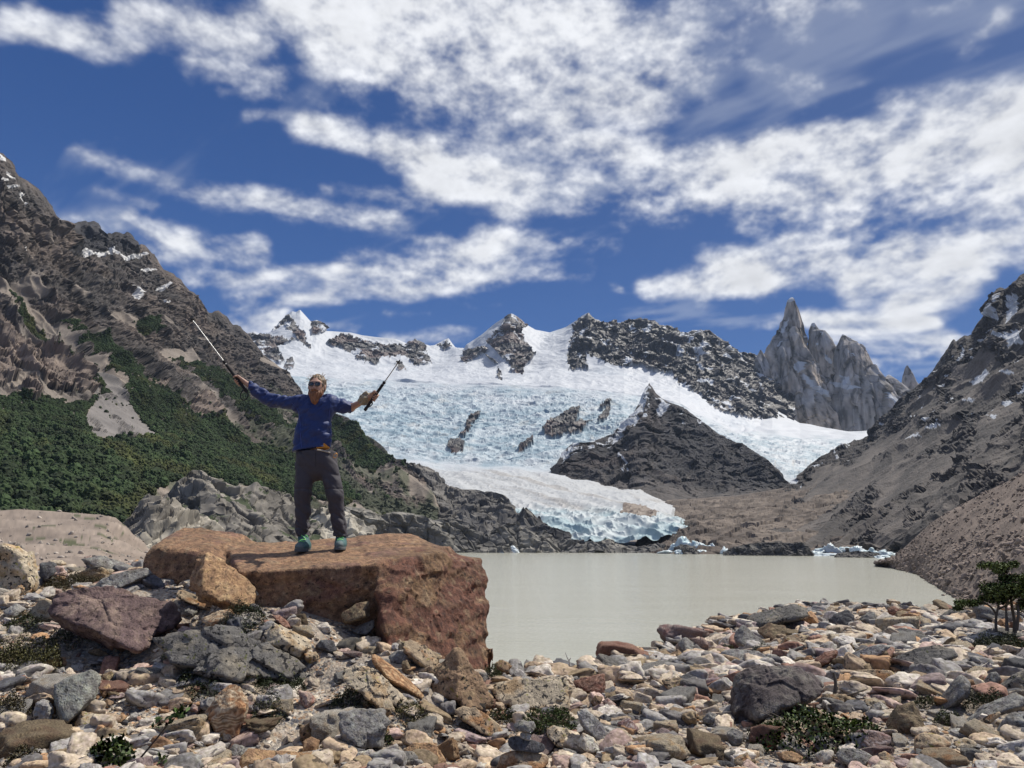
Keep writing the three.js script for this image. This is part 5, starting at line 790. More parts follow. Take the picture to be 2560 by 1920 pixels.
// ---------------------------------------------------------------- the big red boulder the hiker stands on
{
  const plane = (a, b, c, inside) => { const n = new THREE.Vector3().crossVectors(b.clone().sub(a), c.clone().sub(a)).normalize(); let d = n.dot(a); if (n.dot(inside) > d) { n.negate(); d = -d; } return [n.x, n.y, n.z, d]; };
  const inR = at(1080, 1520, 8.1), inL = at(780, 1470, 8.0), inH = at(480, 1420, 9.0);
  const top = (() => { const n = new THREE.Vector3(-.015, 1, .17).normalize(), p = at(815, 1384, 8.0); return [n.x, n.y, n.z, n.dot(p)]; })();
  const R = [top, plane(at(1047, 1377, 7.62), at(985, 1575, 6.88), at(1130, 1615, 6.8), inR), plane(at(1161, 1430, 7.14), at(1140, 1615, 6.86), at(1232, 1450, 8.1), inR), plane(at(1232, 1450, 8.1), at(1232, 1600, 8.1), at(1195, 1405, 9.2), inR), plane(at(1114, 1372, 8.7), at(1212, 1420, 8.2), at(1165, 1424, 7.15), inR), plane(at(935, 1440, 7.3), at(950, 1600, 7.1), at(900, 1440, 9), inR), plane(at(962, 1437, 7.12), at(1047, 1377, 7.66), at(968, 1560, 6.95), inR), plane(at(900, 1400, 9.0), at(1200, 1400, 9.0), at(1000, 1600, 9.0), inR)];
  const L = [top, plane(at(588, 1415, 7.4), at(965, 1432, 7.38), at(780, 1520, 7.42), inL), plane(at(600, 1410, 7.3), at(600, 1500, 7.3), at(560, 1400, 9), inL), plane(at(600, 1400, 8.95), at(1000, 1400, 8.95), at(800, 1600, 8.95), inL), plane(at(940, 1430, 7.2), at(930, 1530, 7.2), at(1010, 1400, 9), inL)];
  const H = [[.1, 1, .22, 0], [-.5, .75, .3, 0], [.55, .75, .2, 0], [0, .1, 1, 0], [-.9, .2, .3, 0], [0, .2, -1, 0], [1, .1, .1, 0]].map(([x, y, z], i) => { const l = Math.hypot(x, y, z), p = [at(500, 1360, 8.7), at(372, 1378, 8.6), at(590, 1398, 8.6), at(470, 1400, 8.45), at(352, 1405, 8.6), at(470, 1380, 9.5), at(625, 1400, 8.6)][i]; return [x / l, y / l, z / l, (x * p.x + y * p.y + z * p.z) / l]; });
  const inside = (S, x, y, z, k) => { let d = -9; for (const p of S) d = smax(d, p[0] * x + p[1] * y + p[2] * z - p[3], k); return d; };
  const notch = at(905, 1470, 7.2), groove = at(1140, 1500, 6.95), hollow = at(690, 1376, 8.15);
  const field = (x, y, z) => {
    const r = inside(R, x, y, z, .02), l = inside(L, x, y, z, .025), h = inside(H, x, y, z, .04);
    let d = smin(smin(r, l, .05), h, .06);
    if (d > .2 || d < -.2) return d;
    d = smax(d, .09 - Math.hypot((x - notch.x) * .8, (y - notch.y) * .75, (z - notch.z)), .06);
    d = smax(d, .20 - Math.hypot((x - hollow.x) * .5, (y - hollow.y - .16), (z - hollow.z) * .6), .05);
    d = smax(d, .035 - Math.hypot(x - groove.x - .05 * noise(y * 2, 1, 1), z - groove.z), .03);
    const flat = step(.02, .12, top[3] - (top[0] * x + top[1] * y + top[2] * z));
    d += (.045 * facet(x * 1.9 + 3, y * 2.6, z * 1.9) + .024 * facet(x * 5, y * 6.5, z * 5)) * (.22 + .78 * flat) + .012 * facet(x * 13, y * 15, z * 13) * (.4 + .6 * flat) + flat * .05 * ((q) => { const f = q - Math.floor(q); return f < .8 ? f * .5 : (1 - f) * 2; })(y * 4.2 + .5 * x + 1.1 * noise(x * 1.4, y * 1.4, z * 1.4)) + .012 * fbm(x * 3, y * 4, z * 3, 2) + .004 * fbm(x * 22, y * 22, z * 22, 2);
    return d;
  };
  const paint = (x, y, z, nx, ny, nz) => {
    const n = fbm(x * 2, y * 2.6, z * 2, 4, .58), m = fbm(x * 9, y * 9, z * 9, 3, .6), p = fbm(x * 1.3 + 5, y * 1.3, z * 2.2, 3);
    const upper = mix3([.42, .245, .14], [.29, .155, .115], step(.05, .4, p + .3 * n)), side = mix3([.225, .095, .06], [.29, .17, .09], step(.0, .45, n));
    const joint = at(985, 1400, 7.6).x; let c = mix3(upper, side, step(-.12, .12, x - joint + .12 * n + .3 * (z + 7.6)));   // a rustier bed makes up the end towards the lake
    c = mix3(c, [.36, .235, .13], step(.0, .5, fbm(x * 1.6, y * 7, z * 2, 3)) * .5);
    if (m > .42) c = tone(c, .55); if (m < -.45) c = mix3(c, [.52, .38, .24], .5);
    facet(x * 5, y * 6.5, z * 5); return tone(c, .92 * (1 + .2 * m + .35 * facetTone));
  };
  const lo = at(335, 1500, 8.3), hi = at(1240, 1345, 8.3);
  const s = solid(field, [lo.x - .1, -.35, -9.7], [.15, 1.9, -6.55], .024, .12);
  const g = stoneGeometry(s, paint);
  const m = new THREE.Mesh(g, new THREE.MeshStandardMaterial({ map: grainMap, bumpMap: stoneBump, bumpScale: .014, vertexColors: true, roughness: .88 }));
  thing('red_boulder', m, 'huge rust red boulder with a flat top that the hiker stands on', 'boulder');
  globalThis.boulderTop = (x, z) => { for (let y = 1.9; y > 0; y -= .002) if (field(x, y, z) < 0) return y; return 0; };
  console.log(performance.now() | 0, 'boulder', g.attributes.position.count / 3);
}

// ---------------------------------------------------------------- loose stones: the larger ones singly, then the shingle
{
  const r = rng(77), kinds = [...Array(6).fill('cream'), 'white', 'white', 'white', 'tan', 'tan', 'tan', 'orange', 'grey', 'grey', 'grey', 'grey', 'pale', 'pale', 'dark', 'slate', 'red', 'pink', 'olive', 'mauve'];
  const said = { cream: 'cream', white: 'white', tan: 'tan', orange: 'orange', brown: 'brown', grey: 'grey', pale: 'light grey', dark: 'dark grey', slate: 'black', purple: 'purple', red: 'red', pink: 'pink', mauve: 'mauve', olive: 'olive brown', green: 'greenish grey' };
  const marks = [[60,1450,'the pitted cream rock'],[270,1545,'the long purple-brown boulder'],[560,1460,'the orange pyramid boulder'],[600,1650,'the large dark grey boulder'],[200,1740,'the greenish grey boulder'],[570,1780,'the banded boulder'],[740,1620,'the cream block'],[1140,1700,'the brown pyramid boulder'],[1330,1740,'the cream lichen boulder'],[1320,1870,'the cairn'],[1480,1720,'the brick-red block'],[950,1680,'the long rusty slab'],[920,1720,'the pale crested rock'],[1940,1740,'the massive purple boulder'],[2270,1650,'the long dark grey rock'],[2150,1650,'the big light grey slab'],[2470,1560,'the small tree'],[2270,1800,'the angular brown-grey rock'],[700,1900,'the rusty foreground slab'],[1480,1820,'the blue-grey slab'],[1950,1530,'the long dark skyline rock'],[1740,1640,'the upright crest rock'],[1840,1880,'the dark slab at the bottom edge'],[2150,1890,'the grey faceted rock'],[2420,1750,'the tilted tan-grey block'],[900,1880,'the white rock at the bottom edge'],[1640,1680,'the dark wedge rock'],[1700,1720,'the flat cream-tan slab']].map(([a, b, t]) => { const w = at(a, b, groundHit(a, b) ?? 9); return [w.x, w.z, t]; });
  const shapes = [];
  for (let k = 0; k < 12; k++) {
    const planes = []; const jit = () => (r() - .5) * .5; for (const [x, y, z] of [[1, 0, 0], [-1, 0, 0], [0, 1, 0], [0, -1, 0], [0, 0, 1], [0, 0, -1]]) { const v = new THREE.Vector3(x + jit(), y + jit(), z + jit()).normalize(); planes.push([v.x, v.y, v.z, .62 + .34 * r()]); } for (let i = 0; i < 4; i++) { const v = new THREE.Vector3(r() - .5, r() - .5, r() - .5).normalize(); planes.push([v.x, v.y, v.z, .62 + .3 * r()]); }
    shapes.push({ planes, squash: [1 + .5 * r(), .30 + .45 * r(), .7 + .3 * r()], seed: r() * 50, wear: k === 6 ? 12 : 40 });
  }
  const free = (x, z, s) => placed.every(([a, b, w]) => Math.hypot(x - a, z - b) > w * .8 + s * .6);
  const inBoulder = (x, z) => { const b = bearing(x, 1.0, z), R = Math.hypot(x, z); return b[0] > 560 && b[0] < 1240 && R > 7.15 - .0 && R < 9.2 && x < .1 && (b[0] > 930 ? R > 6.85 : R > 7.3); };
  let made = 0, tries = 0; const geo = {}, used = new Set();
  while (made < 172 && tries++ < 9000) {
    const px = -30 + 2620 * r(), py = 1440 + 470 * r(), R = groundHit(px, py); if (!R) continue;
    const w = at(px, py, R), size = (.065 + .15 * r() * r()) * (R > 9.5 ? 1.7 : R > 7.6 ? 1.3 : 1); if (!free(w.x, w.z, size) || inBoulder(w.x, w.z)) continue;
    if (px < 900 && py > 1560 && r() < .35) continue;
    const k = Math.floor(r() * 12), kind = kinds[Math.floor(r() * kinds.length)], sh = shapes[k], key = k + kind;
    if (!geo[key]) geo[key] = stoneGeometry(stone(sh.planes, 7, sh.seed, { wear: sh.wear, rough: .05, squash: sh.squash }), painter(kind, 2, sh.seed), [r(), r()]).scale(.1, .1, .1);
    const m = new THREE.Mesh(geo[key], rockOf(MAPS[kind])); m.scale.setScalar(size * 10); m.position.set(w.x, land(w.x, w.z) + size * sh.squash[1] * .2, w.z); m.rotation.set((r() - .5) * .7, r() * 6.28, (r() - .5) * .7);
    let best = null, bd = 1e9; for (const q of marks) { const d = Math.hypot(q[0] - w.x, q[1] - w.z); if (d < bd) { bd = d; best = q; } }
    const two = [...marks].sort((p, q) => Math.hypot(p[0] - w.x, p[1] - w.z) - Math.hypot(q[0] - w.x, q[1] - w.z)), side = (q) => { const dz = Math.hypot(w.x, w.z) - Math.hypot(q[0], q[1]); return (dz > .35 ? 'behind ' : dz < -.35 ? 'in front of ' : w.x < q[0] ? 'left of ' : 'right of ') + q[2]; };
    const form = sh.wear < 20 ? 'rounded' : sh.squash[1] < .42 ? 'thin' : sh.squash[0] > 1.35 ? 'long' : sh.squash[1] > .62 ? 'blocky' : 'angular', what = `${size > .14 ? 'large ' : size < .07 ? 'small ' : ''}${said[kind]} ${form} stone `;
    const label = [what + side(best), what + side(two[1]), `${what}between ${best[2]} and ${two[1][2]}`, what + side(two[2])].find((t) => !used.has(t) && t.split(' ').length <= 16) ?? what + side(best); used.add(label);
    thing('loose_stone', m, label, 'stone', 'loose stones on the moraine');
    placed.push([w.x, w.z, size, R]); made++;
  }
  const col = new THREE.Color(), M4 = new THREE.Matrix4(), q = new THREE.Quaternion(), e = new THREE.Euler(), grainy = new THREE.MeshStandardMaterial({ map: grainMap, bumpMap: stoneBump, bumpScale: .006, roughness: .92 });
  const scatter = (name, label, count, n, lo, hi, detail) => {
    const lists = Array.from({ length: n }, () => []); let t = 0, got = 0;
    while (got < count && t++ < count * 8) {
      const a = mix(-.66, .66, r()), R = 4.7 + 15 * Math.pow(r(), 1.35), x = Math.sin(a) * R, z = -Math.cos(a) * R;
      if (R > ridgeAt(x, z) + .7 || inBoulder(x, z)) continue;
      const d = fbm(x * .55 + 3, 1.4, z * .55, 3) + .3 * fbm(x * 2.2, 6.4, z * 2.2, 2), bare = x < -.8 && R < 8.2 ? .16 : -.12;
      if (d < bare && r() < .72) continue;
      const s = (lo + (hi - lo) * Math.pow(r(), 2.6)) * (x > .2 && R > 7.5 ? 1.7 : R > 10 ? 1.5 : 1);
      lists[Math.floor(r() * n)].push([x, z, s, r() * 6.28, (r() - .5) * .9, (r() - .5) * .9, kinds[Math.floor(r() * kinds.length)], .75 + .5 * r()]); got++;
    }
    lists.forEach((l, i) => {
      const sh = shapes[(i * 5 + (name === 'shingle' ? 0 : 3)) % 12], g = stoneGeometry(stone(sh.planes, detail, sh.seed, { wear: sh.wear, rough: .06, squash: sh.squash }), null, [r(), r()]); g.attributes.uv.array.forEach((v, k, a) => { a[k] = v * .06; });
      const o = new THREE.InstancedMesh(g, grainy, l.length);
      l.forEach(([x, z, s, a, b, c, kind, v], k) => { M4.compose(new THREE.Vector3(x, land(x, z) + s * .16, z), q.setFromEuler(e.set(b, a, c)), new THREE.Vector3(s, s, s)); o.setMatrixAt(k, M4); const t = TINT[kind]; o.setColorAt(k, col.setRGB(t[0] * v * 1.22, t[1] * v * 1.2, t[2] * v * 1.2)); });
      stuff(name, o, [label, name]);
    });
  };
  scatter('rubble', 'mixed fist-sized broken stones strewn over the moraine', 6800, 6, .022, .115, 4);
  scatter('shingle', 'fine shingle of cream, grey and rusty chips over the moraine', 34000, 5, .006, .026, 1);
}
{ // stones lying on the two moraine banks across the water
  const col = new THREE.Color(), M4 = new THREE.Matrix4(), q = new THREE.Quaternion(), e = new THREE.Euler();
  for (const [bank, count, lo, hi, tint, seed] of bankStones) {
    const r = rng(seed), g = bank.geometry, P = g.attributes.position.array, S = g.userData.S, I = g.index.array, planes = [];
    for (let i = 0; i < 12; i++) { const v = new THREE.Vector3(r() - .5, r() - .5, r() - .5).normalize(); planes.push([v.x, v.y, v.z, .5 + .4 * r()]); }
    const o = new THREE.InstancedMesh(stoneGeometry(stone(planes, 2, seed, { wear: 40, squash: [1.2, .75, 1] }), null), new THREE.MeshStandardMaterial({ roughness: 1 }), count);
    for (let k = 0; k < count; k++) {
      let f; do f = Math.floor(r() * I.length / 3) * 3; while (S[I[f] * 3 + 2] < 0);
      const a = I[f] * 3, s = (lo + (hi - lo) * Math.pow(r(), 5)), v = .6 + .9 * r();
      M4.compose(new THREE.Vector3(P[a], P[a + 1] + s * .2, P[a + 2]), q.setFromEuler(e.set(r() * 6, r() * 6, r() * 6)), new THREE.Vector3(s, s, s)); o.setMatrixAt(k, M4); o.setColorAt(k, col.setRGB(tint[0] * v, tint[1] * v, tint[2] * v));
    }
    stuff('scattered_stones', o, ['small stones littering the bare moraine slope', 'stones']);
  }
}
console.log(performance.now() | 0, 'stones done');
// ---------------------------------------------------------------- ice and islets on the far side of the lake
const wetRock = { size: 12, a: [.075, .073, .073], b: [.17, .16, .145], back: 30 };
knoll('rock_islet', [[1806,1385,1050],[1822,1372,1050],[1850,1364,1050],[1880,1358,1050],[1915,1355,1050],[1950,1357,1050],[1990,1358,1050],[2014,1364,1050],[2026,1374,1050],[2036,1386,1050]], [[1806,1392,1030],[2036,1392,1028]], 1808, 2035, 190, 34, wetRock);
knoll('rock_islet', [[2084,1389,985],[2100,1382,985],[2140,1378,985],[2175,1379,985],[2195,1384,985],[2206,1390,985]], [[2084,1394,970],[2206,1394,969]], 2086, 2205, 90, 20, { ...wetRock, size: 5 });
knoll('rock_islet', [[1684,1380,1110],[1696,1366,1110],[1716,1361,1110],[1736,1368,1110],[1746,1380,1110]], [[1684,1389,1090],[1746,1389,1088]], 1686, 1745, 60, 20, wetRock);
{
  const iceMatte = new THREE.MeshPhysicalMaterial({ vertexColors: true, roughness: .35, ior: 1.31 }), r = rng(404);
  const berg = (px, w, h, base, blue, label) => {
    const R = lakeRange(px, base), c = at(px, base, R), k = R / FOCAL, W = w * k * .62, Hh = h * k * (px > 2045 ? .95 : 1.3), planes = [];
    for (let i = 0; i < 16; i++) { const v = new THREE.Vector3(r() - .5, (r() - .35) * .9, r() - .5).normalize(); planes.push([v.x, v.y, v.z, .5 + .45 * r()]); }
    for (const a of [[1, 0, 0], [-1, 0, 0], [0, 1, 0], [0, -1, 0], [0, 0, 1], [0, 0, -1]]) planes.push([...a, .95]);
    const s = stone(planes, 9, r() * 90, { wear: 40, rough: .12, squash: [W, Hh, W * .7] });
    const g = stoneGeometry(s, (x, y, z) => tone(mix3([.62, .68, .70], [.34, .52, .58], clamp(blue + .7 * fbm(x / W * 2, y / Hh * 2, z / W * 2, 3))), 1 + .1 * noise(x, y, z)));
    const m = new THREE.Mesh(g, iceMatte); m.position.copy(c); m.position.y = LAKE + Hh * .12; thing('iceberg', m, label, 'iceberg', 'ice floating at the far shore');
  };
  berg(1712, 72, 34, 1383, .45, 'tallest pale blue iceberg below the glacier front');
  berg(1680, 26, 16, 1383, .3, 'small iceberg at the tip of the shore cliff');
  berg(1766, 44, 22, 1384, .25, 'white iceberg right of the tallest blue one');
  berg(1798, 38, 14, 1384, .2, 'low white iceberg touching the left end of the dark islet');
  berg(1748, 40, 10, 1385, .1, 'thin white floe in front of the tallest blue iceberg');
  berg(1826, 30, 9, 1386, .3, 'small floe in front of the dark islet');
  berg(1285, 32, 11, 1381.5, -.3, 'lone small iceberg under the left shore cliff');
  berg(1267, 14, 6, 1381.5, -.3, 'tiny ice chunk left of the lone small iceberg');
  berg(2052, 42, 16, 1387, .25, 'white iceberg touching the right end of the dark islet');
  berg(2082, 46, 26, 1387, -.1, 'domed greyish iceberg between the two dark islets');
  berg(2122, 56, 24, 1386, .4, 'pale blue iceberg behind the low islet');
  berg(2160, 40, 17, 1391.5, .3, 'white iceberg behind the right end of the low islet');
  berg(2190, 42, 14, 1391.5, .15, 'long white floe right of the low islet');
  berg(2222, 40, 12, 1393.5, .1, 'white floe near the brown moraine shore');
  berg(2246, 28, 9, 1393.5, .2, 'last small floe beside the brown moraine');
  berg(2066, 50, 8, 1389.5, 0, 'flat white floe in front of the domed iceberg');
  berg(2212, 40, 7, 1395.5, .1, 'thin floe in front of the long white floe');
  berg(1735, 30, 24, 1383.5, .4, 'jagged blue iceberg close right of the tallest one');
  berg(1782, 26, 20, 1383.5, .15, 'narrow white iceberg before the rubble shore');
  berg(1812, 30, 12, 1385.5, .05, 'flat floe at the left tip of the dark islet');
  berg(1660, 34, 7, 1384, .1, 'thin floe at the right end of the shore cliff');
  berg(2100, 34, 20, 1386.5, .3, 'pointed blue iceberg just right of the domed one');
  berg(2142, 34, 21, 1391.0, .1, 'blocky white iceberg over the middle of the low islet');
  berg(2178, 30, 19, 1392.0, .35, 'small blue iceberg over the right end of the low islet');
  berg(2206, 34, 17, 1392.5, .2, 'rounded white iceberg just past the low islet');
  berg(2234, 34, 14, 1393.0, .3, 'bluish floe next to the brown moraine');
  berg(2040, 30, 10, 1389, .15, 'small floe in the gap right of the dark islet');
  berg(2258, 22, 8, 1394.5, .05, 'smallest white floe against the brown moraine');
  berg(1700, 30, 9, 1385.5, .2, 'thin floe in front of the small dark islet');
}

// ---------------------------------------------------------------- plants
const leafMat = new THREE.MeshPhysicalMaterial({ vertexColors: true, roughness: .7, side: THREE.DoubleSide }), barkMat = new THREE.MeshStandardMaterial({ color: new THREE.Color(.10, .085, .07), roughness: 1 }), deadMat = new THREE.MeshStandardMaterial({ color: new THREE.Color(.42, .40, .37), roughness: 1 });
class Leaves {
  constructor(seed) { this.p = []; this.n = []; this.c = []; this.r = rng(seed); }
  add(x, y, z, len, wid, col, up = .4) {
    const r = this.r, d = new THREE.Vector3(r() - .5, (r() - .5) + up * .5, r() - .5).normalize(), s = new THREE.Vector3(r() - .5, r() - .5, r() - .5).cross(d).normalize(), n = new THREE.Vector3().crossVectors(d, s), v = .6 + .8 * r();
    if (n.y < 0) n.negate();
    const q = (a, b, h) => { this.p.push(x + d.x * a + s.x * b + n.x * h, y + d.y * a + s.y * b + n.y * h, z + d.z * a + s.z * b + n.z * h); this.n.push(n.x, n.y, n.z); this.c.push(col[0] * v, col[1] * v, col[2] * v); };
    q(0, 0, 0); q(len * .5, wid, len * .12); q(len, 0, 0); q(0, 0, 0); q(len, 0, 0); q(len * .5, -wid, len * .12);
  }
  geometry() { const g = new THREE.BufferGeometry(); g.setAttribute('position', new THREE.Float32BufferAttribute(this.p, 3)); g.setAttribute('normal', new THREE.Float32BufferAttribute(this.n, 3)); g.setAttribute('color', new THREE.Float32BufferAttribute(this.c, 3)); return g; }
}
function twig(points, r0, r1, seg = 6) { const c = new THREE.CatmullRomCurve3(points.map((p) => p.isVector3 ? p : new THREE.Vector3(...p))), n = points.length * 4, g = new THREE.TubeGeometry(c, n, 1, seg, false), p = g.attributes.position; for (let i = 0; i <= n; i++) { const o = c.getPointAt(i / n), r = mix(r0, r1, i / n); for (let j = 0; j <= seg; j++) { const k = i * (seg + 1) + j; p.setXYZ(k, o.x + (p.getX(k) - o.x) * r, o.y + (p.getY(k) - o.y) * r, o.z + (p.getZ(k) - o.z) * r); } } g.computeVertexNormals(); return g; }
const GREEN = { moss: [.075, .088, .030], dark: [.045, .060, .024], yellow: [.135, .122, .036], brown: [.115, .088, .045], fresh: [.085, .135, .032] };
function shrub(name, label, sheet, x0, y0, x1, y1, kind, { leaf = .012, many = 1, red = 0, wood = false, range } = {}) {
  const [ox, oy, k] = SHEET[sheet], a = ox + x0 / k, b = ox + x1 / k, top = oy + y0 / k, low = Math.min(oy + y1 / k, 1915), R = range ?? groundHit((a + b) / 2, low - 2) ?? 9, c = at((a + b) / 2, low, R), W = (b - a) * R / FOCAL / 2, H = Math.min((low - top) * R / FOCAL, W * 1.5), D = Math.min(W, .38) * .9;
  const L = new Leaves(Math.round(x0 * 7 + y0)), r = L.r, o = new THREE.Group(); o.position.set(c.x, ground(c.x, c.z) - .01, c.z);
  const n = Math.min(6500, Math.round(many * 1500 * (W * D + W * H) / .05 * (.012 / leaf) ** 1.6) + 300);
  for (let i = 0; i < n; i++) {
    const t = r() * 6.28, u = Math.sqrt(r()), x = Math.cos(t) * u, z = Math.sin(t) * u, lump = .62 + .5 * noise(x * 2.2 + x0, 3.3, z * 2.2 + y0) + .25 * noise(x * 6, 1.1, z * 6 + x0), h = Math.sqrt(Math.max(0, 1 - u * u)) * Math.max(.15, lump), y = h * (.35 + .65 * Math.sqrt(r()));
    if (noise(x * 3.1 + y0, 9.1, z * 3.1) > .42) continue;
    const col = red && r() < red ? [.55, .03, .015] : mix3(GREEN[kind], r() < .22 ? GREEN.yellow : GREEN.dark, .6 * r());
    const X = x * W, Z = z * D; L.add(X, ground(c.x + X, c.z + Z) - ground(c.x, c.z) + y * H, Z, leaf * (.7 + .7 * r()), leaf * .34, col);
  }
  part(o, 'foliage', L.geometry(), leafMat);
  const stems = []; for (let i = 0; i < (wood ? 7 : 5); i++) { const t = r() * 6.28, u = .4 + .6 * r(), h = (wood ? .6 : .5) * H; stems.push(twig([[0, 0, 0], [Math.cos(t) * W * u * .4, h * .6, Math.sin(t) * D * u * .4], [Math.cos(t) * W * u, h * (.8 + .3 * r()), Math.sin(t) * D * u]], wood ? .006 : .005, .002, 5)); }
  part(o, 'stem', mergeGeometries(stems), barkMat);
  thing(name, o, label, 'shrub', 'low shrubs on the moraine');
}
shrub('shrub', 'brownish dry bush behind the long purple-brown boulder', 'a', 290, 190, 620, 330, 'brown', { many: 1.3 });
shrub('shrub', 'yellow-green bush at the left edge', 'a', -60, 590, 330, 860, 'yellow', { many: 1.2 });
shrub('shrub', 'mossy bush against the near side of the purple-brown boulder', 'a', 330, 520, 560, 660, 'moss');
shrub('shrub', 'low bush left of the purple-brown boulder', 'a', 40, 460, 330, 570, 'moss');
shrub('shrub', 'green tuft at the left end of the large dark grey boulder', 'a', 1040, 610, 1210, 760, 'moss');
shrub('shrub', 'dark mat of leaves under the large dark grey boulder', 'a', 1150, 820, 1480, 970, 'dark', { many: 1.3 });
shrub('shrub', 'dark shrub right under the overhang of the dark grey boulder', 'a', 1500, 830, 1940, 1000, 'dark', { many: 1.2 });
shrub('shrub', 'small shrub right of the banded boulder', 'a', 1620, 1010, 1840, 1150, 'moss');
shrub('shrub', 'wiry shrub below the orange pyramid boulder', 'a', 1400, 400, 1700, 570, 'dark');
shrub('leafy_plant', 'bright green broad-leaved plant at the bottom left', 'a', 590, 1270, 840, 1455, 'fresh', { leaf: .032, many: 2.2 });
shrub('shrub', 'grey-brown dry shrub in the bottom left corner', 'a', -40, 880, 160, 1120, 'brown', { wood: true });
shrub('shrub', 'dry weed at the bottom edge near the corner', 'a', 60, 1330, 240, 1455, 'brown', { wood: true });
shrub('shrub', 'dark shrub on the pale crested rock', 'b', -60, 580, 190, 830, 'dark', { many: 1.2 });
shrub('shrub', 'yellowish shrub in front of the pale crested rock', 'b', 360, 770, 600, 910, 'yellow');
shrub('shrub', 'green shrub left of the bright cushion', 'b', 960, 800, 1160, 910, 'moss', { many: 1.2 });
shrub('cushion_shrub', 'dense bright green cushion in front of the cream lichen boulder', 'b', 1150, 790, 1530, 970, 'fresh', { many: 1.9 });
shrub('shrub', 'tiny shrub left of the cairn', 'b', 830, 980, 950, 1050, 'yellow');
shrub('shrub', 'small leafy tuft at the foot of the red boulder', 'b', 430, 290, 560, 370, 'fresh', { leaf: .02 });
shrub('shrub', 'green tuft on the edge above the cream lichen boulder', 'b', 900, 540, 1060, 640, 'moss');
shrub('shrub', 'thin shrub beside the dark-sided grey boulder', 'b', 240, 900, 340, 1040, 'fresh');
shrub('flowering_shrub', 'leafy shrub with red flowers before the massive purple boulder', 'c', 600, 1010, 1300, 1250, 'fresh', { leaf: .028, many: .85, red: .008, wood: true });
shrub('shrub', 'brownish shrub left of the flowering shrub', 'c', 540, 1090, 800, 1210, 'brown');
shrub('shrub', 'moss patch on the grey gable rock', 'c', 560, 610, 700, 700, 'moss');
shrub('shrub', 'bright green tuft behind the massive purple boulder', 'c', 590, 690, 730, 770, 'fresh');
shrub('shrub', 'dry moss on the right end of the long dark grey rock', 'c', 1680, 650, 1860, 750, 'brown');
shrub('shrub', 'shrub at the low end of the tilted block', 'c', 1560, 930, 1690, 1020, 'moss');
shrub('shrub', 'dark shrub behind the long grey slab', 'c', 1880, 900, 2120, 1040, 'dark');
shrub('shrub', 'mossy shrub left of the boulder cut by the right edge', 'c', 1890, 1150, 2010, 1230, 'yellow');
shrub('shrub', 'dense green scrub at the foot of the small tree', 'c', 1940, 560, 2260, 690, 'dark', { many: 1.4, leaf: .016 });
shrub('shrub', 'yellowish moss beside the rounded light grey slab', 'c', 340, 630, 460, 690, 'yellow');
shrub('shrub', 'scrubby green plant beneath the angular brown-grey rock', 'c', 1680, 1030, 1830, 1130, 'moss');

{ // the leafy sprig bottom left
  const R = 5.0, p = [[338,1915],[372,1870],[408,1826],[430,1793]].map(([a, b]) => at(a, b, R)), o = new THREE.Group(), base = p[0].clone(); o.position.copy(base); o.position.y -= .12;
  const q = p.map((v) => v.clone().sub(o.position)); q.unshift(new THREE.Vector3(-.02, 0, 0));
  part(o, 'stem', twig(q, .007, .004), new THREE.MeshStandardMaterial({ color: new THREE.Color(.06, .04, .03), roughness: .9 }));
  const L = new Leaves(12); for (const [a, b, n] of [[445, 1785, 26], [418, 1805, 8], [395, 1812, 7], [398, 1905, 12], [460, 1778, 12]]) { const c = at(a, b, R).sub(o.position); for (let i = 0; i < n; i++) L.add(c.x + (L.r() - .5) * .06, c.y + (L.r() - .5) * .05, c.z + (L.r() - .5) * .05, .035 + .02 * L.r(), .012, GREEN.fresh); }
  part(o, 'foliage', L.geometry(), leafMat);
  thing('leafy_sprig', o, 'single dark stem with a few green leaves sticking up at the bottom left', 'plant');
}
{ // dead wood on the skyline
  const f = (l, R) => l.map(([a, b]) => at(850 + a / 2.572, 1450 + b / 2.572, R)), R = 8.3;
  const a = [twig(f([[1300,615],[1310,580],[1350,560],[1400,552],[1440,558]], R), .022, .006), twig(f([[1350,560],[1358,540]], R), .012, .005), twig(f([[1320,580],[1316,560]], R), .01, .004)];
  const m = new THREE.Mesh(mergeGeometries(a), barkMat); thing('dead_branch', m, 'dark dead branch curving up on the edge above the lake', 'branch');
  const b = [twig(f([[1455,615],[1470,570],[1476,530],[1462,500],[1448,465]], R), .016, .003), twig(f([[1474,545],[1500,560],[1515,545]], R), .008, .003), twig(f([[1472,520],[1485,500]], R), .007, .003), twig(f([[1476,550],[1500,548]], R), .006, .002)];
  thing('dead_twig', new THREE.Mesh(mergeGeometries(b), deadMat), 'forked bleached twig standing beside the dead branch', 'twig');
  const c = at(1650 + 1060 / 2.431, 1350 + 960 / 2.431, 7.4), s = [[0, -.15, 0], [.0, 0, 0], [.02, .12, 0], [.01, .2, 0]], d = [twig(s.map((p) => new THREE.Vector3(...p).add(c)), .02, .012), twig([[.0, .02, 0], [.12, .03, .02], [.28, .07, 0]].map((p) => new THREE.Vector3(...p).add(c)), .012, .004)];
  thing('dead_stump', new THREE.Mesh(mergeGeometries(d), barkMat), 'broken dead stem standing up from the flowering shrub', 'branch');
}
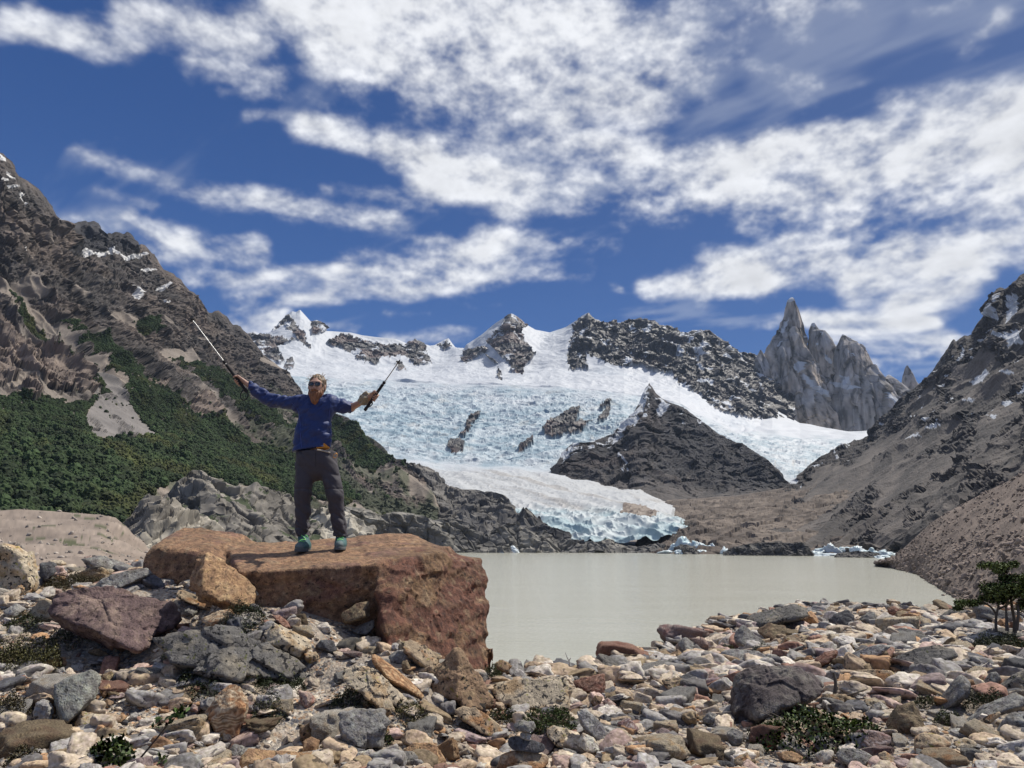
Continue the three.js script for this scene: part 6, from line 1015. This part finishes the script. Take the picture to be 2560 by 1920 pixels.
{ // the small wind-shaped beech at the right edge
  const R = 12.5, o = new THREE.Group(), base = at(2495, 1582, R); base.y = ground(base.x, base.z) + .02; o.position.copy(base);
  const S = (x, y, dz = 0) => { const w = at(2380 + x / 6.383, 1380 + y / 6.383, R - dz); return w.sub(base); };
  const bark = (pts, a, b) => part(o, 'trunk', twig(pts, a * .62, b * .6, 7), barkMat);
  bark([S(705,1290), S(700,1130), S(708,1000), S(740,880)], .034, .022); bark([S(1000,1290,-.2), S(1000,1100,-.2), S(960,900,-.2), S(900,500,-.2), S(820,350,-.2)], .045, .014); bark([S(880,1260,.1), S(870,1050,.1), S(860,900,.1)], .04, .02); bark([S(1030,1250,.1), S(1060,1000,.15), S(1060,850,.1), S(1140,700)], .035, .02);
  for (const l of [[[708,1000],[640,900],[540,830],[300,820],[120,860]], [[740,880],[740,760],[700,640],[560,560]], [[745,910],[860,850],[960,780],[1060,700]], [[860,900],[900,760],[880,640],[760,560]], [[900,500],[1000,440],[1120,400]], [[820,350],[700,290],[520,250]], [[820,350],[900,270],[1000,190]]]) part(o, 'branch', twig(l.map(([a, b], i) => S(a, b, .1 * Math.sin(a))), .016, .005, 5), barkMat);
  const L = new Leaves(99), r = L.r;
  for (const [x, y, w, h, n] of [[720,220,330,55,1100],[760,300,140,50,450],[980,190,90,45,300],[860,430,120,70,450],[1080,420,200,70,700],[620,560,190,70,700],[900,570,330,70,1300],[760,650,300,90,1300],[1080,650,230,110,1100],[560,740,150,60,500],[760,770,160,80,600],[220,820,190,60,800],[90,900,80,35,260],[420,800,90,40,200],[1130,860,110,120,500],[1000,540,240,60,700],[1250,560,150,120,600],[1280,760,160,120,600]])
    for (let i = 0; i < n; i++) { const t = r() * 6.28, u = Math.sqrt(r()), f = (r() + r() - 1), p = S(x + Math.cos(t) * u * w, y + f * h + 30 * noise(x + Math.cos(t) * 3, Math.sin(t) * 3, 1), Math.sin(t) * u * w / 6.383 * R / FOCAL * 1.4); L.add(p.x, p.y, p.z, .024 + .014 * r(), .009, mix3([.065, .098, .024], [.125, .17, .042], r()), .2); }
  part(o, 'crown', L.geometry(), leafMat);
  thing('beech_tree', o, 'small wind-shaped green beech tree with flat layered crown at the right edge', 'tree');
}
console.log(performance.now() | 0, 'plants done');
// ---------------------------------------------------------------- the hiker, arms spread, a pole in each hand
{
  const DEEP = 8.0, W = (px, py, dz = 0) => { const d = sight(px, py), k = (DEEP - dz) / -d[2]; return new THREE.Vector3(d[0] * k, EYE.y + d[1] * k, -DEEP + dz); };
  const footL = W(760, 1382, .04), footR = W(851, 1382, 0);
  const yL = globalThis.boulderTop(footL.x, footL.z + .03), yR = globalThis.boulderTop(footR.x, footR.z + .03), floor = (yL + yR) / 2, want = W(806, 1384).y, lift = floor - want;
  console.log('boulder under feet', yL.toFixed(3), yR.toFixed(3), 'wanted', want.toFixed(3));
  const base = new THREE.Vector3((footL.x + footR.x) / 2, floor, -DEEP);
  const J = (px, py, dz = 0) => { const w = W(px, py, dz); w.y += lift; return w.sub(base); };
  const man = new THREE.Group(); man.position.copy(base);
  const seg = (p, x, y, z) => { const [a, b, ra, rb] = p, dx = b.x - a.x, dy = b.y - a.y, dz = b.z - a.z, t = clamp(((x - a.x) * dx + (y - a.y) * dy + (z - a.z) * dz) / (dx * dx + dy * dy + dz * dz + 1e-9)); return Math.hypot(x - a.x - dx * t, y - a.y - dy * t, z - a.z - dz * t) - mix(ra, rb, t); };
  const ell = (c, rx, ry, rz, x, y, z) => { const q = Math.hypot((x - c.x) / rx, (y - c.y) / ry, (z - c.z) / rz); return (q - 1) * Math.min(rx, ry, rz); };
  const make = (f, lo, hi, cell, paint) => { const [P, I] = solid(f, lo, hi, cell), g = new THREE.BufferGeometry(); g.setAttribute('position', new THREE.BufferAttribute(P, 3)); g.setIndex(I); g.computeVertexNormals(); if (paint) { const N = g.attributes.normal.array, C = new Float32Array(P.length); for (let k = 0; k < P.length; k += 3) { const c = paint(P[k], P[k + 1], P[k + 2], N[k], N[k + 1], N[k + 2]); C[k] = c[0]; C[k + 1] = c[1]; C[k + 2] = c[2]; } g.setAttribute('color', new THREE.BufferAttribute(C, 3)); } return g; };
  // joints
  const head = J(792, 974, .06), neck = J(796, 1012, -.01), chest = J(789, 1045), waist = J(788, 1100), hip = J(791, 1150);
  const sA = J(744, 1016), eA = J(676, 1008, -.06), wA = J(620, 969, .02), sB = J(822, 1016), eB = J(876, 1027, -.14), wB = J(906, 1012, .05);
  const hA = J(766, 1152), kA = J(757, 1240, .05), aA = J(756, 1352, 0), hB = J(816, 1152), kB = J(837, 1245, .06), aB = J(851, 1352, 0);
  // poles: [grip end, tip]
  const poleA = [J(617, 988, .03), J(473, 797, .12)], poleB = [J(912, 1033, .10), J(1000, 907, .42)];
  const along = (p, t) => p[0].clone().lerp(p[1], t);
  const gripA = along(poleA, .14), gripB = along(poleB, .27);
  // a hand closed round a pole
  const hand = (wrist, c, axis, side) => {
    const u = wrist.clone().sub(c); u.addScaledVector(axis, -u.dot(axis)).normalize(); const v = new THREE.Vector3().crossVectors(axis, u).multiplyScalar(side), list = [], pt = (s, R, th) => c.clone().addScaledVector(axis, s).addScaledVector(u, Math.cos(th) * R).addScaledVector(v, Math.sin(th) * R);
    const knuckle = []; [0, 1, 2, 3].forEach((i) => { const s = .033 - i * .022, len = [3.3, 3.6, 3.4, 2.9][i]; let a = pt(s, .034, .55); knuckle.push(a); for (let k = 1; k <= 3; k++) { const b = pt(s, .029 - .001 * k, .55 + len * k / 3); list.push([a, b, .0105 - .001 * (k - 1) - (i === 3 ? .001 : 0), .0098 - .001 * (k - 1)]); a = b; } });
    for (const q of knuckle) list.push([wrist.clone().lerp(q, .15), q, .019, .012]);
    list.push([wrist, pt(0, .035, .1), .026, .022]);
    const t0 = wrist.clone().lerp(pt(.03, .034, -.3), .45), t1 = pt(.05, .03, -.7), t2 = pt(.062, .026, -1.6), t3 = pt(.066, .025, -2.3); list.push([t0, t1, .016, .0125], [t1, t2, .0118, .0105], [t2, t3, .0105, .009]);
    return list;
  };
  const axA = poleA[1].clone().sub(poleA[0]).normalize(), axB = poleB[1].clone().sub(poleB[0]).normalize();
  const handA = hand(wA, gripA, axA, 1), handB = hand(wB, gripB, axB, -1);
  const many = (l, k) => (x, y, z) => { let d = 9; for (const s of l) d = smin(d, seg(s, x, y, z), k); return d; };
  // ---- the body
  const bones = [[neck, chest, .052, .075], [chest, hip, .085, .06], [sA, sB, .05, .05], [sA, eA, .048, .040], [eA, wA, .038, .027], [sB, eB, .048, .041], [eB, wB, .041, .028], [hA, kA, .062, .050], [kA, aA, .050, .038], [hB, kB, .062, .050], [kB, aB, .050, .038]];
  const bodyField = many(bones, .04);
  const face = (x, y, z) => {
    let d = ell(head, .078, .112, .098, x, y, z);
    d = smin(d, ell(new THREE.Vector3(head.x, head.y - .062, head.z + .022), .056, .058, .066, x, y, z), .03);
    d = smin(d, seg([new THREE.Vector3(head.x, head.y + .008, head.z + .094), new THREE.Vector3(head.x, head.y - .036, head.z + .116), .009, .0155], x, y, z), .012);
    d = smin(d, seg([new THREE.Vector3(head.x - .045, head.y + .030, head.z + .082), new THREE.Vector3(head.x + .045, head.y + .030, head.z + .082), .012, .012], x, y, z), .02);
    for (const s of [-1, 1]) { d = smin(d, ell(new THREE.Vector3(head.x + s * .081, head.y - .006, head.z + .0), .012, .032, .020, x, y, z), .008); d = smax(d, -ell(new THREE.Vector3(head.x + s * .032, head.y + .006, head.z + .096), .019, .012, .012, x, y, z), .012); d = smin(d, ell(new THREE.Vector3(head.x + s * .032, head.y + .006, head.z + .083), .013, .012, .012, x, y, z), .003); }
    d = smax(d, -seg([new THREE.Vector3(head.x - .022, head.y - .064, head.z + .096), new THREE.Vector3(head.x + .022, head.y - .064, head.z + .096), .004, .004], x, y, z), .005);
    return smin(d, seg([new THREE.Vector3(head.x, head.y - .05, head.z - .02), neck, .056, .060], x, y, z), .03);
  };
  const skin = (x, y, z) => { const n = fbm(x * 40, y * 40, z * 40, 2); return tone([.40, .235, .17], 1 + .12 * n); };
  const box = (pts, m) => [[Math.min(...pts.map((p) => p.x)) - m, Math.min(...pts.map((p) => p.y)) - m, Math.min(...pts.map((p) => p.z)) - m], [Math.max(...pts.map((p) => p.x)) + m, Math.max(...pts.map((p) => p.y)) + m, Math.max(...pts.map((p) => p.z)) + m]];
  const bits = [make(bodyField, ...box([sA, eA, wA, sB, eB, wB, neck, aA, aB], .15), .012, skin), make(face, ...box([head, neck], .16), .005, skin)];
  for (const h of [handA, handB]) { const f = many(h, .006), pts = h.flatMap((s) => [s[0], s[1]]); bits.push(make(f, ...box(pts, .035), .0036, skin)); }
  const skinMat = new THREE.MeshPhysicalMaterial({ vertexColors: true, roughness: .55 });
  part(man, 'body', mergeGeometries(bits), skinMat);
  // ---- blue long-sleeved top
  const hemY = (x) => mix(J(727, 1139).y, J(832, 1124).y, clamp((x - J(727, 1139).x) / (J(832, 1124).x - J(727, 1139).x)));
  const flat = (p, x, y, z) => seg(p, x, y, z * 1.42);
  const cl = J(789, 1040), cw = J(783, 1088), ch = J(779, 1140);
  const torso = (x, y, z) => smin(smin(flat([cl, cw, .178, .176], x, y, z), flat([cw, ch, .176, .200], x, y, z), .05), seg([new THREE.Vector3(sA.x + .02, sA.y, sA.z), new THREE.Vector3(sB.x - .02, sB.y, sB.z), .075, .075], x, y, z), .09);
  const cuff = eB.clone().sub(sB).normalize(), cuffEnd = eB.clone();
  const folds = (x, y, z) => { const f = Math.sin((y * 26 + x * 14 + 2.2 * noise(x * 5, y * 5, z * 5)) * 1.6); return .008 * f * step(.15, .6, .5 + .7 * noise(x * 4 + 2, y * 3, z * 4)) + .017 * (ridged(x * 3.2 + y * 4, y * 8 - x * 7, z * 4, 3, .5) - .7) + .004 * fbm(x * 9, y * 9, z * 9, 2); };
  const topField = (x, y, z) => {
    let d = torso(x, y, z);
    d = smin(d, seg([sA, eA, .078, .066], x, y, z), .06); d = smin(d, seg([eA, wA.clone().lerp(eA, .02), .064, .046], x, y, z), .03);
    d = smin(d, seg([sB, eB, .080, .070], x, y, z), .06);
    d = smin(d, seg([neck.clone().add(new THREE.Vector3(0, .012, -.01)), chest, .070, .12], x, y, z), .05);
    if (Math.abs(d) < .04) d += folds(x, y, z);
    d = Math.max(d, -(y - hemY(x)) );
    d = Math.max(d, (x - cuffEnd.x) * cuff.x + (y - cuffEnd.y) * cuff.y + (z - cuffEnd.z) * cuff.z - .012);
    d = Math.max(d, seg([wA, wA.clone().lerp(gripA, 2), .06, .1], x, y, z) < 0 && x < wA.x + .008 ? .01 : -1);
    const c = neck.clone(); d = smax(d, -ell(new THREE.Vector3(c.x, c.y + .075, c.z + .02), .062, .060, .080, x, y, z), .01);
    return d;
  };
  const blue = (x, y, z) => tone([.010, .028, .125], 1 + .10 * fbm(x * 30, y * 30, z * 30, 2));
  const shirt = part(man, 'shirt', make(topField, ...box([sA, eA, wA, sB, eB, neck, ch], .24), .0085, blue), new THREE.MeshPhysicalMaterial({ vertexColors: true, roughness: .62, sheen: .25, sheenRoughness: .4, sheenColor: new THREE.Color(.2, .3, .7) }));
  { // seams down the front of the shirt
    const line = (pts) => { const l = []; for (const [a, b] of pts) { const p = J(a, b); let z = .3; while (z > -.1 && topField(p.x, p.y, z) > .0012) z -= .002; l.push(new THREE.Vector3(p.x, p.y, z + .0006)); } return twig(l, .0022, .0022, 5); };
    part(shirt, 'seam', line([[734,1018],[748,1034],[755,1060],[758,1095],[762,1130]]), new THREE.MeshStandardMaterial({ color: new THREE.Color(.05, .085, .33), roughness: .8 })); part(shirt, 'seam', line([[832,1020],[829,1036],[825,1056],[826,1080],[828,1112]]), new THREE.MeshStandardMaterial({ color: new THREE.Color(.05, .085, .33), roughness: .8 }));
  }
  // ---- orange layer showing below the hem
  const underField = (x, y, z) => Math.max(flat([J(783, 1120), J(784, 1150), .164, .176], x, y, z), -(y - hemY(x) + .014), y - hemY(x) - .05, J(797, 1120).x - x);
  part(man, 'undershirt', make(underField, ...box([J(727, 1110), J(845, 1160)], .16), .008), new THREE.MeshStandardMaterial({ color: new THREE.Color(.60, .24, .03), roughness: .85 }));
  // ---- grey trousers
  const legs = (x, y, z) => { let d = flat([J(790, 1146), J(790, 1166), .185, .190], x, y, z); d = smin(d, smin(seg([hA, kA, .106, .086], x, y, z), seg([kA, aA, .084, .070], x, y, z), .03), .05); return smin(d, smin(seg([hB, kB, .106, .086], x, y, z), seg([kB, aB, .084, .072], x, y, z), .03), .05); };
  const hemLow = J(760, 1349).y, waistTop = J(790, 1136).y;
  const trouserField = (x, y, z) => {
    let d = legs(x, y, z);
    if (Math.abs(d) < .05) { const low = 1 - step(.12, .55, y); d += (.009 + .014 * low) * (ridged(x * 4 + y * 2, y * 8 + x * 5, z * 5, 3, .5) - .7) + .005 * fbm(x * 8, y * 8, z * 8, 2) + .006 * low * Math.sin(y * 46 + 3 * noise(x * 6, y * 4, z * 6)); const knee = J(0, 1232).y; d += .007 * Math.exp(-(((y - knee) / .008) ** 2)); }
    return Math.max(d, hemLow - y, y - waistTop);
  };
  const grey = (x, y, z) => tone([.052, .047, .055], 1 + .14 * fbm(x * 26, y * 26, z * 26, 2));
  const trousers = part(man, 'trousers', make(trouserField, ...box([hA, hB, aA, aB, J(790, 1120)], .22), .0085, grey), new THREE.MeshStandardMaterial({ vertexColors: true, roughness: .82 }));
  const surf = (f, a, b) => { const p = J(a, b); let z = .32; while (z > -.1 && f(p.x, p.y, z) > .001) z -= .002; return new THREE.Vector3(p.x, p.y, z + .001); };
  part(trousers, 'fly', twig([surf(trouserField, 796, 1140), surf(trouserField, 797, 1155), surf(trouserField, 796, 1178)], .003, .002, 5), new THREE.MeshStandardMaterial({ color: new THREE.Color(.03, .028, .033), roughness: .9 }));
  part(man, 'belt_strap', twig([surf(trouserField, 800, 1137), surf(trouserField, 815, 1139), surf(trouserField, 830, 1143)].map((p) => p.add(new THREE.Vector3(0, .004, .006))), .008, .008, 6), new THREE.MeshStandardMaterial({ color: new THREE.Color(.42, .38, .32), roughness: .8 }));
  { const c = J(838, 1147, .16), t = new THREE.TorusGeometry(.020, .0045, 8, 22); t.scale(.8, 1.25, 1); t.rotateZ(-.5); t.rotateY(.5); t.translate(c.x, c.y, c.z); part(man, 'carabiner', t, new THREE.MeshStandardMaterial({ color: new THREE.Color(.65, .33, .10), metalness: .6, roughness: .35 })); }
  // ---- shoes
  for (const [foot, ank, yy] of [[footL, aA, yL], [footR, aB, yR]]) {
    const c = new THREE.Vector3(foot.x - base.x, yy - floor, foot.z - base.z), out = foot === footL ? -.10 : .14;
    const turn = (x, z) => [(x - c.x) * Math.cos(out) - (z - c.z) * Math.sin(out), (x - c.x) * Math.sin(out) + (z - c.z) * Math.cos(out)];
    const shoe = (x, y, z) => { const [u, w] = turn(x, z), h = y - c.y; let d = ell({ x: 0, y: .045, z: .075 }, .056, .052, .115, u, h, w); d = smin(d, ell({ x: 0, y: .055, z: -.05 }, .046, .062, .085, u, h, w), .04); d = smin(d, seg([new THREE.Vector3(0, .06, .01), new THREE.Vector3(ank.x - c.x, .15, -.035), .05, .052], u, h, w), .04); return Math.max(d, .016 - h, h - .165); };
    const sole = (x, y, z) => { const [u, w] = turn(x, z), h = y - c.y; let d = Math.hypot(u / .058, (w - .07) / .128) - 1; d = Math.min(d, Math.hypot(u / .047, (w + .055) / .095) - 1); const k = Math.abs(u) < .045 && w > -.06 && w < .08 ? -.2 : d; return smax(Math.min(d, k) * .05, Math.abs(h - .012) - .017, .006); };
    const b = box([c.clone().add(new THREE.Vector3(0, .2, .24)), c.clone().add(new THREE.Vector3(0, -.02, -.17))], .09);
    const o = part(man, 'shoe', make(shoe, ...b, .005, (x, y, z) => tone(mix3([.045, .115, .115], [.17, .19, .185], step(.035, .02, y - c.y) + step(.12, .17, z - c.z) * .6), 1 + .2 * fbm(x * 60, y * 60, z * 60, 2))), new THREE.MeshStandardMaterial({ vertexColors: true, roughness: .75 }), foot === footL ? undefined : undefined);
    part(o, 'sole', make(sole, ...b, .005), new THREE.MeshStandardMaterial({ color: new THREE.Color(.10, .11, .11), roughness: .9 }));
    const lace = []; for (let k = 0; k < 6; k++) { const pts = []; for (let q = -2; q <= 2; q++) { const u = q * .014, w = .095 - k * .022, X = c.x + u * Math.cos(out) + w * Math.sin(out), Z = c.z - u * Math.sin(out) + w * Math.cos(out); let y = c.y + .16; while (y > c.y && shoe(X, y, Z + q * (k % 2 ? .004 : -.004)) > .002) y -= .002; pts.push(new THREE.Vector3(X, y + .003, Z + q * (k % 2 ? .004 : -.004))); } lace.push(twig(pts, .0042, .0042, 5)); }
    part(o, 'lace', mergeGeometries(lace), new THREE.MeshStandardMaterial({ color: new THREE.Color(.22, .62, .20), roughness: .7 }));
  }
  // ---- hair, beard, sunglasses
  const hairField = (x, y, z) => { let d = ell(new THREE.Vector3(head.x, head.y + .022, head.z - .022), .090, .112, .104, x, y, z); d += .007 * ridged(x * 26, y * 10, z * 16, 2) - .006; const fc = ell(new THREE.Vector3(head.x, head.y - .035, head.z + .10), .066, .105, .085, x, y, z); d = smax(d, -fc, .015); d = Math.max(d, head.y - .085 - y); return d; };
  const blond = (x, y, z) => tone(mix3([.075, .048, .028], [.25, .165, .085], step(-.2, .4, noise(x * 60, y * 14, z * 40))), 1);
  const hairBits = [make(hairField, ...box([head], .17), .0055, blond)], r = rng(8);
  for (let k = 0; k < 26; k++) { const a = r() * 3.6 - .2, p0 = new THREE.Vector3(head.x + Math.cos(a) * .085, head.y + .05 + Math.sin(a) * .07, head.z - .02 + .05 * (r() - .5)), out = k < 14 ? new THREE.Vector3(-.05 - .05 * r(), .02 * r() - (k % 3) * .02, .02 * (r() - .5)) : new THREE.Vector3(Math.cos(a) * .04, .015 + .03 * r(), .02 * (r() - .5)); const g = twig([p0, p0.clone().addScaledVector(out, .5).add(new THREE.Vector3(0, .012, 0)), p0.clone().add(out)], .0024, .0009, 4); const n = g.attributes.position.count, C = new Float32Array(n * 3); for (let i = 0; i < n; i++) { C[i * 3] = .34; C[i * 3 + 1] = .23; C[i * 3 + 2] = .12; } g.setAttribute('color', new THREE.BufferAttribute(C, 3)); g.deleteAttribute('uv'); hairBits.push(g); }
  const hairMat = new THREE.MeshStandardMaterial({ vertexColors: true, roughness: .6 });
  part(man, 'hair', mergeGeometries(hairBits), hairMat);
  const beardField = (x, y, z) => { let d = ell(new THREE.Vector3(head.x, head.y - .088, head.z + .038), .062, .060, .062, x, y, z); d = smin(d, ell(new THREE.Vector3(head.x, head.y - .138, head.z + .062), .040, .060, .036, x, y, z), .03); for (const s of [-1, 1]) d = smin(d, seg([new THREE.Vector3(head.x + s * .066, head.y - .025, head.z + .03), new THREE.Vector3(head.x + s * .05, head.y - .085, head.z + .05), .014, .024], x, y, z), .02); d = smin(d, seg([new THREE.Vector3(head.x - .03, head.y - .053, head.z + .093), new THREE.Vector3(head.x + .03, head.y - .053, head.z + .093), .0075, .0075], x, y, z), .01); d += .006 * ridged(x * 40, y * 12, z * 40, 2) - .005; return smax(d, -ell(new THREE.Vector3(head.x, head.y - .066, head.z + .108), .024, .006, .02, x, y, z), .004); };
  part(man, 'beard', make(beardField, ...box([head, new THREE.Vector3(head.x, head.y - .17, head.z + .05)], .1), .0045, (x, y, z) => tone([.20, .085, .035], 1 + .5 * noise(x * 90, y * 30, z * 90))), hairMat);
  { const black = new THREE.MeshPhysicalMaterial({ color: new THREE.Color(.006, .006, .008), roughness: .12, clearcoat: 1 }), glasses = new THREE.Group(); void glasses;
    const rims = [], lens = []; for (const s of [-1, 1]) { const c = new THREE.Vector3(head.x + s * .033, head.y + .004, head.z + .112); const t = new THREE.TorusGeometry(.026, .0028, 8, 28); t.scale(1.05, .9, 1); t.translate(c.x, c.y, c.z); rims.push(t); const l = new THREE.SphereGeometry(.0262, 20, 12); l.scale(1.05, .9, .16); l.translate(c.x, c.y, c.z); lens.push(l); rims.push(twig([[head.x + s * .059, head.y + .010, head.z + .108], [head.x + s * .078, head.y + .012, head.z + .06], [head.x + s * .084, head.y + .008, head.z]], .003, .003, 5)); }
    rims.push(twig([[head.x - .009, head.y + .010, head.z + .112], [head.x, head.y + .013, head.z + .117], [head.x + .009, head.y + .010, head.z + .112]], .003, .003, 5));
    const f = part(man, 'sunglasses', mergeGeometries(rims), black); for (const l of lens) part(f, 'lens', l, black); }
  thing('person', man, 'bearded hiker in blue top and grey trousers standing on the boulder with arms spread', 'person');

  // ---- the poles
  const alu = new THREE.MeshStandardMaterial({ color: new THREE.Color(.40, .40, .39), metalness: .45, roughness: .35 }), foam = new THREE.MeshStandardMaterial({ color: new THREE.Color(.014, .014, .016), roughness: .9 }), strapMat = new THREE.MeshStandardMaterial({ color: new THREE.Color(.022, .022, .028), roughness: .85 });
  const pole = ([a, b], gripEnd, joint, label, strapAt) => {
    const o = new THREE.Group(); o.position.copy(base).add(a); const A = (t) => b.clone().sub(a).multiplyScalar(t), bar = (s, t, r0, r1, seg = 12) => { const p = A(s), q = A(t), l = p.distanceTo(q), g = new THREE.CylinderGeometry(r1, r0, l, seg, 4); g.translate(0, l / 2, 0); g.applyQuaternion(new THREE.Quaternion().setFromUnitVectors(new THREE.Vector3(0, 1, 0), q.clone().sub(p).normalize())); g.translate(p.x, p.y, p.z); return g; };
    part(o, 'grip', mergeGeometries([bar(0, .04, .017, .0185), bar(.04, gripEnd * .6, .0155, .0165), bar(gripEnd * .6, gripEnd, .0165, .0145)]), foam);
    part(o, 'upper_shaft', bar(gripEnd, joint, .007, .007), alu); part(o, 'clamp', mergeGeometries([bar(joint - .012, joint + .025, .0135, .0135), bar(joint + .002, joint + .015, .019, .017)]), foam); part(o, 'lower_shaft', bar(joint + .025, .955, .0058, .005), alu); part(o, 'tip', bar(.955, 1, .0075, .003), foam);
    part(o, 'basket', bar(.945, .953, .026, .024, 18), foam);
    const s = A(.03), loop = strapAt.map(([x, y, z]) => new THREE.Vector3(s.x + x, s.y + y, s.z + z)), c = new THREE.CatmullRomCurve3(loop, true), g = new THREE.TubeGeometry(c, 40, .006, 6, true); part(o, 'wrist_strap', g, strapMat);
    thing('trekking_pole', o, label, 'trekking pole');
  };
  pole(poleA, .36, .385, 'long trekking pole pointing up to the left in the raised right hand', [[0, 0, .01], [-.03, -.04, .03], [-.03, -.09, .035], [.0, -.115, .03], [.035, -.09, .02], [.035, -.04, .015]]);
  pole(poleB, .52, .545, 'foreshortened trekking pole in the left hand against the glacier', [[0, 0, .01], [.03, .01, .03], [.06, .03, .03], [.07, .06, .02], [.04, .05, .02], [.015, .03, .015]]);
  // ---- the khaki cap crumpled in the left hand
  { const c = J(913, 1004, .09), f = (x, y, z) => { const X = x - c.x, Y = y - c.y, Z = z - c.z, u = X * .72 + Y * .69, v = -X * .69 + Y * .72; return (Math.hypot(u / .082, v / .060, Z / .06) - 1) * .055 + .009 * (ridged(x * 16, y * 22, z * 16, 3, .55) - .6) + .005 * Math.sin(v * 120 + 4 * noise(x * 20, y * 20, z * 20)); };
    const o = new THREE.Mesh(make(f, [c.x - .12, c.y - .12, c.z - .1], [c.x + .12, c.y + .12, c.z + .1], .005, (x, y, z) => tone([.30, .255, .185], 1 + .2 * fbm(x * 50, y * 50, z * 50, 2))), new THREE.MeshStandardMaterial({ vertexColors: true, roughness: .95 })); o.position.copy(base); thing('cap', o, 'crumpled khaki cloth cap held with the pole in the left hand', 'cap'); }
  console.log(performance.now() | 0, 'person done');
}
renderer.render(scene, camera);
